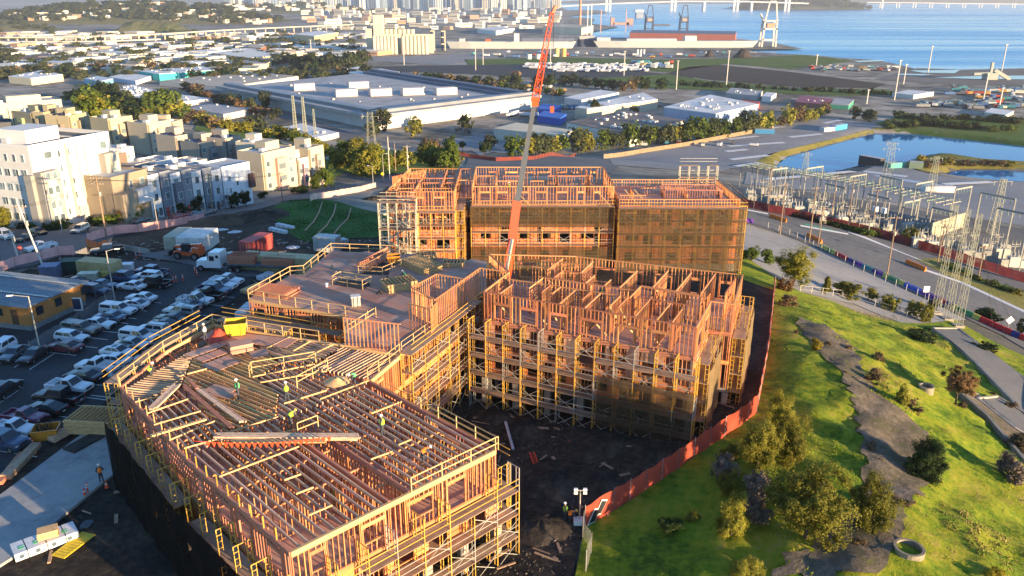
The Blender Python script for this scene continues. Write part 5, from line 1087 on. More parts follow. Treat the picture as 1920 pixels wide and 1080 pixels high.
stack('plywood_stack', 'square stack of plywood sheets on the roof joists', at(452, 656, Z3+.03), .5, (2.0, 1.5, .75), m_ply, 9, 'plywood stack', None, 'sheet', m_ply)
LS='long lumber lying on the roof joists'
def long_stack(label, f, a, b_, w, h, mat, rows=3, z=Z3+.08):
 p, q=f(*a), f(*b_);L=math.dist(p, q);root=empty('lumber_stack', ((p[0]+q[0])/2, (p[1]+q[1])/2, z), label, 'lumber stack', LS, math.atan2(q[1]-p[1], q[0]-p[0]));n=max(1, int(w/.16))
 for r in range(rows):
  for i in range(n):MB().box((random.uniform(-.2, .2), -w/2+(i+.5)*w/n, (r+.5)*h/rows), (L*random.uniform(.93, 1), w/n*.9, h/rows*.9)).build('board', mat).parent=root
long_stack('longest golden lumber stack across the joists behind the bunting', c3, (245, 95), (1300, 100), .65, .3, m_wood2, 2, Z3+.15);long_stack('thin loose boards in front of the longest golden lumber stack', c3, (365, 128), (1050, 128), .4, .12, m_pale, 1, Z3+.2)
long_stack('wide planks lying diagonally near the left eave', c1, (340, 840), (530, 655), .7, .15, m_wood2, 1);long_stack('brown boards running diagonally over close-set joists', c1, (570, 655), (945, 985), .35, .15, m_red, 1);long_stack('grey-brown boards beside the diagonal brown boards', c1, (690, 690), (1035, 945), .5, .15, m_wood2, 1);long_stack('short boards pointing at the roof centre', c1, (615, 620), (680, 690), .3, .2, m_red, 1)
long_stack('pale boards on the lower left of the roof', c1, (310, 1050), (750, 915), .3, .14, m_pale, 1)
bt=empty('bunting', at(525, 846, Z3+.6), 'line of orange-red warning pennants strung across the near joists', 'bunting');p, q=Vector((*c3(95, 165), Z3+.7)), Vector((*c3(1095, 150), Z3+.9));mfl=M('orange_flag', (.85, .09, .03), .7, .1)
bl_=bt.location.copy();b=MB()
for k in range(24):
 t0, t1=k/24, (k+1)/24;s0, s1=p.lerp(q, t0), p.lerp(q, t1);s0.z-=.35*math.sin(math.pi*t0);s1.z-=.35*math.sin(math.pi*t1);b.beam(s0, s1, .02, .02)
 if k>1:
  m=MB();d_=(s1-s0).normalized()*.17;c=(s0+s1)/2;n_=Vector((-d_.y, d_.x, 0)).normalized()*.01
  m.add([c-d_-n_, c+d_-n_, c+Vector((0, 0, -.42))-n_, c-d_+n_, c+d_+n_, c+Vector((0, 0, -.42))+n_], [(0, 2, 1), (3, 4, 5), (0, 1, 4, 3), (1, 2, 5, 4), (2, 0, 3, 5)]);m.build('pennant', mfl, bt)
b.build('cord', mfl, bt)
for(lab, u, v, a, b_, d, mt)in[('brown timber beams stacked at the lower left by the kerb', 42, 870, (0, 895), (60, 832), (5.5, .9, .5), m_plank), ('reddish timber beams along the left edge', 22, 882, (0, 900), (40, 850), (5, .6, .35), m_red), ('long red-brown timber pack behind the orange skip', 132, 812, (110, 815), (150, 793), (4.2, .8, .6), m_wood2), ('pale boards stacked beside the building near the silver sedan', 300, 648, (270, 672), (330, 620), (6.5, 1.2, .35), m_plank), ('red-brown boards beside the parked cars', 335, 615, (300, 640), (370, 590), (6, .5, .25), m_red), ('white pipe bundle lying along the building edge', 235, 690, (215, 705), (262, 672), (5.5, .5, .3), m_hat), ('pale plywood stack by the deck corner near the white pickups', 475, 545, (455, 552), (500, 532), (3.6, 1.6, .5), m_pale), ('dark beams lying on the concrete slab under the panels', 165, 832, (140, 842), (190, 815), (4, 1.6, .2), m_dark)]:
 g=on(u, v, .12 if 'slab' not in lab else.24);stack('timber_stack', lab, g, pxang(a, b_), d, mt, 3)
def wrapped(label, loc, ang, d, mat=None):
 root=empty('wrapped_lumber', loc, label, 'wrapped lumber', None, ang);mt=mat or M('white_lumber_wrap', (.62, .64, .66), .5, .1, 2)
 b=MB();b.box((0, 0, d[2]/2), d);b.build('wrap', mt).parent=root;s=MB();[s.box((x, 0, d[2]/2), (.06, d[1]+.03, d[2]+.03))for x in(-d[0]*.3, 0, d[0]*.3)];s.build('strap', m_trim).parent=root;return root, mt
wl=at(86, 1020, .1);wr, mt=wrapped('white plastic-wrapped lumber pack with blue and green marks by the slab', (wl[0], wl[1], .05), pxang((60, 1040), (152, 1005)), (4.4, 1.7, .65))
for k in range(4):
 o=MB().cyl((-1.75+k*1.1, -.865, .33), (-1.75+k*1.1, -.88, .33), .18, n=10).build('logo_mark', CC['steel']);o.parent=wr
 o=MB();o.box((-1.6+k*1.0, -.3, .665), (.4, .09, .012));o.box((-1.6+k*1.0, .0, .665), (.4, .09, .012));o.box((-1.75+k*1.0, -.15, .668), (.1, .26, .012));o=o.build('printed_mark', m_grn);o.parent=wr
stack('lumber_bundle', 'small straw-coloured bundles on the wrapped lumber pack', (wl[0]+.2, wl[1]+.2, .74), .5, (1.4, 1.0, .6), m_pale, 4, 'bundle')
mat_y=empty('tactile_mat', at(138, 1022, .08), 'yellow studded mat lying beside the wrapped lumber', 'mat', None, pxang((112, 1040), (165, 1000)));m_ym=M('yellow_mat', (.65, .48, .03), .6, .15, 3);MB().box((0, 0, .03), (3.0, 1.3, .05)).build('sheet', m_ym).parent=mat_y
b=MB();[b.box((-1.35+i*.3, -.5+j*.25, .065), (.12, .12, .03))for i in range(10)for j in range(5)];b.build('stud', m_ym).parent=mat_y
for(lab, u, v, a, b_, d)in[('white wrapped lumber on the dirt bank, upper pack', 535, 428, (515, 424), (552, 432), (4.5, .9, .6)), ('white wrapped lumber on the dirt bank, lower pack', 522, 436, (505, 430), (545, 440), (4.5, .9, .6)), ('white wrapped bundle beside the white container', 640, 462, (630, 465), (650, 460), (2.0, 1.6, 1.2)), ('white plastic-wrapped pack below the plywood deck corner', 462, 588, (440, 605), (478, 570), (4, 1.4, .8)), ('blue and white wrapped pack behind the parked white pickups', 498, 522, (485, 528), (515, 515), (2.6, 1.2, .6))]:
 wrapped(lab, on(u, v, .1), pxang(a, b_), d)
for i, (u, v, lab)in enumerate([(440, 436, 'white plastic sheet crumpled on the sunlit dirt bank'), (415, 432, 'small white plastic scrap left of the crumpled sheet'), (548, 465, 'dark and white sacks piled behind the tan container')]):heap('plastic_sheet', lab, 'plastic sheet', on(u, v, .03), 1.4, .35, M('sheet_white%d'%i, (.6, .6, .6), .5, .2, 3), i+5)
for i, (u, v, r, h, lab)in enumerate([(425, 420, 9, 1.8, 'heap of brown soil with a sunlit face beside the containers'), (490, 410, 9, 1.6, 'heap of dark soil below the townhouse street'), (700, 375, 4, 1.0, 'reddish soil heap behind the mound')]):heap('soil_heap', lab, 'soil heap', on(u, v, -.1), r, h, m_dirt if i else Mground('brown_soil', [(.06, .045, .03), (.13, .095, .06)], (.2, 1.5), bump=.9), i+20, 20)
for i, (u, v, r, h)in enumerate([(985, 800, 3.2, .6), (1140, 830, 4, .5), (1040, 905, 5, .9), (1130, 905, 4, .6), (1015, 985, 5, .8), (930, 780, 3, .6), (1230, 850, 3, .5)]):
 o=heap('spoil_heap', ['spoil heap below the front scaffold of the middle block', 'spoil heap in the middle of the courtyard', 'broad spoil heap left of the light mast', 'spoil heap between the light mast and the red fence', 'spoil heap at the bottom of the courtyard', 'spoil heap under the courtyard corner scaffold', 'spoil heap by the netted corner of the middle block'][i], 'soil heap', on(u, v, -.1), r, h, m_dirt, i+40, 18);o['group']='low spoil heaps in the courtyard'
n=5200;xy=np.column_stack([RNG.uniform(-6, 22, n), RNG.uniform(35, 74, n)]);k=in_poly(SITE, xy[:, 0], xy[:, 1])&~in_poly(A, xy[:, 0], xy[:, 1])&~in_poly(B, xy[:, 0], xy[:, 1]);xy=xy[k];z=hgt(xy[:, 0], xy[:, 1]);s=RNG.uniform(.03, .13, len(xy))
base=np.array([(1, 0, 0), (0, 1, 0), (-1, 0, 0), (0, -1, 0), (0, 0, .8), (0, 0, -.5)]);Fo=np.array([(0, 1, 4), (1, 2, 4), (2, 3, 4), (3, 0, 4), (1, 0, 5), (2, 1, 5), (3, 2, 5), (0, 3, 5)])
V=base[None]*s[:, None, None]*RNG.uniform(.6, 1.4, (len(xy), 6, 1))+np.column_stack([xy, z+.06])[:, None, :]
o=link('gravel', np_mesh('gravel', V.reshape(-1, 3), (Fo[None]+6*np.arange(len(xy))[:, None, None]).reshape(-1, 3), M('stones', (.10, .085, .065), .9, .4, 3, island=.6)));props(o, 'scattered pale stones over the courtyard soil', 'gravel', None, 'stuff')
def pipe(label, a, b_, r, mat, name='pipe', dz=.15):p, q=Vector(on(*a)), Vector(on(*b_));p.z+=dz;q.z+=dz;o=MB().cyl(p, q, r, n=10).build(name, mat);return props(o, label, 'pipe')
pipe('long pale blue-grey pipe standing up from the courtyard soil', (948, 800), (962, 850), .14, M('pale_pipe', (.5, .52, .6), .5), dz=.5);pipe('short white pipe on the courtyard soil', (1020, 899), (1040, 908), .09, m_hat);pipe('thin red stake lying in the courtyard', (1066, 831), (1075, 822), .06, mfl)
ld=empty('ladder', on(1005, 870, .1), 'red ladder lying on the courtyard soil', 'ladder');p, q=Vector(on(997, 852, .25)), Vector(on(1009, 884, .15));sd=(q-p).normalized().cross(Vector((0, 0, 1)))*.22
for s in(-1, 1):MB().beam(p+sd*s, q+sd*s, .06, .08).build('rail', mfl, ld)
for k in range(9):c=p.lerp(q, (k+.5)/9);MB().beam(c-sd, c+sd, .04, .04).build('rung', mfl, ld)
lm=empty('light_mast', on(1086, 985), 'portable light mast with four white floodlights by the red fence', 'light mast');c=lm.location;MB().cyl(c, c+Vector((0, 0, 3.3)), .07, .05, 8).build('mast', m_galv, lm);MB().box(c+Vector((0, 0, .4)), (.9, .6, .45)).build('generator_base', m_hat, lm);MB().beam(c+Vector((-.45, 0, 3.25)), c+Vector((.45, 0, 3.25)), .06, .06).build('crossbar', m_galv, lm)
for dx in(-.36, .36):
 for dz in(3.12, 3.42):MB().box(c+Vector((dx, -.12, dz)), (.30, .18, .18)).build('floodlight', m_hat, lm)
def cone(label, loc):root=empty('traffic_cone', loc, label, 'traffic cone', 'traffic cones and posts');MB().cyl((0, 0, .04), (0, 0, .75), .17, .03, 10).build('cone', mfl, None).parent=root;MB().box((0, 0, .03), (.42, .42, .05)).build('base', m_trim).parent=root;MB().cyl((0, 0, .38), (0, 0, .52), .105, .075, 10).build('band', m_hat).parent=root
def tpost(label, loc):root=empty('traffic_post', loc, label, 'traffic post', 'traffic cones and posts');MB().cyl((0, 0, .04), (0, 0, 1.1), .075, .06, 10).build('post', mfl, None).parent=root;MB().cyl((0, 0, .0), (0, 0, .07), .24, .22, 10).build('base', m_trim).parent=root;[setattr(MB().cyl((0, 0, z), (0, 0, z+.12), .08, .08, 10).build('band', m_hat), 'parent', root)for z in(.6, .85)]
for(u, v, l)in[(326, 532, 'left post of the close pair by the black pickup'), (331, 531, 'right post of the close pair by the black pickup'), (344, 529, 'lone orange traffic post right of the close pair'), (366, 514, 'orange traffic post nearest the telehandler'), (370, 520, 'orange traffic post just below the one nearest the telehandler'), (88, 663, 'left orange traffic post at the lamp post base'), (98, 662, 'right orange traffic post at the lamp post base'), (256, 486, 'orange traffic post left of the telehandler'), (263, 481, 'orange traffic post by the concrete barriers'), (166, 928, 'orange traffic post on the lower slab edge')]:tpost('orange traffic post, '+l if not l.startswith('lone')and not l.startswith('orange')else l, on(u, v, .15))
for(u, v, l)in[(62, 836, 'orange cone below the rubbish skip'), (160, 932, 'orange cone beside the traffic post on the slab edge'), (201, 918, 'orange cone in the hole by the black screen')]:cone(l, on(u, v, .15))
for i, (u, v)in enumerate([(236, 469), (266, 474)]):
 o=MB();o.hexa([(-1.9, -.3, 0), (1.9, -.3, 0), (1.9, .3, 0), (-1.9, .3, 0), (-1.9, -.1, .85), (1.9, -.1, .85), (1.9, .1, .85), (-1.9, .1, .85)]);o=o.build('concrete_barrier', m_conc_w);o.location=on(u, v, .05);o.rotation_euler.z=-.45;props(o, ['left', 'right'][i]+' one of two concrete barriers behind the track', 'barrier', 'concrete barriers by the track')
cabinet('shiny box on legs standing on the plywood deck', cst(c7, 910, 610, Z3+.02), .3, (.9, .8, 1.0), (.5, .42, .35), 'tool_cart', 'cart');MB().cyl((0, 0, 0), (0, 0, .42), .16, .19, 12).build('bucket', m_hat);bk=bpy.data.objects['bucket'];bk.location=cst(c7, 692, 470, Z3+.02);props(bk, 'white bucket on the plywood deck', 'bucket')
for i, (x, y)in enumerate([(730, 330), (1090, 520), (760, 375), (1145, 415), (1490, 240)]):o=heap('offcut_pile', ['small pile of blue-grey scrap by the deck rail', 'dark tool heap on the deck beside the panels', 'brown offcuts left of the stair opening', 'offcuts behind the shaft opening', 'crumpled sheet at the far deck corner'][i], 'offcuts', cst(c7, x, y, Z3+.01), .45, .35, m_dark if i%2 else m_plank, i+60, 8)
o=heap('offcut_pile', 'pile of pale offcuts beside the bending worker in green', 'offcuts', cst(c1, 1730, 620, Z3+.03), 1.1, .35, m_pale, 77, 10)
# ------------------------------------------------------------------ mobile crane
cr=empty('mobile_crane', (-2.0, 103.5, -.3), 'tall mobile crane with orange, grey and red lattice boom', 'crane');m_cro=Mpaint('crane_orange', (.80, .10, .02));m_crg=Mpaint('crane_grey', (.10, .105, .11), .2, .4);m_lat=M('red_lattice', (.85, .10, .03), .5, .1)
def bp(u, v, Y):x, y, z=atY(u, v, Y);return Vector((x, y, z))
P0, P1, P2, P3=bp(950, 520, 101.5), bp(969, 382, 104), bp(1003, 190, 107), bp(1035, 24, 109.5)
base=Vector((P0.x, 101.5, .2));MB().box(base+Vector((0, 1.5, 1.0)), (2.8, 11, 1.2)).build('carrier', m_cro, cr);MB().box(base+Vector((.2, 4.5, 2.4)), (2.6, 3.4, 1.7)).build('counterweight', m_trim, cr);MB().box(base+Vector((-1.2, -.5, 2.6)), (1.1, 2.0, 1.8)).build('operator_cab', m_cro, cr);b=MB();b.box(base+Vector((-3.2, 0, .5)), (4, .4, .3));b.box(base+Vector((3.2, 0, .5)), (4, .4, .3));b.build('outrigger', m_cro, cr)
t, rm=wheel_meshes(.7)
for k in range(4):
 for s in(-1, 1):w=link('wheel', t, cr);w.location=base+Vector((s*1.2, -2+k*2.2, .45));w.rotation_euler.z=math.pi/2;w.scale=(1, 2.2, 1)
MB().beam(Vector((P0.x-.2, 101.2, 2.6)), P1, 1.0, 1.1).build('boom_base', m_cro, cr);b=MB();b.beam(P1, P1.lerp(P2, .5), .7, .75);b.beam(P1.lerp(P2, .48), P2, .54, .58);b.build('boom_telescope', m_crg, cr);MB().beam(P1-(P1-P0).normalized()*.3, P1+(P1-P0).normalized()*.35, 1.1, 1.2).build('boom_collar', m_cro, cr)
MB().beam(Vector((P0.x-.7, 99.6, 2.4)), P0.lerp(P1, .55)+Vector((.0, -.9, 0)), .35, .35).build('lift_ram', m_galv, cr)
dj=(P3-P2).normalized();ax=dj.cross(Vector((0, 1, 0))).normalized();ay=dj.cross(ax);b=MB();LJ=(P3-P2).length;nb=16
def lp(k, i):w=.48*(1-.5*k/nb);sx, sy=((-1, -1), (1, -1), (1, 1), (-1, 1))[i];return P2+dj*(LJ*k/nb)+ax*(w*sx)+ay*(w*sy)
for i in range(4):b.beam(lp(0, i), lp(nb, i), .10, .10)
for k in range(nb):
 for i in range(4):j=(i+1)%4;b.beam(lp(k, i), lp(k+1, j)if k%2 else lp(k, j), .045, .045);b.beam(lp(k, i)if(k+i)%2 else lp(k, j), lp(k+1, j)if(k+i)%2 else lp(k+1, i), .045, .045)
b.build('lattice_jib', m_lat, cr);MB().box(P2, (.9, .9, 1.2)).build('jib_mount', m_cro, cr);MB().beam(P3-dj*.2, P3+dj*.9+Vector((.3, 0, 0)), .35, .35).build('jib_tip', m_lat, cr)
hook=Vector(bp(1035, 205, 109.5));MB().cyl(P3+Vector((.25, 0, 0)), hook, .035, n=5).build('hoist_cable', m_trim, cr);MB().box(hook, (.5, .4, .8)).build('hook_block', m_lat, cr)
b=MB()
for k in range(6):b.beam(P2+dj*(k*1.1)-ay*.95, P2+dj*(k*1.1+.8)-ay*.7, .4, .25)
b.build('jib_winch', m_cro, cr)
# ------------------------------------------------------------------ fences round the site
m_redf=Mnet('red_fence_cloth', (.50, .10, .06), .95);m_pinkf=Mnet('pink_fence_cloth', (.62, .36, .34), .95);m_orf=Mnet('orange_fence_cloth', (.72, .20, .07), .95);m_post=M('fence_post', (.3, .28, .26), .6, .2)
def cloth_fence(label, px, h, mat, sp=3.0, name='mesh_fence', sub=1.0, posts=m_post, wav=.06):
 P=[Vector(on(u, v))for u, v in px];root=empty(name, P[0], label, 'fence');
 for i in range(len(P)-1):
  L=(P[i+1]-P[i]).length;n=max(1, round(L/sp))
  for k in range(n):
   a, c=P[i].lerp(P[i+1], k/n), P[i].lerp(P[i+1], (k+1)/n);a.z=h1(a.x, a.y);c.z=h1(c.x, c.y);V=[];nx, nz=6, 3;d=(c-a);nrm=Vector((d.y, -d.x, 0)).normalized();ph=random.random()*6
   for j in range(nz+1):
    for m in range(nx+1):t_=m/nx;q=a.lerp(c, t_)+nrm*(wav*math.sin(ph+t_*5+j)*(1 if 0<m<nx else 0));V.append((q.x, q.y, q.z+.06+(h-.06+(.05*math.sin(ph+t_*7)if j==nz else 0))*j/nz))
   link('cloth_panel', np_mesh('cloth_panel', V, np.array([(j*(nx+1)+m, j*(nx+1)+m+1, (j+1)*(nx+1)+m+1, (j+1)*(nx+1)+m)for j in range(nz)for m in range(nx)]), mat, True), root)
   MB().cyl(a+Vector((0, 0, -.2)), a+Vector((0, 0, h+.15)), .04, n=6).build('post', posts, root)
  e=P[i+1];MB().cyl(e+Vector((0, 0, -.2)), e+Vector((0, 0, h+.15)), .04, n=6).build('post', posts, root)
 return root
rf=cloth_fence('red fabric fence with a black graffiti mark beside the grass hill', [(1096, 992), (1150, 958), (1210, 922), (1270, 882), (1330, 840), (1385, 803), (1418, 776)], 2.1, m_redf, 2.4, wav=.06)
cloth_fence('red fabric fence running uphill past the middle block corner', [(1418, 776), (1430, 715), (1440, 660), (1444, 620), (1448, 580), (1452, 540)], 1.8, m_redf)
g0, g1=Vector(on(1096, 992)), Vector(on(1150, 958));gd=(g1-g0).normalized();gn=Vector((gd.y, -gd.x, 0)).normalized();gn=gn if gn.y<0 else-gn
def gpt(s, z, o):v=g0+gd*s+gn*o;return(v.x, v.y, g0.z+.1+(g1.z-g0.z)*s/(g1-g0).length+z)
for(mt, kk, o, nm)in((m_hat, 1.22, .10, 'mark_outline'), (m_trim, 1.0, .13, 'mark_fill')):
 b=MB()
 for quad in([(.1, .3), (.75, .25), (1.35, .95), (.75, 1.2)], [(.95, .75), (1.5, .65), (2.1, 1.4), (1.55, 1.65)]):
  cx=sum(p[0]for p in quad)/4;cz=sum(p[1]for p in quad)/4;q=[(cx+(p[0]-cx)*kk*1.05, cz+(p[1]-cz)*kk*1.1)for p in quad];b.hexa([gpt(x+.25, z, o)for x, z in q]+[gpt(x+.25, z, o+.015)for x, z in q])
 b.build(nm, mt, rf)
m_ch=Mnet('chain_link', (.35, .36, .36), .28)
cloth_fence('grey chain-link fence at the corner of the grass hill', [(1096, 992), (1092, 1010), (1108, 1040), (1098, 1075)], 1.9, m_ch)
cloth_fence('pink fabric fence along the street behind the containers', [(165, 455), (215, 440), (260, 436), (300, 430), (345, 422), (385, 414)], 1.7, m_pinkf);cloth_fence('pale pink fabric fence in front of the stop sign', [(-40, 520), (0, 512), (30, 500), (80, 488), (110, 480), (142, 478)], 1.7, m_pinkf)
cloth_fence('orange fabric panels beside the site gate', [(163, 463), (185, 470), (203, 466)], 1.5, m_orf, 2.2)
cloth_fence('pale pink fabric fence along the street behind the mound', [(582, 379), (600, 373), (640, 366), (675, 360), (705, 352)], 1.6, Mnet('pale_pink_cloth', (.70, .55, .48), .95));cloth_fence('salmon pink fence by the road behind the rear block', [(736, 347), (760, 341), (795, 332)], 2.6, m_orf)
cloth_fence('chain-link fence between the office and the car park', [(60, 668), (105, 640), (150, 612), (185, 588), (215, 565)], 1.9, m_ch);cloth_fence('chain-link fence around the cabins by the office', [(150, 545), (180, 560), (205, 550)], 1.9, m_ch)
m_polew=M('timber_pole', (.28, .19, .12), .85, .2, 2);m_polep=M('pale_pole', (.55, .52, .46), .7, .15, 2)
def lamp_post(label, px, h, arm, mat=None, base=False, gp='street lamps'):
 c=Vector(on(*px));root=empty('street_lamp', c, label, 'street lamp', gp);mt=mat or m_galv;MB().cyl(c, c+Vector((0, 0, h)), .1, .06, 8).build('pole', mt, root);a=Vector((*arm, 0));MB().cyl(c+Vector((0, 0, h-.05)), c+a+Vector((0, 0, h+.25)), .05, .04, 6).build('arm', mt, root);e=c+a+Vector((0, 0, h+.22));d=a.normalized();MB().beam(e-d*.1, e+d*.55, .26, .12).build('lamp_head', m_hat, root)
 if base:MB().cyl(c, c+Vector((0, 0, .75)), .42, .40, 14).build('concrete_base', m_conc_w, root)
lamp_post('tall car park lamp on a round concrete base', (78, 668), 7.6, (-1.7, -.3), base=True);lamp_post('car park lamp beside the tan container', (216, 565), 7.4, (1.2, .2));
for(px, h, arm, lab)in[((118, 440), 6.5, (-1.2, .2), 'street lamp in front of the white apartment block'), ((297, 432), 6.5, (-1.3, .3), 'street lamp at the tan townhouse corner'), ((417, 392), 6, (.8, .2), 'street lamp in front of the blue townhouses'), ((430, 392), 5, (.4, .2), 'short lamp at the end of the blue townhouses'), ((487, 365), 6, (-1, .2), 'street lamp by the side street of the cream townhouses'), ((700, 349), 6, (-1, 0), 'street lamp at the bend of the street'), ((1100-380, 343), 9, (1, 0), 'tall pole lamp behind the stair tower')]:lamp_post(lab, px, h, arm)
def util_pole(label, px, h, arms=1, lean=(0, 0), mat=None, gp='utility poles'):
 c=Vector(on(*px));root=empty('utility_pole', c, label, 'utility pole', gp);t=c+Vector((lean[0], lean[1], h));MB().cyl(c, t, .16, .11, 8).build('pole', mat or m_polew, root)
 for k in range(arms):
  e=c.lerp(t, 1-.04-.09*k);MB().beam(e+Vector((-1.1, .1, 0)), e+Vector((1.1, .1, 0)), .1, .12).build('crossarm', m_polew, root)
  for s in(-1, -.5, .5, 1):MB().cyl(e+Vector((s, .1, .05)), e+Vector((s, .1, .25)), .05, n=6).build('insulator', m_polep, root)
 MB().cyl(c.lerp(t, .72)+Vector((.22, 0, -.4)), c.lerp(t, .72)+Vector((.22, 0, .4)), .2, n=8).build('transformer', m_galv, root);return t
tops=[]
tops.append(util_pole('leaning pale utility pole by the stop sign', (84, 508), 10.5, 1, (-2.6, 1), m_polep));tops.append(util_pole('utility pole by the pink fence in front of the white block', (200, 446), 11.5, 2));tops.append(util_pole('short pale pole near the pale pink fence', (37, 492), 5.5, 0, (-.5, 0), m_polep));tops.append(util_pole('brown utility pole in front of the blue townhouses', (400, 402), 9.5, 2));tops.append(util_pole('slim utility pole at the side street corner', (530, 378), 7.5, 1))
tops.append(util_pole('utility pole behind the mound near the rear block', (766, 345), 12, 1, (0, 0), m_polep));tops.append(util_pole('pale pole behind the stair tower', (731, 338), 14, 0, (0, 0), m_polep));tops.append(util_pole('timber pole on the shrub slope', (742, 322), 10, 0))
def wires(label, pts, r=.018, sag=.8, off=(0, )):
 root=empty('overhead_wire', pts[0], label, 'wire', 'overhead wires');
 for o in off:
  b=MB()
  for i in range(len(pts)-1):
   a, c=Vector(pts[i])+Vector((o, 0, 0)), Vector(pts[i+1])+Vector((o, 0, 0));pv=a
   for k in range(1, 9):t_=k/8;q=a.lerp(c, t_);q.z-=sag*4*t_*(1-t_);b.beam(pv, q, r*2, r*2);pv=q
  b.build('cable', m_trim, root)
wires('wires from the leaning pole to the pole by the pink fence', [tops[0]-Vector((0, 0, .4)), tops[1]-Vector((0, 0, .5)), tops[3]-Vector((0, 0, .4)), tops[4]-Vector((0, 0, .4))], off=(-1, 0, 1));wires('wire from the leaning pole to the left edge', [tops[0]-Vector((0, 0, 1.5)), Vector(on(-80, 470))+Vector((0, 0, 7))])
def sign(label, px, h, w, hh, mat, shape=4, cat='sign'):
 c=Vector(on(*px));root=empty('sign_post', c, label, cat);MB().cyl(c, c+Vector((0, 0, h)), .035, n=6).build('post', m_galv, root);b=MB()
 if shape==8:b.cyl(c+Vector((0, -.05, h)), c+Vector((0, -.08, h)), w, n=8)
 elif shape=='d':b.hexa([c+Vector(p)for p in((0, -.04, h-w), (w, -.04, h), (0, -.04, h+w), (-w, -.04, h), (0, -.08, h-w), (w, -.08, h), (0, -.08, h+w), (-w, -.08, h))])
 else:b.box(c+Vector((0, -.06, h)), (w, .03, hh))
 o=b.build('panel', mat, root);return root, c
rt, c=sign('red octagonal stop sign by the pale pink fence', (43, 490), 2.3, .42, 0, CC['red'], 8);
fc=bpy.data.curves.new('stop', 'FONT');fc.body='STOP';fc.size=.27;fc.align_x='CENTER';fc.align_y='CENTER';fo=bpy.data.objects.new('stop_text', fc);COL.objects.link(fo);bpy.context.view_layer.update()
tm=bpy.data.meshes.new_from_object(fo.evaluated_get(bpy.context.evaluated_depsgraph_get()));bpy.data.objects.remove(fo);tm.materials.clear();tm.materials.append(m_hat);o=link('lettering', tm, rt);o.location=c+Vector((0, -.09, 2.3));o.rotation_euler=(math.pi/2, 0, 0)
sign('yellow diamond warning sign on the street bend', (718, 341), 2.6, .6, 0, M('sign_yellow', (.8, .6, .02), .5), 'd');sign('white square sign beside the lower lot fence', (1732, 570), 3.0, 1.1, 1.2, m_hat);sign('tilted white diamond sign by the lower road', (1888, 625), 2.6, .8, 0, m_hat, 'd')
def ring(label, px, r, h):o=MB();c=Vector(on(*px));n=24;V=[];[V.append((c.x+rr*math.cos(2*math.pi*i/n), c.y+rr*math.sin(2*math.pi*i/n), c.z+z))for rr, z in((r, -.3), (r, h), (r-.2, h), (r-.2, .05))for i in range(n)];o.add(V, [(k*n+i, k*n+(i+1)%n, (k+1)*n+(i+1)%n, (k+1)*n+i)for k in range(3)for i in range(n)]);o=o.build('concrete_ring', M('weathered_concrete', (.26, .22, .16), .9, .25, 1.5));return props(o, label, 'concrete ring')
ring('large concrete well ring on the grass hill near the bottom', (1702, 1042), 1.05, .75);ring('smaller concrete ring below the lone tree on the slope', (1735, 735), .8, .8)
cloth_fence('tan boarded fence along the far side of the paved lot', [(1132, 298), (1200, 288), (1290, 274), (1370, 258), (1450, 243)], 3.0, Mnet('tan_boards', (.42, .30, .18), .98), 8);cloth_fence('red boarded fence round the fenced lot', [(838, 284), (880, 296), (930, 303), (1000, 300), (1080, 292)], 2.0, Mnet('red_boards', (.24, .06, .045), .98), 8)
def debris(name, n, x0, x1, y0, y1, lab, holes, mat, ln=(.3, 2.2)):
 X, Y=RNG.uniform(x0, x1, n), RNG.uniform(y0, y1, n);k=in_poly(SITE, X, Y)
 for hp in holes:k&=~in_poly(hp, X, Y)
 b=MB()
 for x, y, z in zip(X[k], Y[k], hgt(X[k], Y[k])):b.box((x, y, z+.12), (random.uniform(*ln), random.uniform(.06, .3), random.uniform(.03, .14)), random.uniform(0, 3.14))
 props(b.build(name, mat), lab, 'debris', None, 'stuff')
debris('debris', 260, -8, 24, 32, 76, 'loose offcuts and scraps strewn over the courtyard soil', (A, B), m_plank);debris('debris', 500, -76, -18, 95, 140, 'scraps strewn over the storage area behind the car park', (CARPARK, ), m_conc_w, (.2, 1.4));debris('debris', 45, -40, -10, 26, 60, 'scraps on the mud by the black screen', (A, SLAB, CARPARK), m_plank)
pud=M('puddle_water', (.02, .022, .025), .06, .1)
for i, (u, v, w)in enumerate([(165, 985, .9), (1045, 890, 1.6), (980, 940, 1.3), (430, 475, 1.2), (395, 470, 1.4)]):g=G(u, v);w*=.6;zone('puddle', [(g[0]+w*math.cos(a)*random.uniform(.5, 1.2), g[1]+w*1.4*math.sin(a)*random.uniform(.5, 1.2))for a in[k*.52 for k in range(12)]], pud, .12, .4, sm=3)
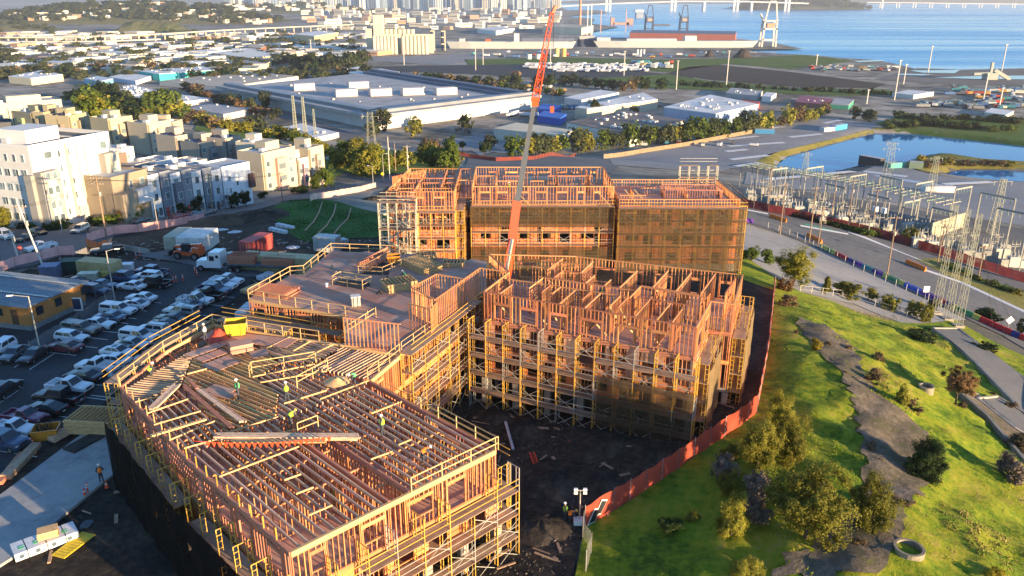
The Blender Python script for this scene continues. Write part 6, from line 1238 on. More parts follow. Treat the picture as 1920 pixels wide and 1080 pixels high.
# ------------------------------------------------------------------ trees and shrubs
LEAF={'olive':Mleaf('olive_leaves', (.085, .105, .015), (.33, .29, .04), .35), 'dark':Mleaf('dark_leaves', (.012, .028, .010), (.045, .07, .015)), 'green':Mleaf('green_leaves', (.035, .07, .012), (.15, .19, .025), .3), 'twig':Mleaf('grey_twigs', (.10, .075, .06), (.22, .17, .13), .1), 'rust':Mleaf('rust_leaves', (.09, .06, .02), (.24, .13, .06)), 'yellow':Mleaf('yellow_leaves', (.20, .17, .01), (.42, .32, .02)), 'far':Mleaf('far_leaves', (.025, .04, .02), (.085, .09, .03)), 'brown':Mleaf('brown_leaves', (.09, .06, .03), (.20, .14, .07))}
m_bark=M('bark', (.09, .065, .045), .9, .3, 6)
def crown_mesh(name, n, leaf, shape, mat, seed):
 rg=np.random.default_rng(seed);k={'round':26, 'tall':26, 'cone':22, 'flat':20, 'low':20}[shape];C=[];Rr=[]
 for i in range(k):
  a=rg.uniform(0, 6.28)
  if shape=='round':z=rg.uniform(.2, .86);r=rg.uniform(.08, .42)*(1-((z-.5)/.55)**2)**.5;q=.17
  elif shape=='tall':z=rg.uniform(.12, .9);r=rg.uniform(.06, .36)*(1-((z-.48)/.6)**2)**.5;q=.155
  elif shape=='cone':z=rg.uniform(.12, .88);r=(1-z)*rg.uniform(.05, .34);q=.08+.1*(1-z)
  elif shape=='flat':r, z=rg.uniform(.05, .40), rg.uniform(.5, .85);q=.13
  else:r, z=rg.uniform(.05, .40), rg.uniform(.12, .74);q=.16
  C.append((r*math.cos(a), r*math.sin(a), z));Rr.append(q*rg.uniform(.55, 1.3))
 C=np.array(C);Rr=np.array(Rr);m_=7;sd_=rg.normal(size=(k, m_, 3));sd_/=np.linalg.norm(sd_, axis=2)[..., None];SCn=(C[:, None]+sd_*(Rr[:, None, None]*.85)).reshape(-1, 3);SR=(Rr[:, None]*rg.uniform(.22, .6, (k, m_))).ravel()
 idx=rg.integers(0, k*m_, n);off_=rg.normal(size=(n, 3));P=SCn[idx]+off_*SR[idx][:, None]*.54;P[:, 2]=np.clip(P[:, 2], .02, 1.05);d=off_*.5+(P-np.array([0, 0, .42]))*3.0;d/=np.linalg.norm(d, axis=1)[:, None]+1e-6
 nr=d+rg.normal(size=(n, 3))*.5;nr[:, 2]+=.25;nr/=np.linalg.norm(nr, axis=1)[:, None]
 t=np.cross(nr, rg.normal(size=(n, 3)));t/=np.linalg.norm(t, axis=1)[:, None];b=np.cross(nr, t);s=leaf*rg.uniform(.6, 1.35, n)[:, None]
 V=np.stack([P-t*s-b*s*.55, P+t*s*.2-b*s*.7, P+t*s+b*s*.5, P-t*s*.3+b*s*.75], 1).reshape(-1, 3)
 return np_mesh(name, V, np.arange(4*n).reshape(-1, 4), mat)
_tm={}
def crown(kind, shape, det, var):
 key=(kind, shape, det, var)
 if key not in _tm:
  n, lf={3:(30000, .0125), 2:(6500, .026), 1:(800, .06), 0:(170, .115)}[det];_tm[key]=crown_mesh('crown', n, lf, shape, LEAF[kind], hash((shape, det, var))%9999 if False else(len(shape)*131+det*17+var*7+ord(kind[0])))
 return _tm[key]
def trunk_mesh(shape):
 key='trunk'+shape
 if key not in _tm:
  b=MB();b.cyl((0, 0, -.03), (.01, 0, .3), .035, .026, 7);b.cyl((.01, 0, .28), (0, .01, .62), .026, .012, 6)
  for a, r, z in((.3, .22, .62), (2.2, .2, .66), (4.1, .23, .6), (5.3, .16, .7)):b.cyl((.008, 0, .27), (r*math.cos(a), r*math.sin(a), z), .016, .005, 5, caps=False)
  _tm[key]=b.mesh('trunk', m_bark, True)
 return _tm[key]
_tn=[0]
def tree(label, loc, w, h, kind='olive', shape='round', det=1, group=None, name='tree', cat='tree'):
 _tn[0]+=1;v=_tn[0]%(4 if det>=2 else 3);root=empty(name, loc, label, cat, group, random.uniform(0, 6.28))
 o=link('crown', crown(kind, shape, det, v));o.parent=root;o.scale=(w*1.16, w*1.16, h*.98)
 o=link('trunk', trunk_mesh(''));o.parent=root;o.scale=(max(w, h)*.8, )*2+(h, );return root
def tpx(label, u, v, wpx, hpx, kind='olive', shape='round', det=1, group=None, name='tree', cat='tree', far=False):
 """tree with its foot at pixel u,v and given size in pixels"""
 g=at(u, v, -57)if far else G(u, v);Z=g[1]*_c-(g[2]-CAM_H)*_s;return tree(label, g, wpx*Z/1500, hpx*Z/1500/.93, kind, shape, det, group, name, cat)
def t8(label, x, y, w, h, kind, shape, det=3, **k):u, v=C8(x, y);return tpx(label, u, v, w/2.078, h/2.078, kind, shape, det, **k)
BS=dict(name='shrub', cat='shrub')
t8('olive tree at the top of the clump by the red fence', 255, 520, 125, 150, 'olive', 'round');t8('dense olive tree below the top tree of the clump', 300, 640, 150, 190, 'olive', 'tall');t8('dark olive tree against the red fence in the clump', 165, 660, 150, 200, 'olive', 'tall');t8('small olive shrub at the fence left of the clump', 60, 620, 70, 70, 'olive', 'low', **BS)
t8('grey twiggy bush by the fence below the clump', 35, 720, 100, 120, 'twig', 'round', 2, **BS);t8('olive bush between two grey twiggy bushes', 60, 790, 100, 120, 'olive', 'round', **BS);t8('tall olive bush at the left below the grey bushes', 60, 935, 125, 190, 'olive', 'tall');t8('grey twiggy bush beside the big round tree', 155, 800, 110, 140, 'twig', 'round', 2, **BS);t8('lower grey-brown twiggy bush beside the big round tree', 160, 880, 100, 110, 'twig', 'low', 2, **BS)
t8('big round olive tree at the foot of the grass hill', 350, 945, 275, 290, 'olive', 'round');t8('bushy olive tree between big round tree and old path', 605, 900, 170, 215, 'olive', 'tall');t8('dark round evergreen on the old path', 825, 700, 160, 165, 'dark', 'round');t8('small conical tree on the dry slope', 725, 412, 68, 88, 'olive', 'cone', 2);t8('lone tree with reddish top and bare trunk on the slope', 938, 412, 140, 140, 'rust', 'flat')
t8('bright yellow shrub at the top of the old path', 395, 200, 45, 50, 'yellow', 'low', 2, **BS);t8('olive bush at the bottom edge of the hill', 130, 1085, 120, 105, 'olive', 'low', **BS);t8('yellow flowering bush at the bottom right', 1085, 1095, 100, 60, 'yellow', 'low', 2, **BS);t8('grey-green bush at the right edge', 1165, 715, 120, 110, 'twig', 'round', 2, **BS);t8('second grey-green bush at the right edge above the first', 1190, 600, 110, 80, 'brown', 'low', 2, **BS)
t8('dry bush beside the fence corner at the bottom', -180, 900, 90, 60, 'dark', 'low', 2, **BS);t8('small bush in the grass by the fence corner', -90, 870, 60, 45, 'olive', 'low', 2, **BS)
tpx('round olive tree at the corner of the lower lot', 1487, 534, 62, 66, 'olive', 'round', 3);tpx('reddish-green shrub left of the round lot tree', 1468, 545, 30, 30, 'rust', 'low', 2, **BS);tpx('small conical tree at the lot edge', 1548, 552, 28, 34, 'olive', 'cone', 2);tpx('long low hedge clump at the lot edge', 1588, 558, 54, 32, 'olive', 'low', 2, **BS);tpx('olive shrub right of the hedge clump', 1634, 565, 24, 26, 'olive', 'round', 2, **BS);tpx('rounded shrub at the lot corner', 1668, 581, 38, 32, 'olive', 'low', 2, **BS);tpx('left of the pair of yellowish bushes by the towers', 1712, 594, 28, 30, 'olive', 'round', 2, **BS);tpx('right of the pair of yellowish bushes by the towers', 1734, 604, 28, 34, 'olive', 'round', 2, **BS);tpx('dark bush behind the first lattice tower', 1748, 582, 18, 24, 'dark', 'round', 2, **BS);tpx('grey-brown bush in the grass below the lot', 1478, 575, 34, 24, 'brown', 'low', 2, **BS);tpx('dark shrub patch below the towers', 1730, 640, 50, 26, 'dark', 'low', 2, **BS);tpx('dark shrub patch on the slope behind the lone tree', 1845, 660, 40, 20, 'dark', 'low', 2, **BS);tpx('dark bush at the right edge by the lower road', 1915, 630, 22, 34, 'dark', 'round', 2, **BS);tpx('low shrubs behind the lattice towers', 1850, 600, 50, 24, 'dark', 'low', 2, **BS)
for i, (u, v)in enumerate([(1388, 490), (1408, 489), (1438, 494)]):tpx(['small street tree nearest the rear block corner', 'middle one of three small trees at the lot edge', 'right one of three small trees at the lot edge'][i], u, v, 26, 28, 'green', 'round', 2)
tr=tree('olive tree in front of the near scaffold at the bottom', (-3.9, 42.6, .2), 2.6, 3.0, 'olive', 'round', 3)
WL=['thin pale', 'wide straw-coloured', 'bushy straw-coloured', 'dense tan', 'second dense tan', 'small brown mid-path', 'broad brown mid-path', 'tangled brown', 'rusty', 'large rusty', 'low brown bottom-end', 'feathery tan', 'lone terrace-side', 'tiny terrace-side', 'wide terrace-side', 'tree-foot', 'uppermost small', 'small yellow-shrub-side', 'small upper-bend', 'small evergreen-side']
for i, (x, y, w)in enumerate([(500, 300, 40), (610, 330, 70), (640, 250, 60), (760, 420, 60), (790, 450, 50), (560, 520, 40), (600, 600, 70), (640, 650, 60), (700, 800, 60), (740, 820, 70), (560, 970, 60), (620, 300, 50), (1060, 440, 40), (1080, 380, 30), (1150, 440, 60), (960, 430, 50), (320, 140, 30), (440, 185, 30), (520, 200, 30), (590, 690, 40)]):
 u, v=C8(x, y);o=tpx(WL[i]+' dry weeds beside the old path', u, v, w/2.6, w/3.0, 'brown', 'low', 1, 'dry weeds beside the old path', 'weed_clump', 'weeds')
def blades(name, poly, n, h, mat, label, holes=(), jit=0):
 xs=[p[0]for p in poly];ys=[p[1]for p in poly];X=RNG.uniform(min(xs), max(xs), n*3);Y=RNG.uniform(max(18, min(ys)), max(ys), n*3);k=in_poly(poly, X, Y)
 for hp in holes:k&=~in_poly(hp, X, Y)
 X, Y=X[k][:n], Y[k][:n];n=len(X);X=X+RNG.normal(0, jit, n)if jit else X;Y=Y+RNG.normal(0, jit, n)if jit else Y;Z=(hill_z if poly is HILL or poly in DRY else hgt)(X, Y)+.06;a=RNG.uniform(0, 6.28, n);hh=h*RNG.uniform(.4, 1.3, n)*(1+.6*np.sin(X*.35+1)*np.sin(Y*.28));w=hh*.45;le=RNG.normal(0, .35, (n, 2))*hh[:, None]
 B=np.column_stack([X, Y, Z]);dx=np.column_stack([np.cos(a)*w, np.sin(a)*w, np.zeros(n)]);T=B+np.column_stack([le, hh]);V=np.stack([B-dx, B+dx, T], 1).reshape(-1, 3)
 o=link(name, np_mesh(name, V, np.arange(3*n).reshape(-1, 3), mat));return props(o, label, 'grass', None, 'stuff')
m_blade=Mground('grass_blades', [(.06, .12, .008), (.15, .21, .012), (.26, .28, .02), (.30, .24, .06)], (.07, .9), bump=0)
blades('grass', HILL, 120000, .10, m_blade, 'bright green grass covering the hill on the right', [smooth_poly(PATH, 2)])
blades('grass', GP([(560, 372), (500, 393), (540, 440), (580, 458), (640, 447), (735, 447), (735, 404), (650, 385)]), 9000, .2, m_mound, 'dark green grass on the mound behind the site')
blades('path_weeds', PATH, 7000, .14, m_blade, 'sparse green weeds growing through the old path')
m_dryb=Mground('dry_blades', [(.16, .14, .04), (.28, .22, .08), (.36, .28, .13)], (.3, 1.5), bump=0)
for i, dp in enumerate(DRY):blades('dry_grass', dp, 6000, .11, m_dryb, 'straw-coloured dry grass on the slope, '+['below the lattice towers', 'beside the large concrete ring', 'along the old path'][i], jit=1.9)
for k in range(3):
 P=[on(*q)for q in([(604, 381), (598, 400), (588, 418), (572, 434)], [(630, 384), (626, 402), (613, 424), (590, 446)], [(658, 392), (652, 412), (636, 428), (625, 442)])[k]];o=MB();[o.cyl(Vector(P[i])+Vector((0, 0, .2)), Vector(P[i+1])+Vector((0, 0, .2)), .16, n=6)for i in range(3)];o=o.build('straw_wattle', m_plank);props(o, ['left', 'middle', 'right'][k]+' one of the straw wattles curving down the mound', 'wattle', 'straw wattles on the mound')
_ORD='first second third fourth fifth sixth seventh eighth ninth tenth eleventh twelfth thirteenth fourteenth fifteenth sixteenth seventeenth eighteenth nineteenth twentieth'.split()
def ordinal(i, n):
 if n==1:return ''
 j, side=(i, 'left')if i<(n+1)//2 else(n-1-i, 'right')
 if j==0:return side+'most '
 w=_ORD[j]if j<20 else 'twenty-'+_ORD[j-20]
 return w+' from '+side+', '
def row(label, pts, n, w, h, kind, shape='round', det=1, group=None, far=False, jit=3, name='tree', cat='tree'):
 for i in range(n):
  t=(i+random.uniform(.2, .8))/n*(len(pts)-1);k=min(int(t), len(pts)-2);f=t-k;u=pts[k][0]+(pts[k+1][0]-pts[k][0])*f+random.uniform(-jit, jit);v=pts[k][1]+(pts[k+1][1]-pts[k][1])*f+random.uniform(-jit, jit)*.35;s=random.uniform(.75, 1.25)
  kk=kind if isinstance(kind, str)else random.choice(kind);tpx(ordinal(i, n)+label, u, v, w*s, h*s*random.uniform(.85, 1.15), kk, shape, det, group or label, name, cat, far)
row('shrub in the hedge below the white apartment block', [(40, 428), (90, 432), (130, 428)], 6, 26, 16, ['green', 'dark'], 'low', group='hedge below the white block', **BS);row('dark shrub in the hedge under the tan townhouse', [(170, 424), (215, 420), (245, 414)], 6, 28, 22, ['dark', 'green'], 'low', **BS);row('yellow-green bush at the left edge below the apartments', [(0, 432), (14, 430)], 2, 26, 32, 'olive', 'round', 2, **BS)
tpx('rounded bush in front of the tan townhouse', 257, 415, 28, 32, 'olive', 'round', 2, **BS);tpx('reddish shrub left of the rounded bush', 233, 418, 22, 26, 'rust', 'round', 2, **BS)
for u, v, w, h, l in[(342, 402, 20, 26, 'dark tree by the red townhouse door'), (367, 398, 30, 34, 'broad dark tree in front of the white townhouse'), (440, 390, 24, 30, 'tree in front of the blue-white gable'), (462, 388, 22, 30, 'tree at the gable corner'), (492, 372, 20, 12, 'low hedge by the side street'), (612, 352, 28, 40, 'leafy street tree right of the cream townhouses'), (594, 354, 20, 30, 'leafy street tree in front of the cream townhouses'), (560, 362, 40, 12, 'long low hedge at the cream townhouses')]:tpx(l, u, v, w, h, 'green' if 'leafy' in l else 'dark', 'round', 2)
row('sunlit shrub on the slope behind the rear block', [(625, 318), (660, 305), (700, 322), (740, 316), (790, 310), (830, 312), (862, 316)], 22, 34, 34, ['olive', 'green', 'olive'], 'round', 1, jit=12, **BS);tpx('tall olive tree on the slope behind the rear block', 690, 330, 60, 58, 'olive', 'tall', 2);tpx('broad olive tree at the top of the shrub slope', 668, 312, 54, 52, 'olive', 'round', 2);tpx('dark green tree at the street corner behind the rear block', 850, 317, 34, 50, 'green', 'tall', 2);tpx('left lollipop tree by the fenced lot', 867, 284, 13, 20, 'dark', 'flat', 1);tpx('dark round tree at the fenced lot corner', 843, 287, 22, 34, 'dark', 'round', 1);tpx('right lollipop tree by the fenced lot', 908, 297, 22, 30, 'dark', 'flat', 1);tpx('grey-brown tree on the verge of the fenced lot', 800, 290, 30, 32, 'brown', 'round', 1);tpx('second grey-brown tree on the verge', 818, 294, 24, 30, 'brown', 'round', 1)
row('street tree in the row beside the lower avenue', [(955, 296), (1010, 292), (1060, 284), (1110, 284), (1160, 277), (1210, 272), (1260, 268), (1310, 262), (1350, 258), (1400, 250), (1440, 244)], 28, 32, 36, ['olive', 'green', 'far'], 'round', 1, 'row of street trees along the lower avenue', jit=4)
row('street tree at the far end of the lower avenue', [(1440, 244), (1480, 234), (1520, 226), (1550, 214)], 8, 26, 28, ['brown', 'olive'], 'round', 1, 'row of street trees along the lower avenue')
row('tree in the dense wood behind the cream townhouses', [(160, 226), (200, 222), (250, 224), (300, 222), (340, 224)], 20, 46, 40, ['green', 'dark', 'olive'], 'round', 1, 'wood behind the cream townhouses', jit=8);row('tree in the wood above the left townhouses', [(140, 195), (170, 200), (215, 196), (240, 205)], 9, 36, 36, ['dark', 'green', 'far'], 'round', 1, 'wood above the left townhouses', jit=8)
row('yellow-green shrub on the grass ridge', [(350, 232), (400, 240), (440, 250), (470, 244)], 9, 30, 24, ['olive', 'brown'], 'low', 1, jit=6, **BS);row('shrub along the bank above the white roof', [(505, 258), (540, 262), (580, 278), (620, 296)], 12, 26, 24, ['olive', 'green'], 'round', 1, jit=6, **BS)
row('bare brown street tree along the main street', [(350, 172), (390, 190), (430, 200), (470, 212), (520, 225)], 14, 24, 20, ['brown', 'rust', 'far'], 'round', 0, jit=6)
for u, v, w, h, l in[(498, 205, 26, 34, 'dark tree against the big warehouse end'), (718, 245, 34, 40, 'tall dark tree at the big warehouse corner'), (700, 254, 26, 28, 'olive tree beside the tall dark tree'), (775, 256, 36, 34, 'olive tree below the warehouse loading dock'), (872, 250, 30, 34, 'dark tree left of the cream shed'), (480, 246, 40, 30, 'spreading dark tree by the white hall'), (920, 280, 30, 26, 'dark shrubbery by the cream shed'), (1115, 220, 30, 32, 'dark tree at the beige workshop'), (1190, 218, 16, 20, 'small dark tree right of the beige workshop')]:tpx(l, u, v, w, h, 'far' if 'dark' in l else 'olive', 'round', 1)
row('tree in the belt along the rail yard', [(640, 142), (700, 150), (780, 158), (860, 160), (940, 162), (1020, 160), (1090, 165), (1160, 170), (1240, 168)], 40, 20, 20, ['far', 'dark', 'brown'], 'round', 0, far=True, jit=7);row('tree in the car park before the rail belt', [(810, 152), (880, 160), (960, 170), (1050, 178)], 26, 14, 14, ['far', 'brown', 'green'], 'round', 0, far=True, jit=9);row('tree in the woods left of the silos', [(540, 118), (590, 132), (640, 128), (690, 118)], 26, 20, 22, ['far', 'dark'], 'round', 0, far=True, jit=8)
row('tree among the warehouses on the left', [(10, 145), (60, 140), (130, 138), (190, 135), (240, 140), (300, 132), (380, 150), (430, 140)], 40, 17, 15, ['far', 'dark', 'brown'], 'round', 0, far=True, jit=12);row('bushy tree along the soil field edge', [(1270, 160), (1400, 166), (1540, 172), (1680, 178)], 30, 13, 9, ['far', 'dark'], 'low', 0, far=True, jit=4)
row('dark shrub on the pond shore', [(1660, 240), (1720, 236), (1800, 240), (1900, 248)], 22, 22, 14, ['far', 'dark', 'green'], 'low', 1, far=True, jit=10, **BS);row('tree at the corner of the pond', [(1600, 222), (1625, 226), (1640, 230)], 4, 22, 26, 'far', 'round', 1, far=True);row('dark shrub between scrapyard and pond', [(1680, 222), (1760, 226), (1860, 228), (1915, 232)], 22, 20, 12, ['far', 'dark'], 'low', 0, far=True, jit=8, **BS);row('shrub on the grassy spit of the pond', [(1735, 316), (1760, 308), (1820, 310), (1900, 312)], 14, 20, 12, ['olive', 'brown'], 'low', 1, jit=5, **BS);tpx('yellow bush on the pond spit', 1726, 306, 18, 16, 'yellow', 'round', 1, **BS);row('dark shrub in front of the substation fence', [(1480, 404), (1560, 424), (1620, 440), (1660, 446)], 14, 26, 14, ['dark', 'green'], 'low', 1, jit=4, **BS);tpx('round olive bush at the substation gate', 1707, 456, 34, 28, 'olive', 'round', 2, **BS);row('shrub on the verge beside the lower road', [(1765, 495), (1810, 518), (1860, 535), (1910, 556)], 9, 22, 12, ['olive', 'green'], 'low', 1, jit=4, **BS)
# ------------------------------------------------------------------ apartment block and townhouses
m_win=M('window_glass', (.13, .17, .18), .15, .3, 1.5, spec=.8, rand=.6);m_wfr=M('window_frame_white', (.7, .7, .68), .6, .05);m_roofw=M('pale_flat_roof', (.42, .43, .44), .8, .15, .3);m_solar=Mglass('solar_panel', (.01, .012, .04), .15)
WALLS={}
def wallm(c):
 if c not in WALLS:WALLS[c]=M('wall_%d_%d_%d'%tuple(int(x*99)for x in c), c, .85, .07, .25)
 return WALLS[c]
def unitbox(name, mat, parent, c, d, rz=0.):
 o=bpy.data.objects.new(name, cube_mesh(mat));COL.objects.link(o);o.parent=parent;o.location=c;o.scale=d;o.rotation_euler.z=rz;return o
def windowp(root, face, x, z, w, h, L, D, frame=True, mat=None):
 """window on face 0 front, 1 right, 2 left of a box building"""
 if face==0:c, d=(x, -.02, z), (w, .12, h)
 elif face==1:c, d=(L+.02, x, z), (.12, w, h)
 else:c, d=(-.02, x, z), (.12, w, h)
 o=unitbox('window', mat or m_win, root, c, d)
 if frame:o2=unitbox('window_frame', m_wfr, o, (0, 0, 0), ((1+.16/w, .7, 1+.16/h)if face==0 else(.7, 1+.16/w, 1+.16/h)))
 return o
def frame_at(a, b):
 a, b=Vector(a), Vector(b);d=(b-a);L=math.hypot(d.x, d.y);ang=math.atan2(d.y, d.x)
 if(-d.y)*0+d.x*1<0 and False:pass
 return L, ang
def bldg(label, a, b, depth, h, wall=(.6, .58, .52), roof=None, wins=(), name='townhouse', cat='house', group=None, parapet=.5, sink=3, extras=(), solar=0, hvac=0, side=(), hv_col=None):
 """box building: front base from a to b (world points), depth away from the viewer"""
 L, ang=frame_at(a, b);z=min(a[2], b[2]);root=empty(name, (a[0], a[1], z), label, cat, group, ang);wm=wallm(wall)
 o=MB().box((L/2, depth/2, (h-sink)/2), (L, depth, h+sink)).build('wall', wm);o.parent=root
 rm=roof or m_roofw
 if parapet:
  for c, d in(((L/2, .12, h+parapet/2), (L, .24, parapet)), ((L/2, depth-.12, h+parapet/2), (L, .24, parapet)), ((.12, depth/2, h+parapet/2), (.24, depth-.48, parapet)), ((L-.12, depth/2, h+parapet/2), (.24, depth-.48, parapet))):unitbox('parapet', wm, root, c, d)
 rf=MB().box((L/2, depth/2, h+.03), (L-.4, depth-.4, .06)).build('roof', rm);rf.parent=root
 for w in wins:windowp(root, *w, L, depth)
 for(c, d, col, nm)in extras:unitbox(nm, wallm(col), root, c, d)
 for k in range(solar):
  o=MB().add([(0, 0, 0), (1.7, 0, 0), (1.7, 1.6, .8), (0, 1.6, .8), (0, 0, -.05), (1.7, 0, -.05), (1.7, 1.6, .75), (0, 1.6, .75)], [(0, 1, 2, 3), (7, 6, 5, 4), (0, 4, 5, 1), (1, 5, 6, 2), (2, 6, 7, 3), (3, 7, 4, 0)]).build('solar_panel', m_solar);o.parent=rf;o.location=(L*.12+k*1.9, depth*.35, h+.25)
 for k in range(hvac):unitbox('rooftop_unit', wallm(hv_col or(.6, .6, .58)), rf, (random.uniform(.15, .85)*L, random.uniform(.2, .8)*depth, h+.5), (random.uniform(1, 2.2), random.uniform(1, 2), random.uniform(.7, 1.3)))
 return root
def grid(face, n, storeys, L, h, w=1.1, wh=1.3, x0=.0, st=3.0, skip=0, z0=1.5):return[(face, x0+(i+.5)*(L-x0)/n, z0+s*st, w, wh)for s in range(storeys)for i in range(n)if random.random()>=skip]
CRM, TAN, WHT, BLU, GRY, BRN=(.46, .40, .29), (.27, .22, .155), (.62, .62, .61), (.17, .19, .23), (.28, .27, .26), (.18, .135, .10)
C0, Cr, Cl=G(84, 428), G(230, 405), G(-60, 420);z=C0[2]
Lr=math.dist(C0[:2], Cr[:2])
ap=bldg('large white five-storey apartment block at the left edge', (C0[0], C0[1], z), (Cr[0], Cr[1], z), 17, 15.8, WHT, M('apartment_roof', (.16, .15, .13), .9, .3, .4), [(0, x, 2.0+s*3.0, .5, 1.3)for x in(Lr*.33, Lr*.45)for s in range(5)]+[(0, Lr*.9, 2.0+s*3.0, 1.5, 1.5)for s in range(1, 5)]+[(0, Lr*.2, 14.2, 1.6, 1.3), (0, Lr*.68, 1.2, .9, 1.6), (0, Lr*.78, 1.2, .9, 1.6)], 'apartment_block', 'apartments', None, .9, hvac=3, extras=[((Lr*.11, -.9, 5.6), (Lr*.22, 2.0, 11.5), (.28, .27, .25), 'grey_bay'), ((Lr*.11, -1.95, 5.2), (Lr*.1, .25, 9.5), (.70, .60, .38), 'cream_recess'), ((Lr*.905, -.9, 6.2), (Lr*.19, 2.0, 12.4), (.36, .33, .28), 'grey_bay'), ((Lr*.93, -1.95, 5.6), (Lr*.1, .25, 10), (.72, .62, .38), 'cream_recess'), ((Lr*.56, -.15, 9.5), (.9, .35, 11), (.70, .62, .40), 'cream_strip'), ((Lr*.66, -.15, 9.5), (.9, .35, 11), (.70, .62, .40), 'cream_strip'), ((Lr*.42, -.12, 8), (.5, .3, 15.5), (.55, .42, .28), 'shadow_joint'), ((Lr*.7, -.1, 1.2), (Lr*.5, .3, 2.6), (.36, .35, .34), 'plinth')])
for s in range(4):
 for x in(Lr*.07, Lr*.15):windowp(ap, 0, x, 1.8+s*2.9, 1.0, 1.4, Lr, 17).location.y=-2.1
 windowp(ap, 0, Lr*.93, 2.6+s*2.9, 1.1, 1.5, Lr, 17).location.y=-2.1
L2=math.dist(C0[:2], Cl[:2]);bldg('grey-white left wing of the apartment block with small paired windows', (Cl[0], Cl[1], z), (C0[0]-.3, C0[1]+.1, z), 14, 15.4, (.55, .55, .53), M('wing_roof', (.18, .17, .15), .9), [(0, L2-2.0-k*2.2, 2.0+s*3.0, .55, 1.4)for k in range(4)for s in range(5)]+[(0, L2-2.7-k*2.2, 2.0+s*3.0, .55, 1.4)for k in range(4)for s in range(4)], 'apartment_block', 'apartments', None, .8, extras=[((L2-.9, -.4, 5.4), (1.9, .9, 10.8), (.28, .27, .25), 'grey_bay'), ((L2-9, 8, 17), (8, 8, 3.4), WHT, 'stair_penthouse')])
gp='terraced townhouses on the street behind the site'
A0, A1=Vector(G(290, 408)), Vector(G(424, 390));n=7;cols=[WHT, BLU, WHT, (.24, .25, .28), WHT, BLU, (.42, .47, .53)];labs=['first white townhouse next to the tan house', 'blue-grey townhouse with a red door', 'white townhouse with a dark framed bay', 'grey townhouse in the middle of the row', 'white townhouse right of the middle of the row', 'blue-grey townhouse beside the white gable house', 'pale blue end townhouse with a narrow window strip']
for i in range(n):
 a, b=A0.lerp(A1, i/n), A0.lerp(A1, (i+1)/n-.004);Lh=(b-a).length;ex=[((Lh*.3, -.5, 1.2), (1.0, .9, .15), BRN, 'porch_roof'), ((Lh*.3, -.03, 1.05), (.8, .1, 2.0), (.5, .06, .04)if i in(1, 3)else(.1, .1, .1), 'door')]
 if i==2:ex.append(((Lh*.5, -.45, 5.2), (Lh*.75, .9, 4.6), (.16, .17, .19), 'dark_bay'))
 dz=a.lerp(b, .5).z;r=bldg(labs[i], (a.x, a.y+(.0 if i%2 else-.5), dz), (b.x, b.y+(.0 if i%2 else-.5), dz), 11, 9.2+(.5 if i%2 else 0), cols[i], None, [(0, Lh*.5, 4.6, 1.1, 1.5), (0, Lh*.5, 7.6, 1.1, 1.5), (0, Lh*.75, 1.2, .9, 1.8)], group=gp, extras=ex, hvac=1)
 if i==2:[setattr(o, 'location', (o.location.x, -.95, o.location.z))for o in r.children if o.name.startswith('window')and abs(o.location.z-4.6)<.1]
B1=Vector(G(476, 381));B1.z=A1.z;bldg('white gable-end townhouse facing the side street', (A1.x, A1.y, A1.z), (B1.x, B1.y, A1.z), 9, 9.6, (.62, .66, .70), None, [(0, 2.0, 7, .5, 1.2), (0, 2.0, 4, .5, 1.2), (0, 4.2, 5.5, .5, 1.2)], group=gp, extras=[(((B1-A1).length-.3, -.5, 5.5), (1.4, 1.2, 3.4), (.12, .07, .06), 'dark_balcony')])
T0, T1=G(222, 418), G(289, 408);Lt=math.dist(T0[:2], T1[:2]);bldg('tan and white stepped townhouse right of the apartment block', T0, (T1[0], T1[1], T0[2]), 11, 9.2, TAN, None, [(0, Lt*.5, 7.3, .8, 1.5), (0, Lt*.82, 7.3, 1.1, 1.4)], group=gp, extras=[((Lt*.74, -.6, 4.5), (Lt*.5, 1.4, 3.0), WHT, 'white_bay'), ((Lt*.2, -1.2, 3.1), (Lt*.42, 2.6, 6.2), (.35, .28, .19), 'low_bay')])
for i, (u0, v0, u1, v1, h, c, l)in enumerate([(205, 318, 248, 312, 9, BRN, 'brown house behind the tan townhouse'), (240, 312, 262, 308, 10.5, WHT, 'tall white house behind the tan townhouse'), (262, 318, 300, 312, 7, GRY, 'grey house with stepped flat roof in the second row'), (300, 316, 340, 310, 7.5, WHT, 'white house with pale roof in the second row'), (340, 318, 395, 310, 7, (.5, .44, .38), 'beige house in the second row'), (310, 345, 370, 335, 7.5, (.45, .5, .55), 'pale blue flat roofs behind the blue row'), (375, 335, 410, 330, 8, (.6, .64, .68), 'white-blue roofs behind the blue row right part')]):
 a, b=G(u0, v0+42), G(u1, v1+42);bldg(l, a, (b[0], b[1], a[2]), 8, h, c, None, [(0, 2, h-2, 1, 1.3)], group=gp, hvac=1)
gc='cream townhouses on the hillside'
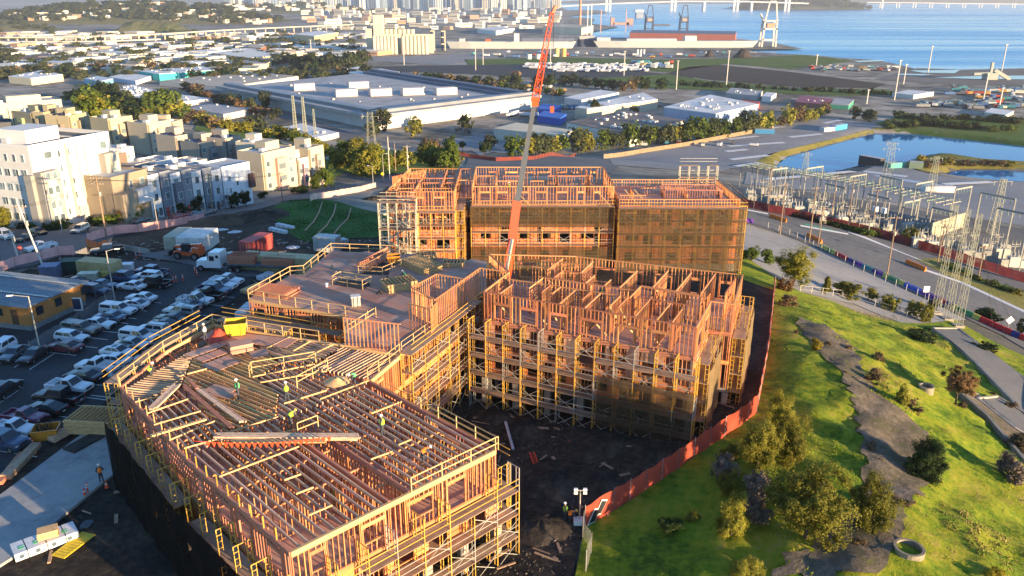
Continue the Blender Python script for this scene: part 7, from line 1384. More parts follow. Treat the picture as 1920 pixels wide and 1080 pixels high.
def cream(label, u0, v0, u1, v1, depth, h, col=CRM, cols=2, solar=0, side=0, dz=0):
 a, b=G(u0, v0), G(u1, v1);L=math.dist(a[:2], b[:2]);st=max(1, int(h/3));return bldg(label, (a[0], a[1], a[2]), (b[0], b[1], a[2]), depth, h, col, None, grid(0, cols, st, L, h, 1.3, 1.4, z0=1.7)+[(1, depth*f, 1.7+s*3, 1.2, 1.4)for f in((.3, .7)if side else())for s in range(st)], group=gc, solar=solar, hvac=2, extras=[((L*.5, -.5, h*.42), (L*.26, 1.0, h*.84), tuple(x*random.choice((.8, .9, 1.1))for x in col), 'projecting_bay'), ((L*.02+.25, -.05, h*.5), (.5, .3, h), tuple(x*.45 for x in col), 'recess_shade_strip'), ((L*.6, depth*.6, h+1.2), (L*.4, depth*.45, 2.4), col, 'roof_step'), ((L*.5, -1.06, h*.3), (L*.18, .12, 1.4), (.12, .15, .16), 'bay_window'), ((L*.5, -1.06, h*.62), (L*.18, .12, 1.4), (.12, .15, .16), 'bay_window')])  # narrow full-height strip: recess shade painted as darkened wall colour
cream('cream corner townhouse with large windows by the side street', 497, 362, 560, 352, 9, 10.5, CRM, 3, 0, 1);cream('cream townhouse right of the corner one', 562, 352, 583, 350, 8, 8, (.5, .44, .36), 2);cream('rightmost cream townhouse at the hedge', 584, 350, 612, 346, 9, 10.8, CRM, 2, 0, 1);cream('small cream townhouse behind the corner one', 488, 340, 520, 335, 8, 11, (.58, .52, .42), 1)
cream('beige townhouse under solar panels, left of its group', 337, 322, 372, 318, 9, 10.5, (.42, .36, .28), 2, 3);cream('beige townhouse with two dark recesses', 380, 330, 428, 325, 9, 9.5, (.38, .33, .26), 3, 2);cream('beige end townhouse with solar panels and grey side', 430, 330, 460, 326, 10, 11, (.34, .30, .25), 2, 3, 1)
for i, (u0, v0, u1, v1, h, so, l)in enumerate([(32, 262, 68, 268, 10, 0, 'leftmost khaki townhouse of the upper left row'), (70, 268, 92, 270, 10.5, 3, 'khaki townhouse under solar panels second in the upper row'), (94, 272, 114, 274, 10, 0, 'khaki townhouse in the middle of the upper row'), (116, 275, 136, 276, 9.5, 0, 'khaki townhouse fourth in the upper row'), (138, 277, 176, 270, 10.5, 3, 'khaki townhouse with solar panels at the right of the upper row')]):cream(l, u0, v0, u1, v1, 9, h, (.33, .29, .19), 1 if i<4 else 2, so)
cream('yellow-cream townhouse with green bay windows', 212, 286, 258, 282, 10, 11, (.44, .38, .24), 2, 0, 1);cream('cream townhouse with a grey lower wing', 284, 292, 328, 288, 10, 10.5, (.42, .37, .28), 2, 0, 1);cream('right cream townhouse before the grass ridge', 330, 288, 350, 284, 9, 10.5, (.38, .33, .25), 1, 0, 1);cream('long cream apartment house with paired windows at top left', -40, 248, 124, 236, 14, 10, (.52, .45, .32), 9, 3)
b=G(0, 270);bldg('dark flat-roofed building at the left edge above the apartment block', G(-40, 268), G(30, 262), 10, 6, (.08, .085, .09), M('dark_roof', (.06, .06, .065), .9), group=gc)
barr_m={k:M('barrier_'+k, c, .5, .12, 2)for k, c in dict(red=(.55, .03, .04), navy=(.03, .04, .22), teal=(.02, .25, .28), yellow=(.55, .52, .12), green=(.05, .30, .12), blue=(.04, .12, .60), purple=(.18, .05, .35), orange=(.72, .20, .03)).items()}
def barrier(label, p, q, col, h=1.0, gp='coloured road barriers'):
 p, q=Vector(p), Vector(q);d=(q-p);L=d.length;o=MB();o.hexa([(0.05, -.28, 0), (L-.05, -.28, 0), (L-.05, .28, 0), (.05, .28, 0), (.05, -.1, h), (L-.05, -.1, h), (L-.05, .1, h), (.05, .1, h)]);o.box((L/2, 0, h*.2), (L-.12, .64, h*.26));o=o.build('road_barrier', barr_m[col]);o.location=p;o.rotation_euler=(0, -math.asin(max(-1, min(1, d.z/L))), math.atan2(d.y, d.x));return props(o, label, 'barrier', gp)
BL=[(1386, 414), (1412, 420)], [(1538, 465), (1592, 492), (1660, 522), (1740, 558), (1812, 592), (1870, 618), (1925, 642)]
seq=['blue', 'purple'];P=[Vector(on(*p, .12))for p in BL[0]]
for i in range(4):barrier(['blue', 'deep blue', 'violet', 'purple'][i]+' road barrier at the left end by the rear block', P[0].lerp(P[1], i/4), P[0].lerp(P[1], (i+1)/4), ['blue', 'blue', 'purple', 'purple'][i])
pts=[Vector(on(*p, .12))for p in BL[1]];seq=['yellow', 'green', 'red', 'red', 'navy', 'navy', 'teal', 'navy', 'yellow', 'green', 'yellow', 'blue', 'blue', 'purple', 'purple', 'red', 'yellow', 'green', 'red', 'red', 'red', 'red', 'red', 'red'];
tot=sum((pts[i+1]-pts[i]).length for i in range(len(pts)-1));step=tot/36
def along(s):
 for i in range(len(pts)-1):
  l=(pts[i+1]-pts[i]).length
  if s<=l or i==len(pts)-2:return pts[i].lerp(pts[i+1], min(1, s/l))
  s-=l
seq36=['yellow', 'yellow', 'green', 'yellow', 'red', 'red', 'red', 'navy', 'navy', 'purple', 'teal', 'teal', 'navy', 'purple', 'yellow', 'green', 'green', 'yellow', 'blue', 'blue', 'blue', 'purple', 'purple', 'purple', 'red', 'navy', 'yellow', 'green', 'green', 'yellow', 'red', 'red', 'red', 'red', 'navy', 'red']
for i in range(36):barrier(ordinal(i, 36)+seq36[i]+' barrier in the line beside the lower lot', along(i*step), along((i+1)*step), seq36[i])
for(a, b, n, l)in(((1442, 408), (1474, 418), 5, 'beyond the lower road near the rear block'), ((1513, 444), (1540, 458), 4, 'beside the utility poles'), ((1698, 494), (1735, 510), 5, 'at the painted road hatching')):
 p, q=Vector(on(*a, .12)), Vector(on(*b, .12));[barrier(ordinal(i, n)+'orange barrier '+l, p.lerp(q, i/n), p.lerp(q, (i+1)/n), 'orange', 1.0, 'orange road barriers')for i in range(n)]
def post_fence(label, px, h=1.5, sp=2.5):
 P=[Vector(on(*p))for p in px];root=empty('railing', P[0], label, 'fence')
 for i in range(len(P)-1):
  n=max(1, int((P[i+1]-P[i]).length/sp))
  for k in range(n):
   a, b=P[i].lerp(P[i+1], k/n), P[i].lerp(P[i+1], (k+1)/n);MB().beam(a, a+Vector((0, 0, h)), .07, .07).build('post', m_polep, root);MB().beam(a+Vector((0, 0, h-.05)), b+Vector((0, 0, h-.05)), .04, .05).build('rail', m_galv, root);MB().beam(a+Vector((0, 0, h*.4)), b+Vector((0, 0, h*.4)), .03, .04).build('rail', m_galv, root)
post_fence('pale post and rail fence along the lower lot', [(1440, 428), (1480, 440), (1540, 470), (1600, 500), (1660, 528), (1740, 564), (1812, 596)]);post_fence('low fence at the bottom edge of the lower lot', [(1500, 548), (1580, 556), (1640, 575), (1700, 595), (1760, 595)], 1.2, 4)
cloth_fence('long dark red fence in front of the substation', [(1386, 386), (1440, 398), (1500, 410), (1560, 424), (1620, 438), (1690, 458), (1760, 478), (1840, 504), (1925, 532)], 2.3, Mnet('dark_red_cloth', (.20, .04, .04), .96), 4)
rd=bpy.data.objects['lower_road']
for i in range(26):
 u=1590+i*5.2;p, q=Vector(on(u, 436+i*2.0, .16)), Vector(on(u+34, 446+i*2.2, .16));MB().beam(p, q, .35, .012).build('hatch_stripe', m_white_line, rd)
for a, b in(((1500, 424), (1590, 440)), ((1735, 508), (1800, 530)), ((1800, 530), (1925, 588)), ((1386, 392), (1440, 402))):MB().beam(Vector(on(*a, .17)), Vector(on(*b, .17)), 1.3, .012).build('kerb_strip', m_white_line, rd)
MB().beam(Vector(on(1508, 421, .18)), Vector(on(1572, 436, .18)), .7, .012).build('green_paint', M('green_road_paint', (.03, .35, .20), .7), rd)
for i, pp in enumerate([[(1748, 622), (1795, 622), (1925, 722), (1925, 790), (1830, 690)], [(1795, 742), (1830, 748), (1925, 830), (1925, 880), (1850, 790)], [(1830, 756), (1868, 752), (1930, 790), (1930, 830), (1900, 812)]]):
 zone('terrace_slab', GP(pp), m_road if i!=1 else m_path, .62, 1.5)
 Q=[Vector(on(*q))for q in pp];[MB().beam(Q[k]+Vector((0, 0, .4)), Q[(k+1)%len(Q)]+Vector((0, 0, .4)), .3, .7).build('terrace_kerb', m_conc_w, bpy.data.objects['terrace_slab'+('.%03d'%i if i else '')])for k in range(len(Q))]
m_twr=M('tower_steel', (.30, .31, .24), .6, .2, 2)
def lattice(label, px, h, w0, w1, mat=None, name='lattice_tower', n=14, arms=(), gp=None, lean=(0, 0), lw=.1):
 c=Vector(on(*px));root=empty(name, c, label, 'pylon', gp);b=MB();mt=mat or m_twr
 def lp(k, i):w=(w0+(w1-w0)*min(1, k/n*1.0))/2;sx, sy=((-1, -1), (1, -1), (1, 1), (-1, 1))[i];return c+Vector((w*sx+lean[0]*k/n, w*sy+lean[1]*k/n, h*k/n))
 for i in range(4):MB().beam(lp(0, i), lp(n, i), lw, lw).build('leg', mt, root)
 for k in range(n):
  for i in range(4):j=(i+1)%4;b.beam(lp(k, i), lp(k+1, j), lw*.45, lw*.45);b.beam(lp(k, j), lp(k+1, i), lw*.45, lw*.45)if k%2 else None
 b.build('bracing', mt, root);MB().box(c+Vector((0, 0, .2)), (w0+.5, w0+.5, .6)).build('footing', m_conc_w, root)
 for(z, l)in arms:MB().beam(c+Vector((-l, 0, z)), c+Vector((l, 0, z)), .12, .12).build('crossarm', mt, root);[MB().cyl(c+Vector((s*l*.9, 0, z)), c+Vector((s*l*.9, 0, z-1.2)), .08, n=6).build('insulator', m_polep, root)for s in(-1, 1)]
 return c+Vector((lean[0], lean[1], h))
lt=[]
for i, (p, w)in enumerate([((1754, 588), 1.3), ((1775, 600), 1.3), ((1795, 613), 1.3)]):lt.append(lattice(['left', 'middle', 'right'][i]+' one of three slim lattice towers by the lower road', p, 20.5, 1.1, .5, None, n=13, lw=.06, gp='three slim lattice towers'))
wires('guy wires running from the lattice towers to the ground at the right', [lt[2], Vector(on(1862, 618))], sag=.1);wires('guy wire of the middle lattice tower', [lt[1], Vector(on(1885, 632))], sag=.1);wires('guy wire of the left lattice tower', [lt[0], Vector(on(1912, 636))], sag=.1)
for i, (p, h, l)in enumerate([((1462, 440), 12.5, 'nearest the rear block'), ((1517, 455), 13.5, 'left of a pair at the orange barriers'), ((1534, 458), 9, 'right of a pair at the orange barriers'), ((1662, 522), 13.5, 'tallest beside the lower lot'), ((1558, 412), 12, 'in front of the substation fence left'), ((1635, 428), 11, 'in front of the substation fence right'), ((1757, 498), 11, 'on the verge behind the lattice towers'), ((1833, 526), 8, 'short one on the verge at the right'), ((1590, 418), 12.5, 'at the substation behind the fence'), ((1440, 392), 12, 'behind the lower road left')]):tops.append(util_pole('brown utility pole '+l, p, h, 1))
wires('overhead lines crossing the lower road to the substation', [tops[-10]-Vector((0, 0, .5)), tops[-9]-Vector((0, 0, .5)), tops[-7]-Vector((0, 0, .5))], off=(-1, 1));wires('overhead line beside the lattice towers', [tops[-7]-Vector((0, 0, .5)), lt[0]-Vector((0, 0, 6))]);wires('lines from the poles into the substation', [tops[-9]-Vector((0, 0, .8)), Vector(on(1640, 400))+Vector((0, 0, 10))], off=(-1, 0, 1))
sb=empty('substation', on(1650, 400), 'electrical substation with rows of steel gantries and insulators', 'substation');m_st=M('substation_steel', (.26, .26, .23), .55, .2, 2, rand=.15);m_ins=M('green_insulator', (.20, .28, .22), .35, .2, 3);
def gantry(px, w, h, ang):
 c=Vector(on(*px));d=Vector((math.cos(ang), math.sin(ang), 0))*w/2
 for s in(-1, 1):MB().beam(c+d*s, c+d*s+Vector((0, 0, h)), .28, .28).build('gantry_post', m_st, sb)
 MB().beam(c-d+Vector((0, 0, h)), c+d+Vector((0, 0, h)), .35, .45).build('gantry_beam', m_st, sb)
 [MB().cyl(c+d*t_+Vector((0, 0, h)), c+d*t_+Vector((0, -.6, h-1.3)), .14, .08, 6).build('insulator_string', m_ins, sb)for t_ in(-.7, -.35, 0, .35, .7)]
 return c+Vector((0, 0, h))
ba=math.atan2(*(Vector(on(1800, 420))-Vector(on(1420, 345))).yx);prev=None;S0, S1=Vector(on(1402, 352)), Vector(on(1775, 432))
for k in range(30):
 c=S0.lerp(S1, k/29);d=Vector((-math.sin(ba), math.cos(ba), 0));h=8.5;z=h1(c.x, c.y)
 p, q=c-d*4.5, c+d*4.5;p.z=q.z=z+h;MB().beam(p, q, .3, .3).build('bus_rafter', m_st if k%3 else m_ins, sb)
 for e in(p, q):
  if k%2==0:f=e.copy();f.z=h1(e.x, e.y);MB().beam(f, e, .2, .2).build('bus_post', m_st, sb)
 b=MB();[b.cyl(p.lerp(q, t_), p.lerp(q, t_)+Vector((0, 0, 1.0)), .12, .07, 6)for t_ in(.1, .3, .5, .7, .9)];b.build('bus_insulator', m_ins, sb)
for t_ in(.1, .5, .9):
 d=Vector((-math.sin(ba), math.cos(ba), 0))*(t_*9-4.5);a, b_=S0+d, S1+d;a.z=h1(S0.x, S0.y)+9.6;b_.z=h1(S1.x, S1.y)+9.6;MB().beam(a, b_, .14, .14).build('bus_bar', m_galv, sb)
for p, w, h in[((1520, 375), 8, 11), ((1600, 392), 8, 11), ((1660, 402), 8, 12), ((1720, 420), 8, 13), ((1790, 440), 8, 14), ((1850, 470), 9, 15), ((1560, 398), 7, 8), ((1640, 420), 7, 8), ((1700, 436), 7, 9), ((1760, 455), 7, 9), ((1880, 490), 8, 13), ((1455, 368), 7, 9)]:gantry(p, w, h, ba+random.choice((0, math.pi/2)))
for i in range(120):
 u=random.uniform(1400, 1915);v=352+(u-1400)*.25+random.uniform(2, 34);c=Vector(on(u, v));r=random.random()
 if r<.4:b=MB();b.box(c+Vector((0, 0, 1.0)), (1.8, 1.2, 2.0));b.cyl(c+Vector((-.4, 0, 2)), c+Vector((-.5, 0, 3)), .15, .08, 6);b.cyl(c+Vector((.4, 0, 2)), c+Vector((.5, 0, 3)), .15, .08, 6);b.build('switchgear', random.choice((m_st, m_galv, m_conc_w)), sb)
 elif r<.7:b=MB();b.box(c+Vector((0, 0, 1.4)), (2.6, 1.8, 2.6));[b.box(c+Vector((1.5, s, 1.4)), (.3, .12, 2))for s in(-.7, -.3, .1, .5)];[b.cyl(c+Vector((x, 0, 2.7)), c+Vector((x, 0, 4)), .16, .08, 6)for x in(-.8, 0, .8)];b.build('transformer', random.choice((m_st, m_galv)), sb)
 else:b=MB();b.beam(c, c+Vector((0, 0, 4)), .2, .2);b.beam(c+Vector((-1.2, 0, 4)), c+Vector((1.2, 0, 4)), .15, .2);[b.cyl(c+Vector((x, 0, 4)), c+Vector((x, 0, 5.1)), .13, .07, 6)for x in(-1, 0, 1)];b.build('disconnector', m_st, sb)
for i, (u, v)in enumerate([(1655, 405), (1640, 402)]):c=Vector(on(u, v));MB().cyl(c+Vector((0, 0, 1)), c+Vector((0, 0, 2.6)), .9, .9, 12).build('white_tank', m_hat, sb)
b=MB();p, q=Vector(on(1742, 452)), Vector(on(1808, 425));b.beam(p+Vector((0, 0, 2.5)), q+Vector((0, 0, 2.5)), .4, 5);b.build('blast_wall', M('tan_concrete', (.45, .38, .25), .85), sb)
for(px, h, w0, w1, arms, l)in[((1508, 332), 13, 3.0, 1.2, ((12, 2.5), ), 'small pylon at the pond edge'), ((1660, 352), 22, 4.0, 2.0, ((19, 4), (21.5, 3)), 'wide pylon behind the substation'), ((1745, 360), 17, 3.2, 1.4, ((16, 3), ), 'narrow pylon behind the substation'), ((1860, 440), 18, 2.4, 1.2, ((17, 3), ), 'brown pylon at the right of the substation'), ((698, 290), 19, 4, 2, ((17, 4), ), 'pale lattice pylon on the shrub slope')]:lattice(l, px, h, w0, w1, arms=arms, n=10, lw=.14)
for i, (u, v)in enumerate([(556, 262), (574, 264), (592, 262)]):lattice(['left', 'middle', 'right'][i]+' one of three lattice masts by the white hall', (u, v), 22, 1.6, .7, n=14, lw=.22, gp='three lattice masts by the white hall')
sl_=bpy.data.objects['shore_lot']
for a, b in(((1440, 337), (1600, 322)), ((1620, 322), (1700, 332)), ((1700, 340), (1790, 352)), ((1770, 346), (1860, 342)), ((1640, 330), (1760, 348))):MB().beam(Vector(on(*a, .3)), Vector(on(*b, .3)), 5, .02).build('pale_stripe', m_white_line, sl_)
pl=bpy.data.objects['paved_lot']
for a, b in(((1365, 262), (1420, 256)), ((1365, 275), (1470, 268)), ((1360, 285), (1400, 281)), ((1370, 300), (1440, 292)), ((1380, 313), (1425, 306)), ((1480, 258), (1540, 252)), ((1545, 232), (1575, 226)), ((1410, 245), (1470, 238))):MB().beam(Vector(on(*a, .4)), Vector(on(*b, .4)), 5, .02).build('pale_stripe', m_white_line, pl)
def px_bldg(label, u0, v0, u1, v1, depth, h, wall, roof=None, far=True, **k):
 f=(lambda u, v:at(u, v, -57))if far else G;a, b=f(u0, v0), f(u1, v1);return bldg(label, a, (b[0], b[1], a[2]), depth, h, wall, roof, **k)
for i, (u0, v0, u1, v1, h, c, l)in enumerate([(1415, 251, 1452, 252, 3.4, (.05, .22, .42), 'long blue cabin on the paved lot'), (1545, 248, 1565, 246, 3.2, (.55, .55, .52), 'white cabin at the pond embankment'), (1566, 246, 1588, 242, 4, (.05, .30, .60), 'bright blue cabin at the pond embankment'), (1608, 312, 1650, 309, 7, (.04, .045, .05), 'dark hulk moored at the pond shore'), (1670, 316, 1698, 314, 3, (.10, .42, .33), 'mint green cabin on the pond spit'), (1704, 316, 1730, 318, 4, (.25, .33, .22), 'small green house on the pond spit'), (1735, 330+30, 1790, 362, 2.5, (.6, .6, .58), 'low white wall on the shore lot')]):px_bldg(l, u0, v0, u1, v1, 5, h, c, None, False, name='cabin', cat='cabin', parapet=0, hvac=0)
# ------------------------------------------------------------------ industrial flats, port, city, bay
def zdepth(g):return g[1]*_c-(g[2]-CAM_H)*_s
def quad_bldg(label, px, hpx, wall, roof, name='warehouse', group='warehouses on the flats', hvac=0, hv=(.5, .5, .5), over=0., sky=0):
 """building on a four-cornered footprint given by pixels of its base"""
 P=[at(u, v, -57)for u, v in px];h=hpx*zdepth(P[0])/1500;root=empty(name, P[0], label, name.replace('_', ' '), group);Q=[(p[0], p[1])for p in P];MB().prism(Q, -58, -57+h).build('wall', wallm(wall), root)
 cx=sum(q[0]for q in Q)/4;cy=sum(q[1]for q in Q)/4;MB().prism([(cx+(q[0]-cx)*(1+over), cy+(q[1]-cy)*(1+over))for q in Q], -57+h, -57+h+.5).build('roof', roof, root)
 def bl(s, t):a=lerp2(Q[0], Q[1], s);b=lerp2(Q[3], Q[2], s);return lerp2(a, b, t)
 ang=math.atan2(Q[1][1]-Q[0][1], Q[1][0]-Q[0][0])
 for k in range(hvac):c=bl(random.uniform(.12, .88), random.uniform(.12, .88));s=random.uniform(.5, 1.3)*(3 if not sky else 2);MB().box((c[0], c[1], -57+h+.5+s*.25), (s*1.4, s, s*.6), ang).build('rooftop_unit' if not sky else 'skylight', wallm(hv), root)
 return root, bl, h, ang
RW, RG, RT, RB=M('white_roof', (.66, .65, .62), .7, .2, .06), M('grey_roof', (.34, .34, .34), .8, .25, .06), M('tan_roof', (.42, .37, .29), .8, .15, .03), M('dark_blue_roof', (.10, .12, .17), .6, .2, .05)
r, bl, h, ang=quad_bldg('vast grey-roofed warehouse with dark pitched edges behind the crane', [(420, 183), (708, 244), (1008, 203), (700, 150)], 17, (.55, .54, .52), RG, hvac=26, hv=(.42, .40, .38), sky=1)
def roof_bar(s0, t0, s1, t1, w, hh, mat, nm):a, b=bl(s0, t0), bl(s1, t1);MB().beam((*a, -56.4+h+hh/2), (*b, -56.4+h+hh/2), w, hh).build(nm, mat, r)
for a in((0, .03, .97, .03), (.97, 0, .97, 1), (.03, .97, .97, .97)):roof_bar(*a, 26, 2.2, RB if a[1]==.97 else RG, 'roof_ridge');roof_bar(*a, 9, 4.5, RB if a[1]==.97 else M('ridge_grey', (.22, .23, .25), .5, .15, .05, metal=.3), 'roof_ridge')
for s, t in((.55, .28), (.62, .42), (.68, .56), (.75, .70), (.30, .25), (.40, .5)):c=bl(s, t);b=MB();b.box((*c, -53+h), (20, 12, 6.5), ang+1.2);b.build('roof_monitor', wallm((.55, .5, .48)), r)
for(l, px, hp, w, rf, hv)in[('cream-roofed shed below the crane boom', [(926, 262), (1042, 277), (1080, 266), (968, 250)], 20, (.55, .52, .44), M('cream_roof', (.58, .52, .38), .8, .08, .05), 0), ('flat-roofed works dotted with white skylights', [(1062, 250), (1180, 276), (1282, 246), (1172, 226)], 20, (.60, .58, .52), M('brown_grey_roof', (.16, .14, .13), .85, .2, .05), 34), ('beige workshop with pale gabled hall', [(1078, 222), (1100, 226), (1232, 206), (1205, 192)], 20, (.56, .48, .34), RW, 6), ('small pale gable hall behind the beige workshop', [(1058, 200), (1090, 205), (1160, 190), (1125, 184)], 16, (.56, .56, .55), RW, 0), ('blue-banded white factory with cluttered roof', [(1243, 226), (1340, 240), (1420, 220), (1330, 200)], 24, (.30, .38, .50), RW, 24), ('red-roofed shed beside the blue-banded factory', [(1380, 205), (1420, 208), (1424, 200), (1392, 196)], 8, (.5, .06, .05), M('red_roof', (.45, .06, .05), .7), 0), ('front bright blue shed near the crane', [(1007, 230), (1050, 236), (1062, 226), (1020, 220)], 12, (.03, .10, .42), M('blue_roof', (.03, .12, .45), .6), 0), ('rear bright blue shed near the crane', [(1008, 216), (1040, 219), (1052, 211), (1018, 207)], 12, (.03, .10, .42), M('blue_roof2', (.03, .13, .5), .6), 0), ('low white hall by the three lattice masts', [(508, 252), (575, 272), (636, 258), (565, 240)], 8, (.60, .55, .44), RW, 8), ('pale long hall on the ridge beyond the grass', [(348, 214), (420, 226), (476, 214), (400, 205)], 10, (.60, .56, .48), RG, 3), ('pink-white roofed store below the wood', [(240, 192), (330, 204), (400, 196), (310, 184)], 10, (.60, .50, .46), RW, 10), ('white roof crowded with vents', [(190, 176), (240, 190), (300, 180), (250, 167)], 8, (.60, .60, .58), RW, 40), ('teal-walled warehouse with white roof', [(262, 146), (300, 152), (405, 144), (380, 136)], 12, (.05, .42, .40), RW, 14), ('light blue shed among the trees', [(160, 160), (190, 166), (214, 160), (185, 155)], 12, (.20, .45, .62), M('sky_roof', (.5, .55, .6), .7), 2), ('white and blue striped tents', [(205, 152), (255, 160), (285, 150), (240, 144)], 7, (.5, .55, .65), RW, 0), ('tan gabled warehouse left of the teal one', [(200, 140), (262, 146), (268, 136), (215, 130)], 10, (.58, .48, .28), RT, 0), ('white-roofed hall at the left edge', [(18, 156), (60, 160), (120, 152), (80, 144)], 12, (.66, .58, .38), RW, 12), ('broad white-roofed depot with an orange wall', [(398, 108), (470, 118), (548, 110), (470, 98)], 8, (.60, .42, .20), M('bright_roof', (.70, .66, .58), .7, .05, .02), 0), ('red brick office block', [(464, 98), (490, 100), (500, 96), (475, 92)], 9, (.40, .14, .07), RT, 0), ('cream office with a corner tower', [(552, 76), (590, 80), (634, 72), (600, 68)], 11, (.60, .46, .26), RW, 4), ('long flat roof behind the great warehouse', [(300, 160), (420, 172), (560, 150), (450, 140)], 7, (.58, .54, .46), RT, 14), ('white hall beyond the great warehouse', [(655, 150), (690, 158), (750, 150), (715, 143)], 14, (.64, .63, .60), RW, 2), ('white stores at the left of the rail trees', [(640, 140), (665, 146), (700, 138), (672, 133)], 8, (.62, .60, .56), RW, 3), ('brown-roofed hall left of the warehouses', [(30, 116), (90, 120), (140, 114), (85, 108)], 7, (.5, .4, .34), M('maroon_roof', (.22, .12, .10), .8), 0), ('pale curved-roof hall at the left', [(70, 122), (130, 128), (143, 120), (90, 114)], 7, (.56, .56, .56), RW, 0), ('small yellow-walled store among trees', [(238, 128), (262, 130), (272, 122), (246, 118)], 10, (.62, .44, .20), RT, 0), ('weighbridge canopy with white roof at the scrapyard', [(1672, 182), (1712, 186), (1750, 180), (1702, 176)], 7, (.55, .55, .52), RW, 0), ('low pale shed by the scrapyard trucks', [(1845, 216), (1885, 222), (1900, 214), (1858, 208)], 5, (.55, .5, .4), RW, 0), ('green stall row by the avenue end', [(1555, 204), (1590, 206), (1600, 196), (1566, 192)], 8, (.05, .25, .18), RG, 0), ('magenta-roofed sheds by the avenue end', [(1490, 200), (1550, 205), (1560, 194), (1500, 188)], 8, (.22, .10, .08), M('plum_roof', (.25, .08, .12), .8), 3), ('white arched tent by the avenue end', [(1428, 190), (1445, 192), (1455, 184), (1436, 182)], 9, (.66, .66, .64), RW, 0), ('grey huts beside the blue-banded factory', [(1360, 182), (1420, 188), (1430, 178), (1370, 172)], 7, (.35, .35, .35), RG, 5), ('long power station hall with rows of windows', [(1018, 62), (1090, 66), (1112, 60), (1045, 56)], 12, (.62, .55, .42), RT, 0), ('white ballroom-like hall by the port', [(895, 62), (930, 66), (965, 60), (930, 56)], 7, (.66, .64, .60), RW, 0)]:
 quad_bldg(l, px, hp, w, rf, 'warehouse' if 'tent' not in l else 'tent', 'warehouses on the flats', hv, (.62, .6, .56), sky=1)
ws=[(.72, .64, .48), (.68, .60, .46), (.74, .72, .64), (.58, .50, .40), (.66, .56, .42), (.70, .68, .60), (.46, .28, .18), (.40, .46, .52)];nm=['cream', 'beige', 'white', 'tan', 'sand', 'off-white', 'brick', 'blue-grey']
def filler(row, v0, v1, u0, u1, n, wpx, hpx, group, skip=(), name='warehouse'):
 for i in range(n):
  u=u0+(u1-u0)*(i+random.uniform(.2, .8))/n;v=random.uniform(v0, v1)
  if any(a<=u<=b for a, b in skip):continue
  g=at(u, v, -57);Z=zdepth(g);w=wpx*random.uniform(.6, 1.5)*Z/1500;d=random.uniform(20, 60)if name=='warehouse' else random.uniform(12, 25);hh=hpx*random.uniform(.6, 1.4)*Z/1500;k=random.randrange(len(ws));a=R(random.choice((-24, -24, 66, 12))+random.uniform(-4, 4));a=a if a<1 else a-math.pi/2
  b=(g[0]+math.cos(a)*w, g[1]+math.sin(a)*w, g[2]);r=bldg(ordinal(i, n)+nm[k]+' '+row, g, b, d, hh, ws[k], random.choice((RW, RW, RG, RT)), (), name, name.replace('_', ' '), group, parapet=0, sink=.5, hvac=random.randrange(3)if name=='warehouse' and v>90 else 0)
  if hh>7:MB().box((w/2, -.05, hh*.55), (w*.86, .3, hh*.18)).build('window_band', m_win).parent=r
for j, (v0, v1, n, w, h)in enumerate([(64, 68, 38, 24, 4), (70, 76, 38, 26, 4.5), (84, 90, 38, 28, 5), (92, 98, 34, 32, 5), (102, 108, 28, 36, 6), (112, 120, 20, 36, 7), (124, 130, 15, 38, 8), (134, 142, 9, 38, 8)]):filler('warehouse in flats row '+['behind the viaduct', 'under the viaduct', 'before the viaduct', 'level with silo base', 'left of the rail trees', 'behind the teal warehouse', 'level with teal warehouse', 'before teal warehouse'][j], v0, v1, -10, 680 if j<5 else 480, n, w, h, 'filler warehouses on the left flats')
for j, (v0, v1, n, w, h)in enumerate([(26, 30, 26, 16, 9), (32, 37, 26, 16, 7), (40, 46, 22, 20, 7), (50, 56, 20, 22, 6)]):filler('city block '+['under the towers', 'behind the silos', 'above the silos', 'beside the silos'][j], v0, v1, 560, 1040, n, w, h, 'city blocks beyond the port', name='city_block')
def ridge(label, u0, u1, v, hpx, depth, seed, mat, nt=40, ns=12):
 rg=np.random.default_rng(seed);prof=np.clip(np.interp(np.linspace(0, 1, nt), np.linspace(0, 1, 7), [0.05, .55, .9, rg.uniform(.7, 1), rg.uniform(.6, 1), .6, 0.03])+rg.normal(0, .03, nt), 0, 1);a, b=np.array(at(u0, v, -57)), np.array(at(u1, v, -57));H=hpx*zdepth(a)/1500
 def f(t, s):q=a+(b-a)*t;return(q[0], q[1]+s*depth, -57.5+H*float(np.interp(t, np.linspace(0, 1, nt), prof))*math.sin(math.pi*min(1, s))**.8)
 V=[f(i/(nt-1), j/ns)for i in range(nt)for j in range(ns+1)];Fc=[(i*(ns+1)+j, (i+1)*(ns+1)+j, (i+1)*(ns+1)+j+1, i*(ns+1)+j+1)for i in range(nt-1)for j in range(ns)]
 o=link('hill', np_mesh('hill', V, np.array(Fc), mat, True));props(o, label, None, None, 'structure');return f
ridge('bare brown hill behind the viaduct', 195, 330, 61, 26, 160, 3, m_hillside);f1=ridge('hillside with houses at the upper left', -120, 480, 46, 36, 700, 5, m_hillside);f2=ridge('far hill with houses behind the skyline foot', 250, 700, 26, 16, 900, 8, m_hillside);f3=ridge('low hill at the left edge', -80, 90, 58, 12, 150, 9, m_hillside)
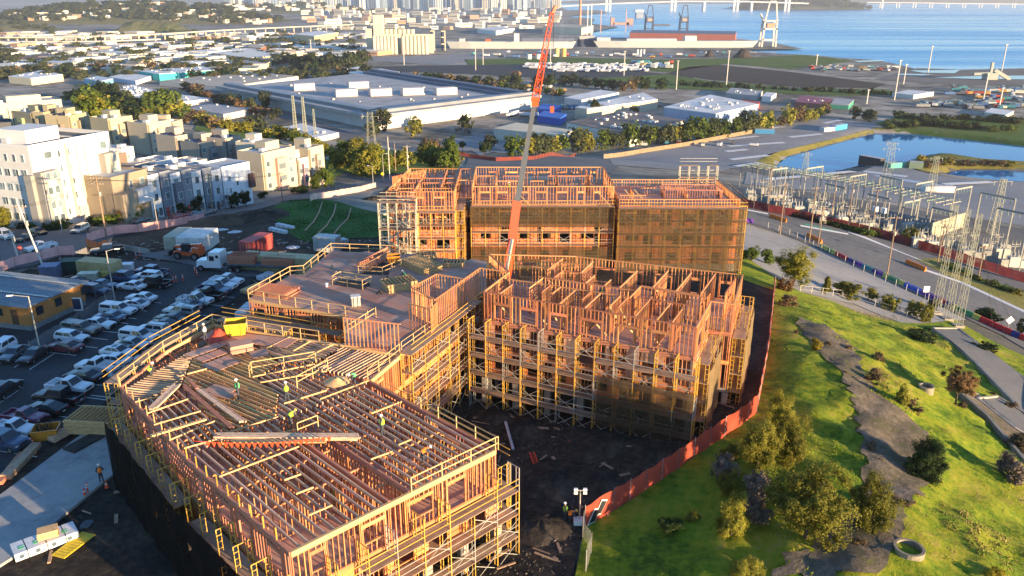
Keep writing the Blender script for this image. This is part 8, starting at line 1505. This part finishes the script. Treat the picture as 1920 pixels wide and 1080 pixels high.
def houses(f, n, lab, grp, sz=(14, 40), hs=(6, 12), smax=.5):
 for i in range(n):
  t, s=(i+random.uniform(.1, .9))/n, random.uniform(.05, smax);x, y, z=f(t, s);w, d, h=random.uniform(*sz), random.uniform(12, 20), random.uniform(*hs);k=random.randrange(len(ws));a=R(random.uniform(-30, 30));c=empty('house', (x, y, z), ordinal(i, n)+nm[k]+' '+lab, 'house', grp, a);MB().box((0, 0, h/2-2), (w, d, h+4)).build('wall', wallm(ws[k])).parent=c;MB().box((0, 0, h+.2), (w+1, d+1, .5)).build('roof', random.choice((RW, RT, RG))).parent=c
def mass(name, spots, lab):
 me=crown('far', 'round', 0, 1);n=len(me.vertices);co=np.empty(n*3, np.float32);me.vertices.foreach_get('co', co);co=co.reshape(-1, 3);V=np.concatenate([co*np.array([q*1.6, q*1.6, q])+np.array([x, y, z-1])for(x, y, z), q in spots]);props(link(name, np_mesh(name, V, np.arange(len(V)).reshape(-1, 4), LEAF['far'])), lab, 'woods', None, 'stuff')
def woods(f, n, lab, smax=.5, w=(14, 30)):
 mass('woods', [(f((i+random.uniform(.1, .9))/n, random.uniform(.05, smax)), random.uniform(*w))for i in range(n)], lab)
def fl(x):return x[:2]
for k in range(4):houses(f1, 38, 'house in the '+['front', 'second', 'third', 'back'][k]+' rows of the upper left hill', 'houses on the upper left hill')
for k in range(2):houses(f2, 38, 'house in the '+['front', 'back'][k]+' rows of the far hill', 'houses on the far hill', (18, 60), (8, 16));
woods(f1, 260, 'scattered trees between the houses of the upper left hill');woods(f2, 60, 'scattered trees on the far hill');woods(f3, 24, 'trees on the low hill at the left edge', .6, (8, 14));mass('woods', [(at(random.uniform(-10, 680), random.uniform(60, 150), -57), random.uniform(6, 14))for _ in range(420)], 'small far trees between the warehouses')
fw=empty('freeway_viaduct', at(200, 80, -57), 'pale elevated freeway on tall columns across the left flats', 'viaduct');m_fw=M('viaduct_concrete', (.56, .50, .40), .85, .1, .02)
V_=[(-60, 84, 12), (60, 84, 12), (190, 84, 14), (300, 80, 14), (430, 70, 12), (560, 62, 10), (660, 56, 8)]
for lev in(0, 1):
 prev=None
 for i, (u, v, hp)in enumerate(V_):
  g=Vector(at(u, v-lev*1.5, -57));H=hp*zdepth(g)/1500*(1 if lev else.45);p=g+Vector((0, 0, H))
  if prev and(lev or i<4):MB().beam(prev, p, 16, 2.6).build('deck', m_fw, fw)
  if prev:
   n=7
   for k in range(n):c=prev.lerp(p, (k+.5)/n);MB().beam((c.x, c.y, -57.5), (c.x, c.y, c.z-1), 2.4, 2.4).build('column', m_fw, fw)if lev else None
  prev=p
def cylpx(b, u, v, wpx, hpx, n=14, zoff=0):g=Vector(at(u, v, -57));k=zdepth(g)/1500;b.cyl(g+Vector((0, 0, zoff*k)), g+Vector((0, 0, (zoff+hpx)*k)), wpx*k/2, n=n);return b
si=empty('grain_silo', at(745, 102, -57), 'row of tall pale grain silos with a head house', 'silo');m_silo=M('silo_concrete', (.58, .52, .38), .85, .1, .01)
for i in range(7):cylpx(MB(), 703+i*6.6, 101.5, 7, 33).build('silo_tube', m_silo, si);cylpx(MB(), 757+i*7.2, 101.5, 8, 33).build('silo_tube', m_silo, si)
for i in range(8):cylpx(MB(), 719+i*8, 98, 8, 9, 12, 32).build('upper_bin', m_silo, si)
for(u, wd, hp, dp)in((727, 58, 34, 14), (783, 58, 34, 14), (711, 17, 68, 20), (693, 12, 44, 14)):g=Vector(at(u, 100, -57));k=zdepth(g)/1500;MB().box(g+Vector((0, 12, hp*k/2)), (wd*k, dp, hp*k)).build('head_house' if wd<20 else 'silo_wall', m_silo, si)
def tower_leg(root, u, v, hpx, w, mat, nm='leg', du=0):a=Vector(at(u, v, -57));k=zdepth(a)/1500;MB().beam(a, a+Vector((du*k, 0, hpx*k)), w, w).build(nm, mat, root);return a, k
for(u, lab)in((812, 'first conveyor tower beside the silos'), (832, 'second conveyor tower beside the silos')):
 ct=empty('conveyor_tower', at(u, 95, -57), lab, 'tower');[tower_leg(ct, u+d, 95, 36, 2, m_silo)for d in(-3, 3)];a, k=tower_leg(ct, u-3, 95, 36, 2, m_silo);[MB().box(a+Vector((3*k, 0, z*k)), (8*k, 4, 2)).build('gallery', m_silo, ct)for z in(12, 24, 35)]
def ship(label, u0, u1, v, hpx, wd, blocks, col=(.42, .44, .42)):
 a, b=Vector(at(u0, v, -59.6)), Vector(at(u1, v, -59.6));k=zdepth(a)/1500;L=(b-a).length;H=hpx*k;root=empty('cargo_ship', a, label, 'ship', 'grey ships at the pier', math.atan2(b.y-a.y, b.x-a.x));m=wallm(col);n=12;P=[]
 for z, f in((0, .93), (H, 1.0)):
  for i in range(n+1):t=i/n;w=wd*min(1, (4*t+.25)**.5, (7*(1-t)+.02)**.6)/2;P.append((L*(.5+(t-.5)*f), -w, z))
  for i in range(n, -1, -1):t=i/n;w=wd*min(1, (4*t+.25)**.5, (7*(1-t)+.02)**.6)/2;P.append((L*(.5+(t-.5)*f), w, z))
 q=2*n+2;o=MB().add(P, [(i, (i+1)%q, q+(i+1)%q, q+i)for i in range(q)]+[tuple(range(q, 2*q))]).build('hull', m);o.parent=root
 for(t0, t1, h0, c, nmx)in blocks:MB().box((L*(t0+t1)/2, 0, H+h0*k/2), (L*(t1-t0), wd*.7, h0*k)).build(nmx, wallm(c)).parent=root
ship('long grey laid-up ship right of the silos', 838, 1080, 93, 15, 30, [(.10, .14, 5, (.5, .5, .48), 'deck_crane'), (.52, .56, 14, (.6, .6, .58), 'bridge_house'), (.58, .98, 6, (.12, .14, .2), 'cargo_deck'), (.3, .34, 4, (.5, .12, .06), 'red_house')]);ship('second grey laid-up ship along the far pier', 1112, 1420, 91, 14, 30, [(.02, .1, 6, (.5, .5, .5), 'bridge_house'), (.2, .5, 4, (.5, .5, .48), 'deck_house'), (.55, .62, 9, (.58, .57, .52), 'bridge_house')]);ship('dark-hulled barge bow between the grey ships', 1082, 1118, 90, 16, 20, [(.1, .9, 6, (.35, .36, .36), 'deck_gear')], (.05, .06, .10))
quad_bldg('long dark-roofed pier shed with red doors', [(1180, 74), (1378, 78), (1380, 71), (1185, 68)], 12, (.42, .14, .10), RB, 'pier_shed', None);b=empty('dry_dock', at(1165, 44, -59.6), 'rusty floating dry dock on the water', 'dry dock');[MB().box(Vector(at(u, 46, -59.6))+Vector((0, 0, hh/2)), (w, 22, hh)).build('dock_wall' if hh>6 else 'dock_floor', wallm((.42, .26, .20)), b)for u, w, hh in((1148, 14, 26), (1164, 60, 8), (1180, 26, 22))]
o=empty('moored_ship', at(1198, 33, -59.6), 'grey ship moored end-on in the channel', 'ship');MB().box(Vector(at(1198, 34, -59.6))+Vector((0, 0, 12)), (34, 50, 24)).build('hull', wallm((.3, .33, .38)), o);MB().box(Vector(at(1198, 33, -59.6))+Vector((0, 0, 32)), (44, 30, 14)).build('superstructure', wallm((.45, .48, .5)), o);o=MB().box((0, 0, 2), (60, 40, 5)).build('barge', wallm((.12, .12, .13)));o.location=at(1240, 48, -59.6);props(o, 'flat dark barge on the water behind the pier shed', 'barge')
def gantry_crane(label, u, v, hpx, col, wpx=16):
 g=Vector(at(u, v, -57));k=zdepth(g)/1500;root=empty('container_crane', g, label, 'crane', 'container cranes on the pier');m=wallm(col);w, H=wpx*k/2, hpx*k;t=wpx*k*.11
 for s in(-1, 1):
  for d in(0, 18):MB().beam(g+Vector((s*w, d, 0)), g+Vector((s*w*.85, d, H*.58)), t, t).build('leg', m, root)
  MB().beam(g+Vector((s*w*.85, 0, H*.58)), g+Vector((s*w*.45, 0, H)), t*.8, t*.8).build('mast_leg', m, root)
 for z in(.16, .4, .58):MB().beam(g+Vector((-w, 0, H*z)), g+Vector((w, 0, H*z)), t, t).build('cross_girder', m, root)
 MB().beam(g+Vector((-w*.45, 0, H)), g+Vector((w*.45, 0, H)), t, t).build('top_girder', m, root);MB().box(g+Vector((0, 8, H*.48)), (w*1.1, 22, H*.09)).build('machine_house', wallm((.55, .3, .18)), root);MB().beam(g+Vector((-w*.7, 4, H*.5)), g+Vector((-w*1.0, 30, H*.72)), t, t).build('boom', m, root)
gantry_crane('left dark gantry crane on the pier', 1217, 62, 49, (.06, .07, .10), 15);gantry_crane('right dark gantry crane on the pier', 1282, 62, 49, (.06, .07, .10), 15);gantry_crane('tall pale gantry crane at the pier tip', 1441, 88, 80, (.62, .56, .48), 26)
cs=empty('chimney', at(1087, 52, -57), 'tall red-brown power station chimney', 'chimney');g=Vector(at(1087, 52, -57));k=zdepth(g)/1500;b=MB();b.cyl(g, g+Vector((0, 0, 62*k)), 2.8*k, 2.0*k, 14);b.build('stack', M('brick_stack', (.40, .22, .15), .85), cs);b=MB();[b.cyl(g+Vector((0, 0, z*k)), g+Vector((0, 0, (z+1)*k)), 3.0*k, 2.9*k, 14)for z in(20, 40)];b.build('band', m_silo, cs)
for i, (u, v, hp)in enumerate([(1101, 68, 55), (1108, 68, 58), (1126, 62, 42), (1173, 60, 40)]):c=empty('lattice_mast', at(u, v, -57), ['left thin mast by the chimney', 'right thin mast by the chimney', 'red and white mast by the dry dock', 'thin red mast at the dry dock'][i], 'mast');tower_leg(c, u, v, hp, 2.2, wallm((.62, .6, .55))if i<2 else wallm((.5, .3, .25)), 'mast')
for i, (u, v, w, hp, c)in enumerate([(992, 111, 10, 9, (.6, .6, .56)), (1009, 111, 10, 9, (.6, .6, .56)), (1044, 106, 9, 15, (.55, .44, .18)), (1057, 106, 9, 15, (.55, .42, .14)), (1195, 104, 4, 11, (.6, .6, .58)), (1201, 104, 4, 11, (.6, .6, .58)), (1207, 104, 4, 11, (.6, .6, .58))]):o=cylpx(MB(), u, v, w, hp).build('storage_tank', wallm(c));props(o, ['left squat white tank before the ships', 'right squat white tank before the ships', 'left ochre tank under the smoke plume', 'right ochre tank under the smoke plume', 'left slim white silo before the second ship', 'middle slim white silo before the second ship', 'right slim white silo before the second ship'][i], 'tank')
g=Vector(at(1047, 96, -57));k=zdepth(g)/1500;b=MB();P=[(g+Vector((x*k, 0, z*k)), r*k)for x, z, r in((0, 0, 1.5), (1, 10, 3), (3, 20, 4.5), (6, 30, 5.5), (7, 40, 5), (5, 50, 4), (7, 62, 2))];[b.cyl(P[i][0], P[i+1][0], P[i][1], P[i+1][1], 10, caps=(i in(0, 5)))for i in range(6)]
ms, t_, bs=_new('smoke_volume');t_.nodes.remove(bs);pv=t_.nodes.new('ShaderNodeVolumePrincipled');pv.inputs['Color'].default_value=(.95, .95, .97, 1);pv.inputs['Density'].default_value=.006;t_.links.new(pv.outputs[0], t_.nodes['Material Output'].inputs[1]);b=b.build('smoke', ms);bm=bmesh.new();bm.from_mesh(b.data);bmesh.ops.remove_doubles(bm, verts=bm.verts, dist=.01);bmesh.ops.recalc_face_normals(bm, faces=bm.faces);bm.to_mesh(b.data);bm.free();props(b, 'thin white smoke plume rising left of the chimney', 'smoke', None, 'stuff')
for i, (u, v, w, hp)in enumerate([(1330, 106, 24, 11), (1392, 108, 44, 15)]):g=at(u, v, -57);k=zdepth(g)/1500;heap('gravel_heap', ['smaller conical gravel heap by the shore', 'larger conical gravel heap by the shore'][i], 'gravel heap', g, w*k/2, hp*k, m_soil, i+90, 20)
def boxes(name, lab, cat, grp, u0, u1, v0, v1, n, sz, cols, jit=.5, cab=True, parts=True):
 for i in range(n):
  u=u0+(u1-u0)*(i+random.uniform(.1, .9))/n;v=random.uniform(v0, v1);g=at(u, v, -56.7);c=random.choice(cols);L, W_, H=[x*random.uniform(.8, 1.2)for x in sz];r=empty(name, g, ordinal(i, n)+lab, cat, grp, R(-20+random.choice((0, 90))+random.uniform(-8, 8)));MB().box((0, 0, H*.58), (L, W_, H*.72)).build('body', wallm(c)).parent=r
  MB().box((0, 0, H*.11), (L*.9, W_*.8, H*.22)).build('chassis', m_trim).parent=r
  if cab:MB().box((L*.1, 0, H*1.05), (L*.45, W_*.86, H*.26)).build('cabin', m_win).parent=r
WT=[(.68, .68, .68), (.62, .63, .65)]
for j in range(3):boxes('parked_trailer', 'white trailer in yard row '+['at the back', 'in the middle', 'at the front'][j], 'trailer', 'white trailers in the port yard', 985 if j<2 else 1040, 1215, 122+j*5, 125+j*5, 30, (13, 2.6, 4), WT, cab=False)
CL_=[(.6, .6, .6), (.1, .1, .12), (.5, .08, .05), (.1, .2, .4), (.55, .3, .08), (.3, .3, .3), (.62, .6, .5), (.08, .3, .32)]
boxes('parked_vehicle', 'vehicle on the waterside lot', 'vehicle', 'vehicles on the waterside lot', 1520, 1680, 126, 134, 38, (9, 3, 3.6), WT+CL_);boxes('parked_vehicle', 'vehicle in the scrapyard front', 'vehicle', 'scrapyard vehicles', 1720, 1920, 194, 206, 38, (8, 3, 3.2), CL_);boxes('parked_vehicle', 'vehicle in the scrapyard rear', 'vehicle', 'scrapyard vehicles', 1780, 1920, 166, 178, 30, (9, 3, 3.5), CL_);boxes('parked_vehicle', 'vehicle before the warehouse trees', 'vehicle', 'vehicles by the great warehouse', 800, 1060, 158, 176, 38, (7, 2.5, 2.8), CL_+WT);boxes('parked_vehicle', 'vehicle by the beige workshop', 'vehicle', 'vehicles by the workshops', 1050, 1240, 196, 206, 24, (8, 2.6, 3.2), WT+CL_);boxes('parked_trailer', 'white trailer at the loading dock', 'trailer', 'trailers at the loading dock', 945, 1005, 216, 221, 4, (14, 2.7, 4), WT, cab=False);boxes('parked_vehicle', 'vehicle under the avenue trees', 'vehicle', 'vehicles under the avenue trees', 960, 1420, 268, 274, 14, (5, 2, 2), CL_+WT);boxes('container_stack', 'container stack in the port yard', 'containers', 'port containers', 1190, 1260, 118, 130, 16, (12, 5, 5), CL_, cab=False);boxes('parked_vehicle', 'vehicle near the ship yard', 'vehicle', 'vehicles near the ships', 880, 1420, 98, 108, 38, (10, 4, 4), CL_+WT, cab=False);boxes('shipping_container', 'coloured container in the rightmost yard', 'container', 'yard containers', 1830, 1925, 180, 192, 20, (10, 3, 3), CL_, cab=False)
ex=empty('stacker_reclaimer', at(1855, 150, -57), 'bulk loading machine with a long conveyor boom on the shore', 'machine');g=Vector(at(1855, 150, -57));k=zdepth(g)/1500;mm=wallm((.34, .36, .32));MB().box(g+Vector((0, 0, 7*k)), (20*k, 12, 12*k)).build('body', mm, ex);MB().beam(g+Vector((6*k, 0, 18*k)), g+Vector((38*k, 0, 1*k)), 4, 4).build('conveyor_boom', mm, ex);MB().beam(g+Vector((-2*k, 0, 12*k)), g+Vector((-32*k, 0, 11*k)), 4, 3).build('counter_boom', mm, ex);MB().beam(g+Vector((0, 0, 12*k)), g+Vector((0, 0, 32*k)), 3, 3).build('mast', mm, ex)
for i, (u, v, hp)in enumerate([(1740, 137, 48), (1878, 134, 48), (1362, 160, 62), (1530, 126, 22), (1677, 188, 72), (1694, 158, 36), (1843, 192, 52), (1268, 168, 52), (1625, 195, 26), (1873, 204, 38), (1032, 132, 46), (1170, 142, 44), (906, 122, 32), (892, 132, 40), (758, 122, 28), (584, 100, 24)]):
 root=empty('floodlight_mast', at(u, v, -57), ordinal(i, 99).replace('leftmost ', 'shore-end ')+'in list, tall floodlight mast' if False else['tall twin-headed mast at the shore pool', 'tall mast at the right edge of the shore', 'tall pale mast on the soil field', 'mast at the waterside lot', 'tallest mast at the avenue end', 'mast right of the soil field', 'mast in the scrapyard', 'mast left of the soil field', 'mast by the green stalls', 'mast by the scrapyard trucks', 'mast behind the crane jib', 'mast in the trailer yard', 'mast at the grass field end', 'mast left of the grass field end', 'mast before the silos', 'mast at the creek left of the silos'][i], 'mast', 'floodlight masts');a, kk=tower_leg(root, u, v, hp, (.5+zdepth(at(u, v, -57))/2200), m_polep, 'mast');MB().box(a+Vector((0, 0, hp*kk)), (5*kk, 2, 1.4*kk)).build('lamp_bar', m_galv, root)
tw=[(.62, .60, .54), (.40, .46, .52), (.28, .36, .44), (.66, .64, .60), (.50, .44, .36), (.22, .30, .40)];tn=['cream', 'blue-grey', 'slate', 'white', 'tan', 'dark glass']
for i in range(78):
 u=425+625*(i+random.uniform(.1, .9))/78;g=Vector(at(u, random.uniform(13, 21), -57));k=random.randrange(6);w=random.uniform(26, 62);h=random.uniform(50, 95)+(120*math.exp(-((u-900)/170)**2)+50)*random.random();root=empty('tower_block', g, ordinal(i%39, 39)+tn[k]+' tower in the '+('left' if i<39 else 'right')+' half of the skyline', 'tower', 'downtown towers', R(random.uniform(-25, 25)));MB().box((0, 0, h/2), (w, w*.8, h)).build('wall', wallm(tw[k])).parent=root;MB().box((0, 0, h+2), (w*.6, w*.5, 5)).build('roof_plant', wallm((.4, .4, .4))).parent=root
 for s in(-.3, 0, .3):MB().box((s*w, -w*.4-.2, h/2), (w*.14, .8, h*.9)).build('window_strip', m_win).parent=root
br=empty('suspension_bridge', atY(1260, 16, 6200), 'pale suspension bridge crossing the bay behind the cranes', 'bridge');m_br=wallm((.58, .58, .56));BP=[(1050, 12), (1140, 7), (1280, 2.5), (1400, 3), (1516, 6.5)];Q=[Vector(atY(u, v, 6200))for u, v in BP]
for i in range(4):MB().beam(Q[i], Q[i+1], 14, 9).build('deck', m_br, br)
for u, v, wd, tp in((1137, 18, 8, 90), (1259, 20, 10, 90), (1319, 19, 56, 0), (1376, 18, 10, 90), (1409, 13, 24, 0), (1472, 17, 10, 90)):
 b=Vector(atY(u, v, 6200));d=Vector(atY(u, 4, 6200));MB().beam((b.x, b.y, -60), (b.x, b.y, d.z+tp), wd, 16).build('tower' if tp else 'anchorage', m_br, br)
 if tp:MB().beam((b.x+26, b.y, -60), (b.x+26, b.y, d.z+tp), wd, 16).build('tower', m_br, br)
eb=empty('viaduct_bridge', atY(1780, 14, 8000), 'long low white bridge span right of the island', 'bridge');Q=[Vector(atY(u, v, 8000))for u, v in((1625, 4.5), (1700, 5), (1800, 6.5), (2000, 8.5))];[MB().beam(Q[i], Q[i+1], 16, 7).build('deck', m_br, eb)for i in range(3)]
for i in range(10):u=1650+i*31;p=Vector(atY(u, 10, 8000));[MB().beam((p.x+s, 8000, -60), (p.x+s, 8000, Vector(atY(u, 6, 8000)).z), 9, 9).build('pier', m_br, eb)for s in(0, 26)]
p=Vector(atY(1653, 16, 8000));MB().beam((p.x, 8000, -60), (p.x, 8000, 100), 14, 14).build('tower', m_br, eb)
m_isl=Mground('island_woods', [(.03, .05, .035), (.06, .075, .045), (.16, .14, .10)], (.004, .02), bump=.5);fi=ridge('wooded island in the bay', 1405, 1640, 18.5, 24, 900, 12, m_isl, 50, 14);woods(fi, 120, 'woods covering the island', .5, (24, 50));ridge('far shore hills across the bay', 1000, 2300, 6.5, 14, 3000, 15, m_isl, 60, 8);ridge('far left hills behind the city', -700, 1000, 6, 16, 3000, 17, m_isl, 60, 8)
hz=MB().box((2000, 13000, 120), (40000, 27000, 362)).build('haze', None);hz.data.materials.clear();mh, t_, bs=_new('haze_air');t_.nodes.remove(bs);pv=t_.nodes.new('ShaderNodeVolumePrincipled');pv.inputs['Color'].default_value=(.93, .95, 1, 1);pv.inputs['Density'].default_value=.00006;pv.inputs['Anisotropy'].default_value=.3;t_.links.new(pv.outputs[0], t_.nodes['Material Output'].inputs[1]);hz.data.materials.append(mh);props(hz, 'thin pale haze in the air', 'haze', None, 'stuff')
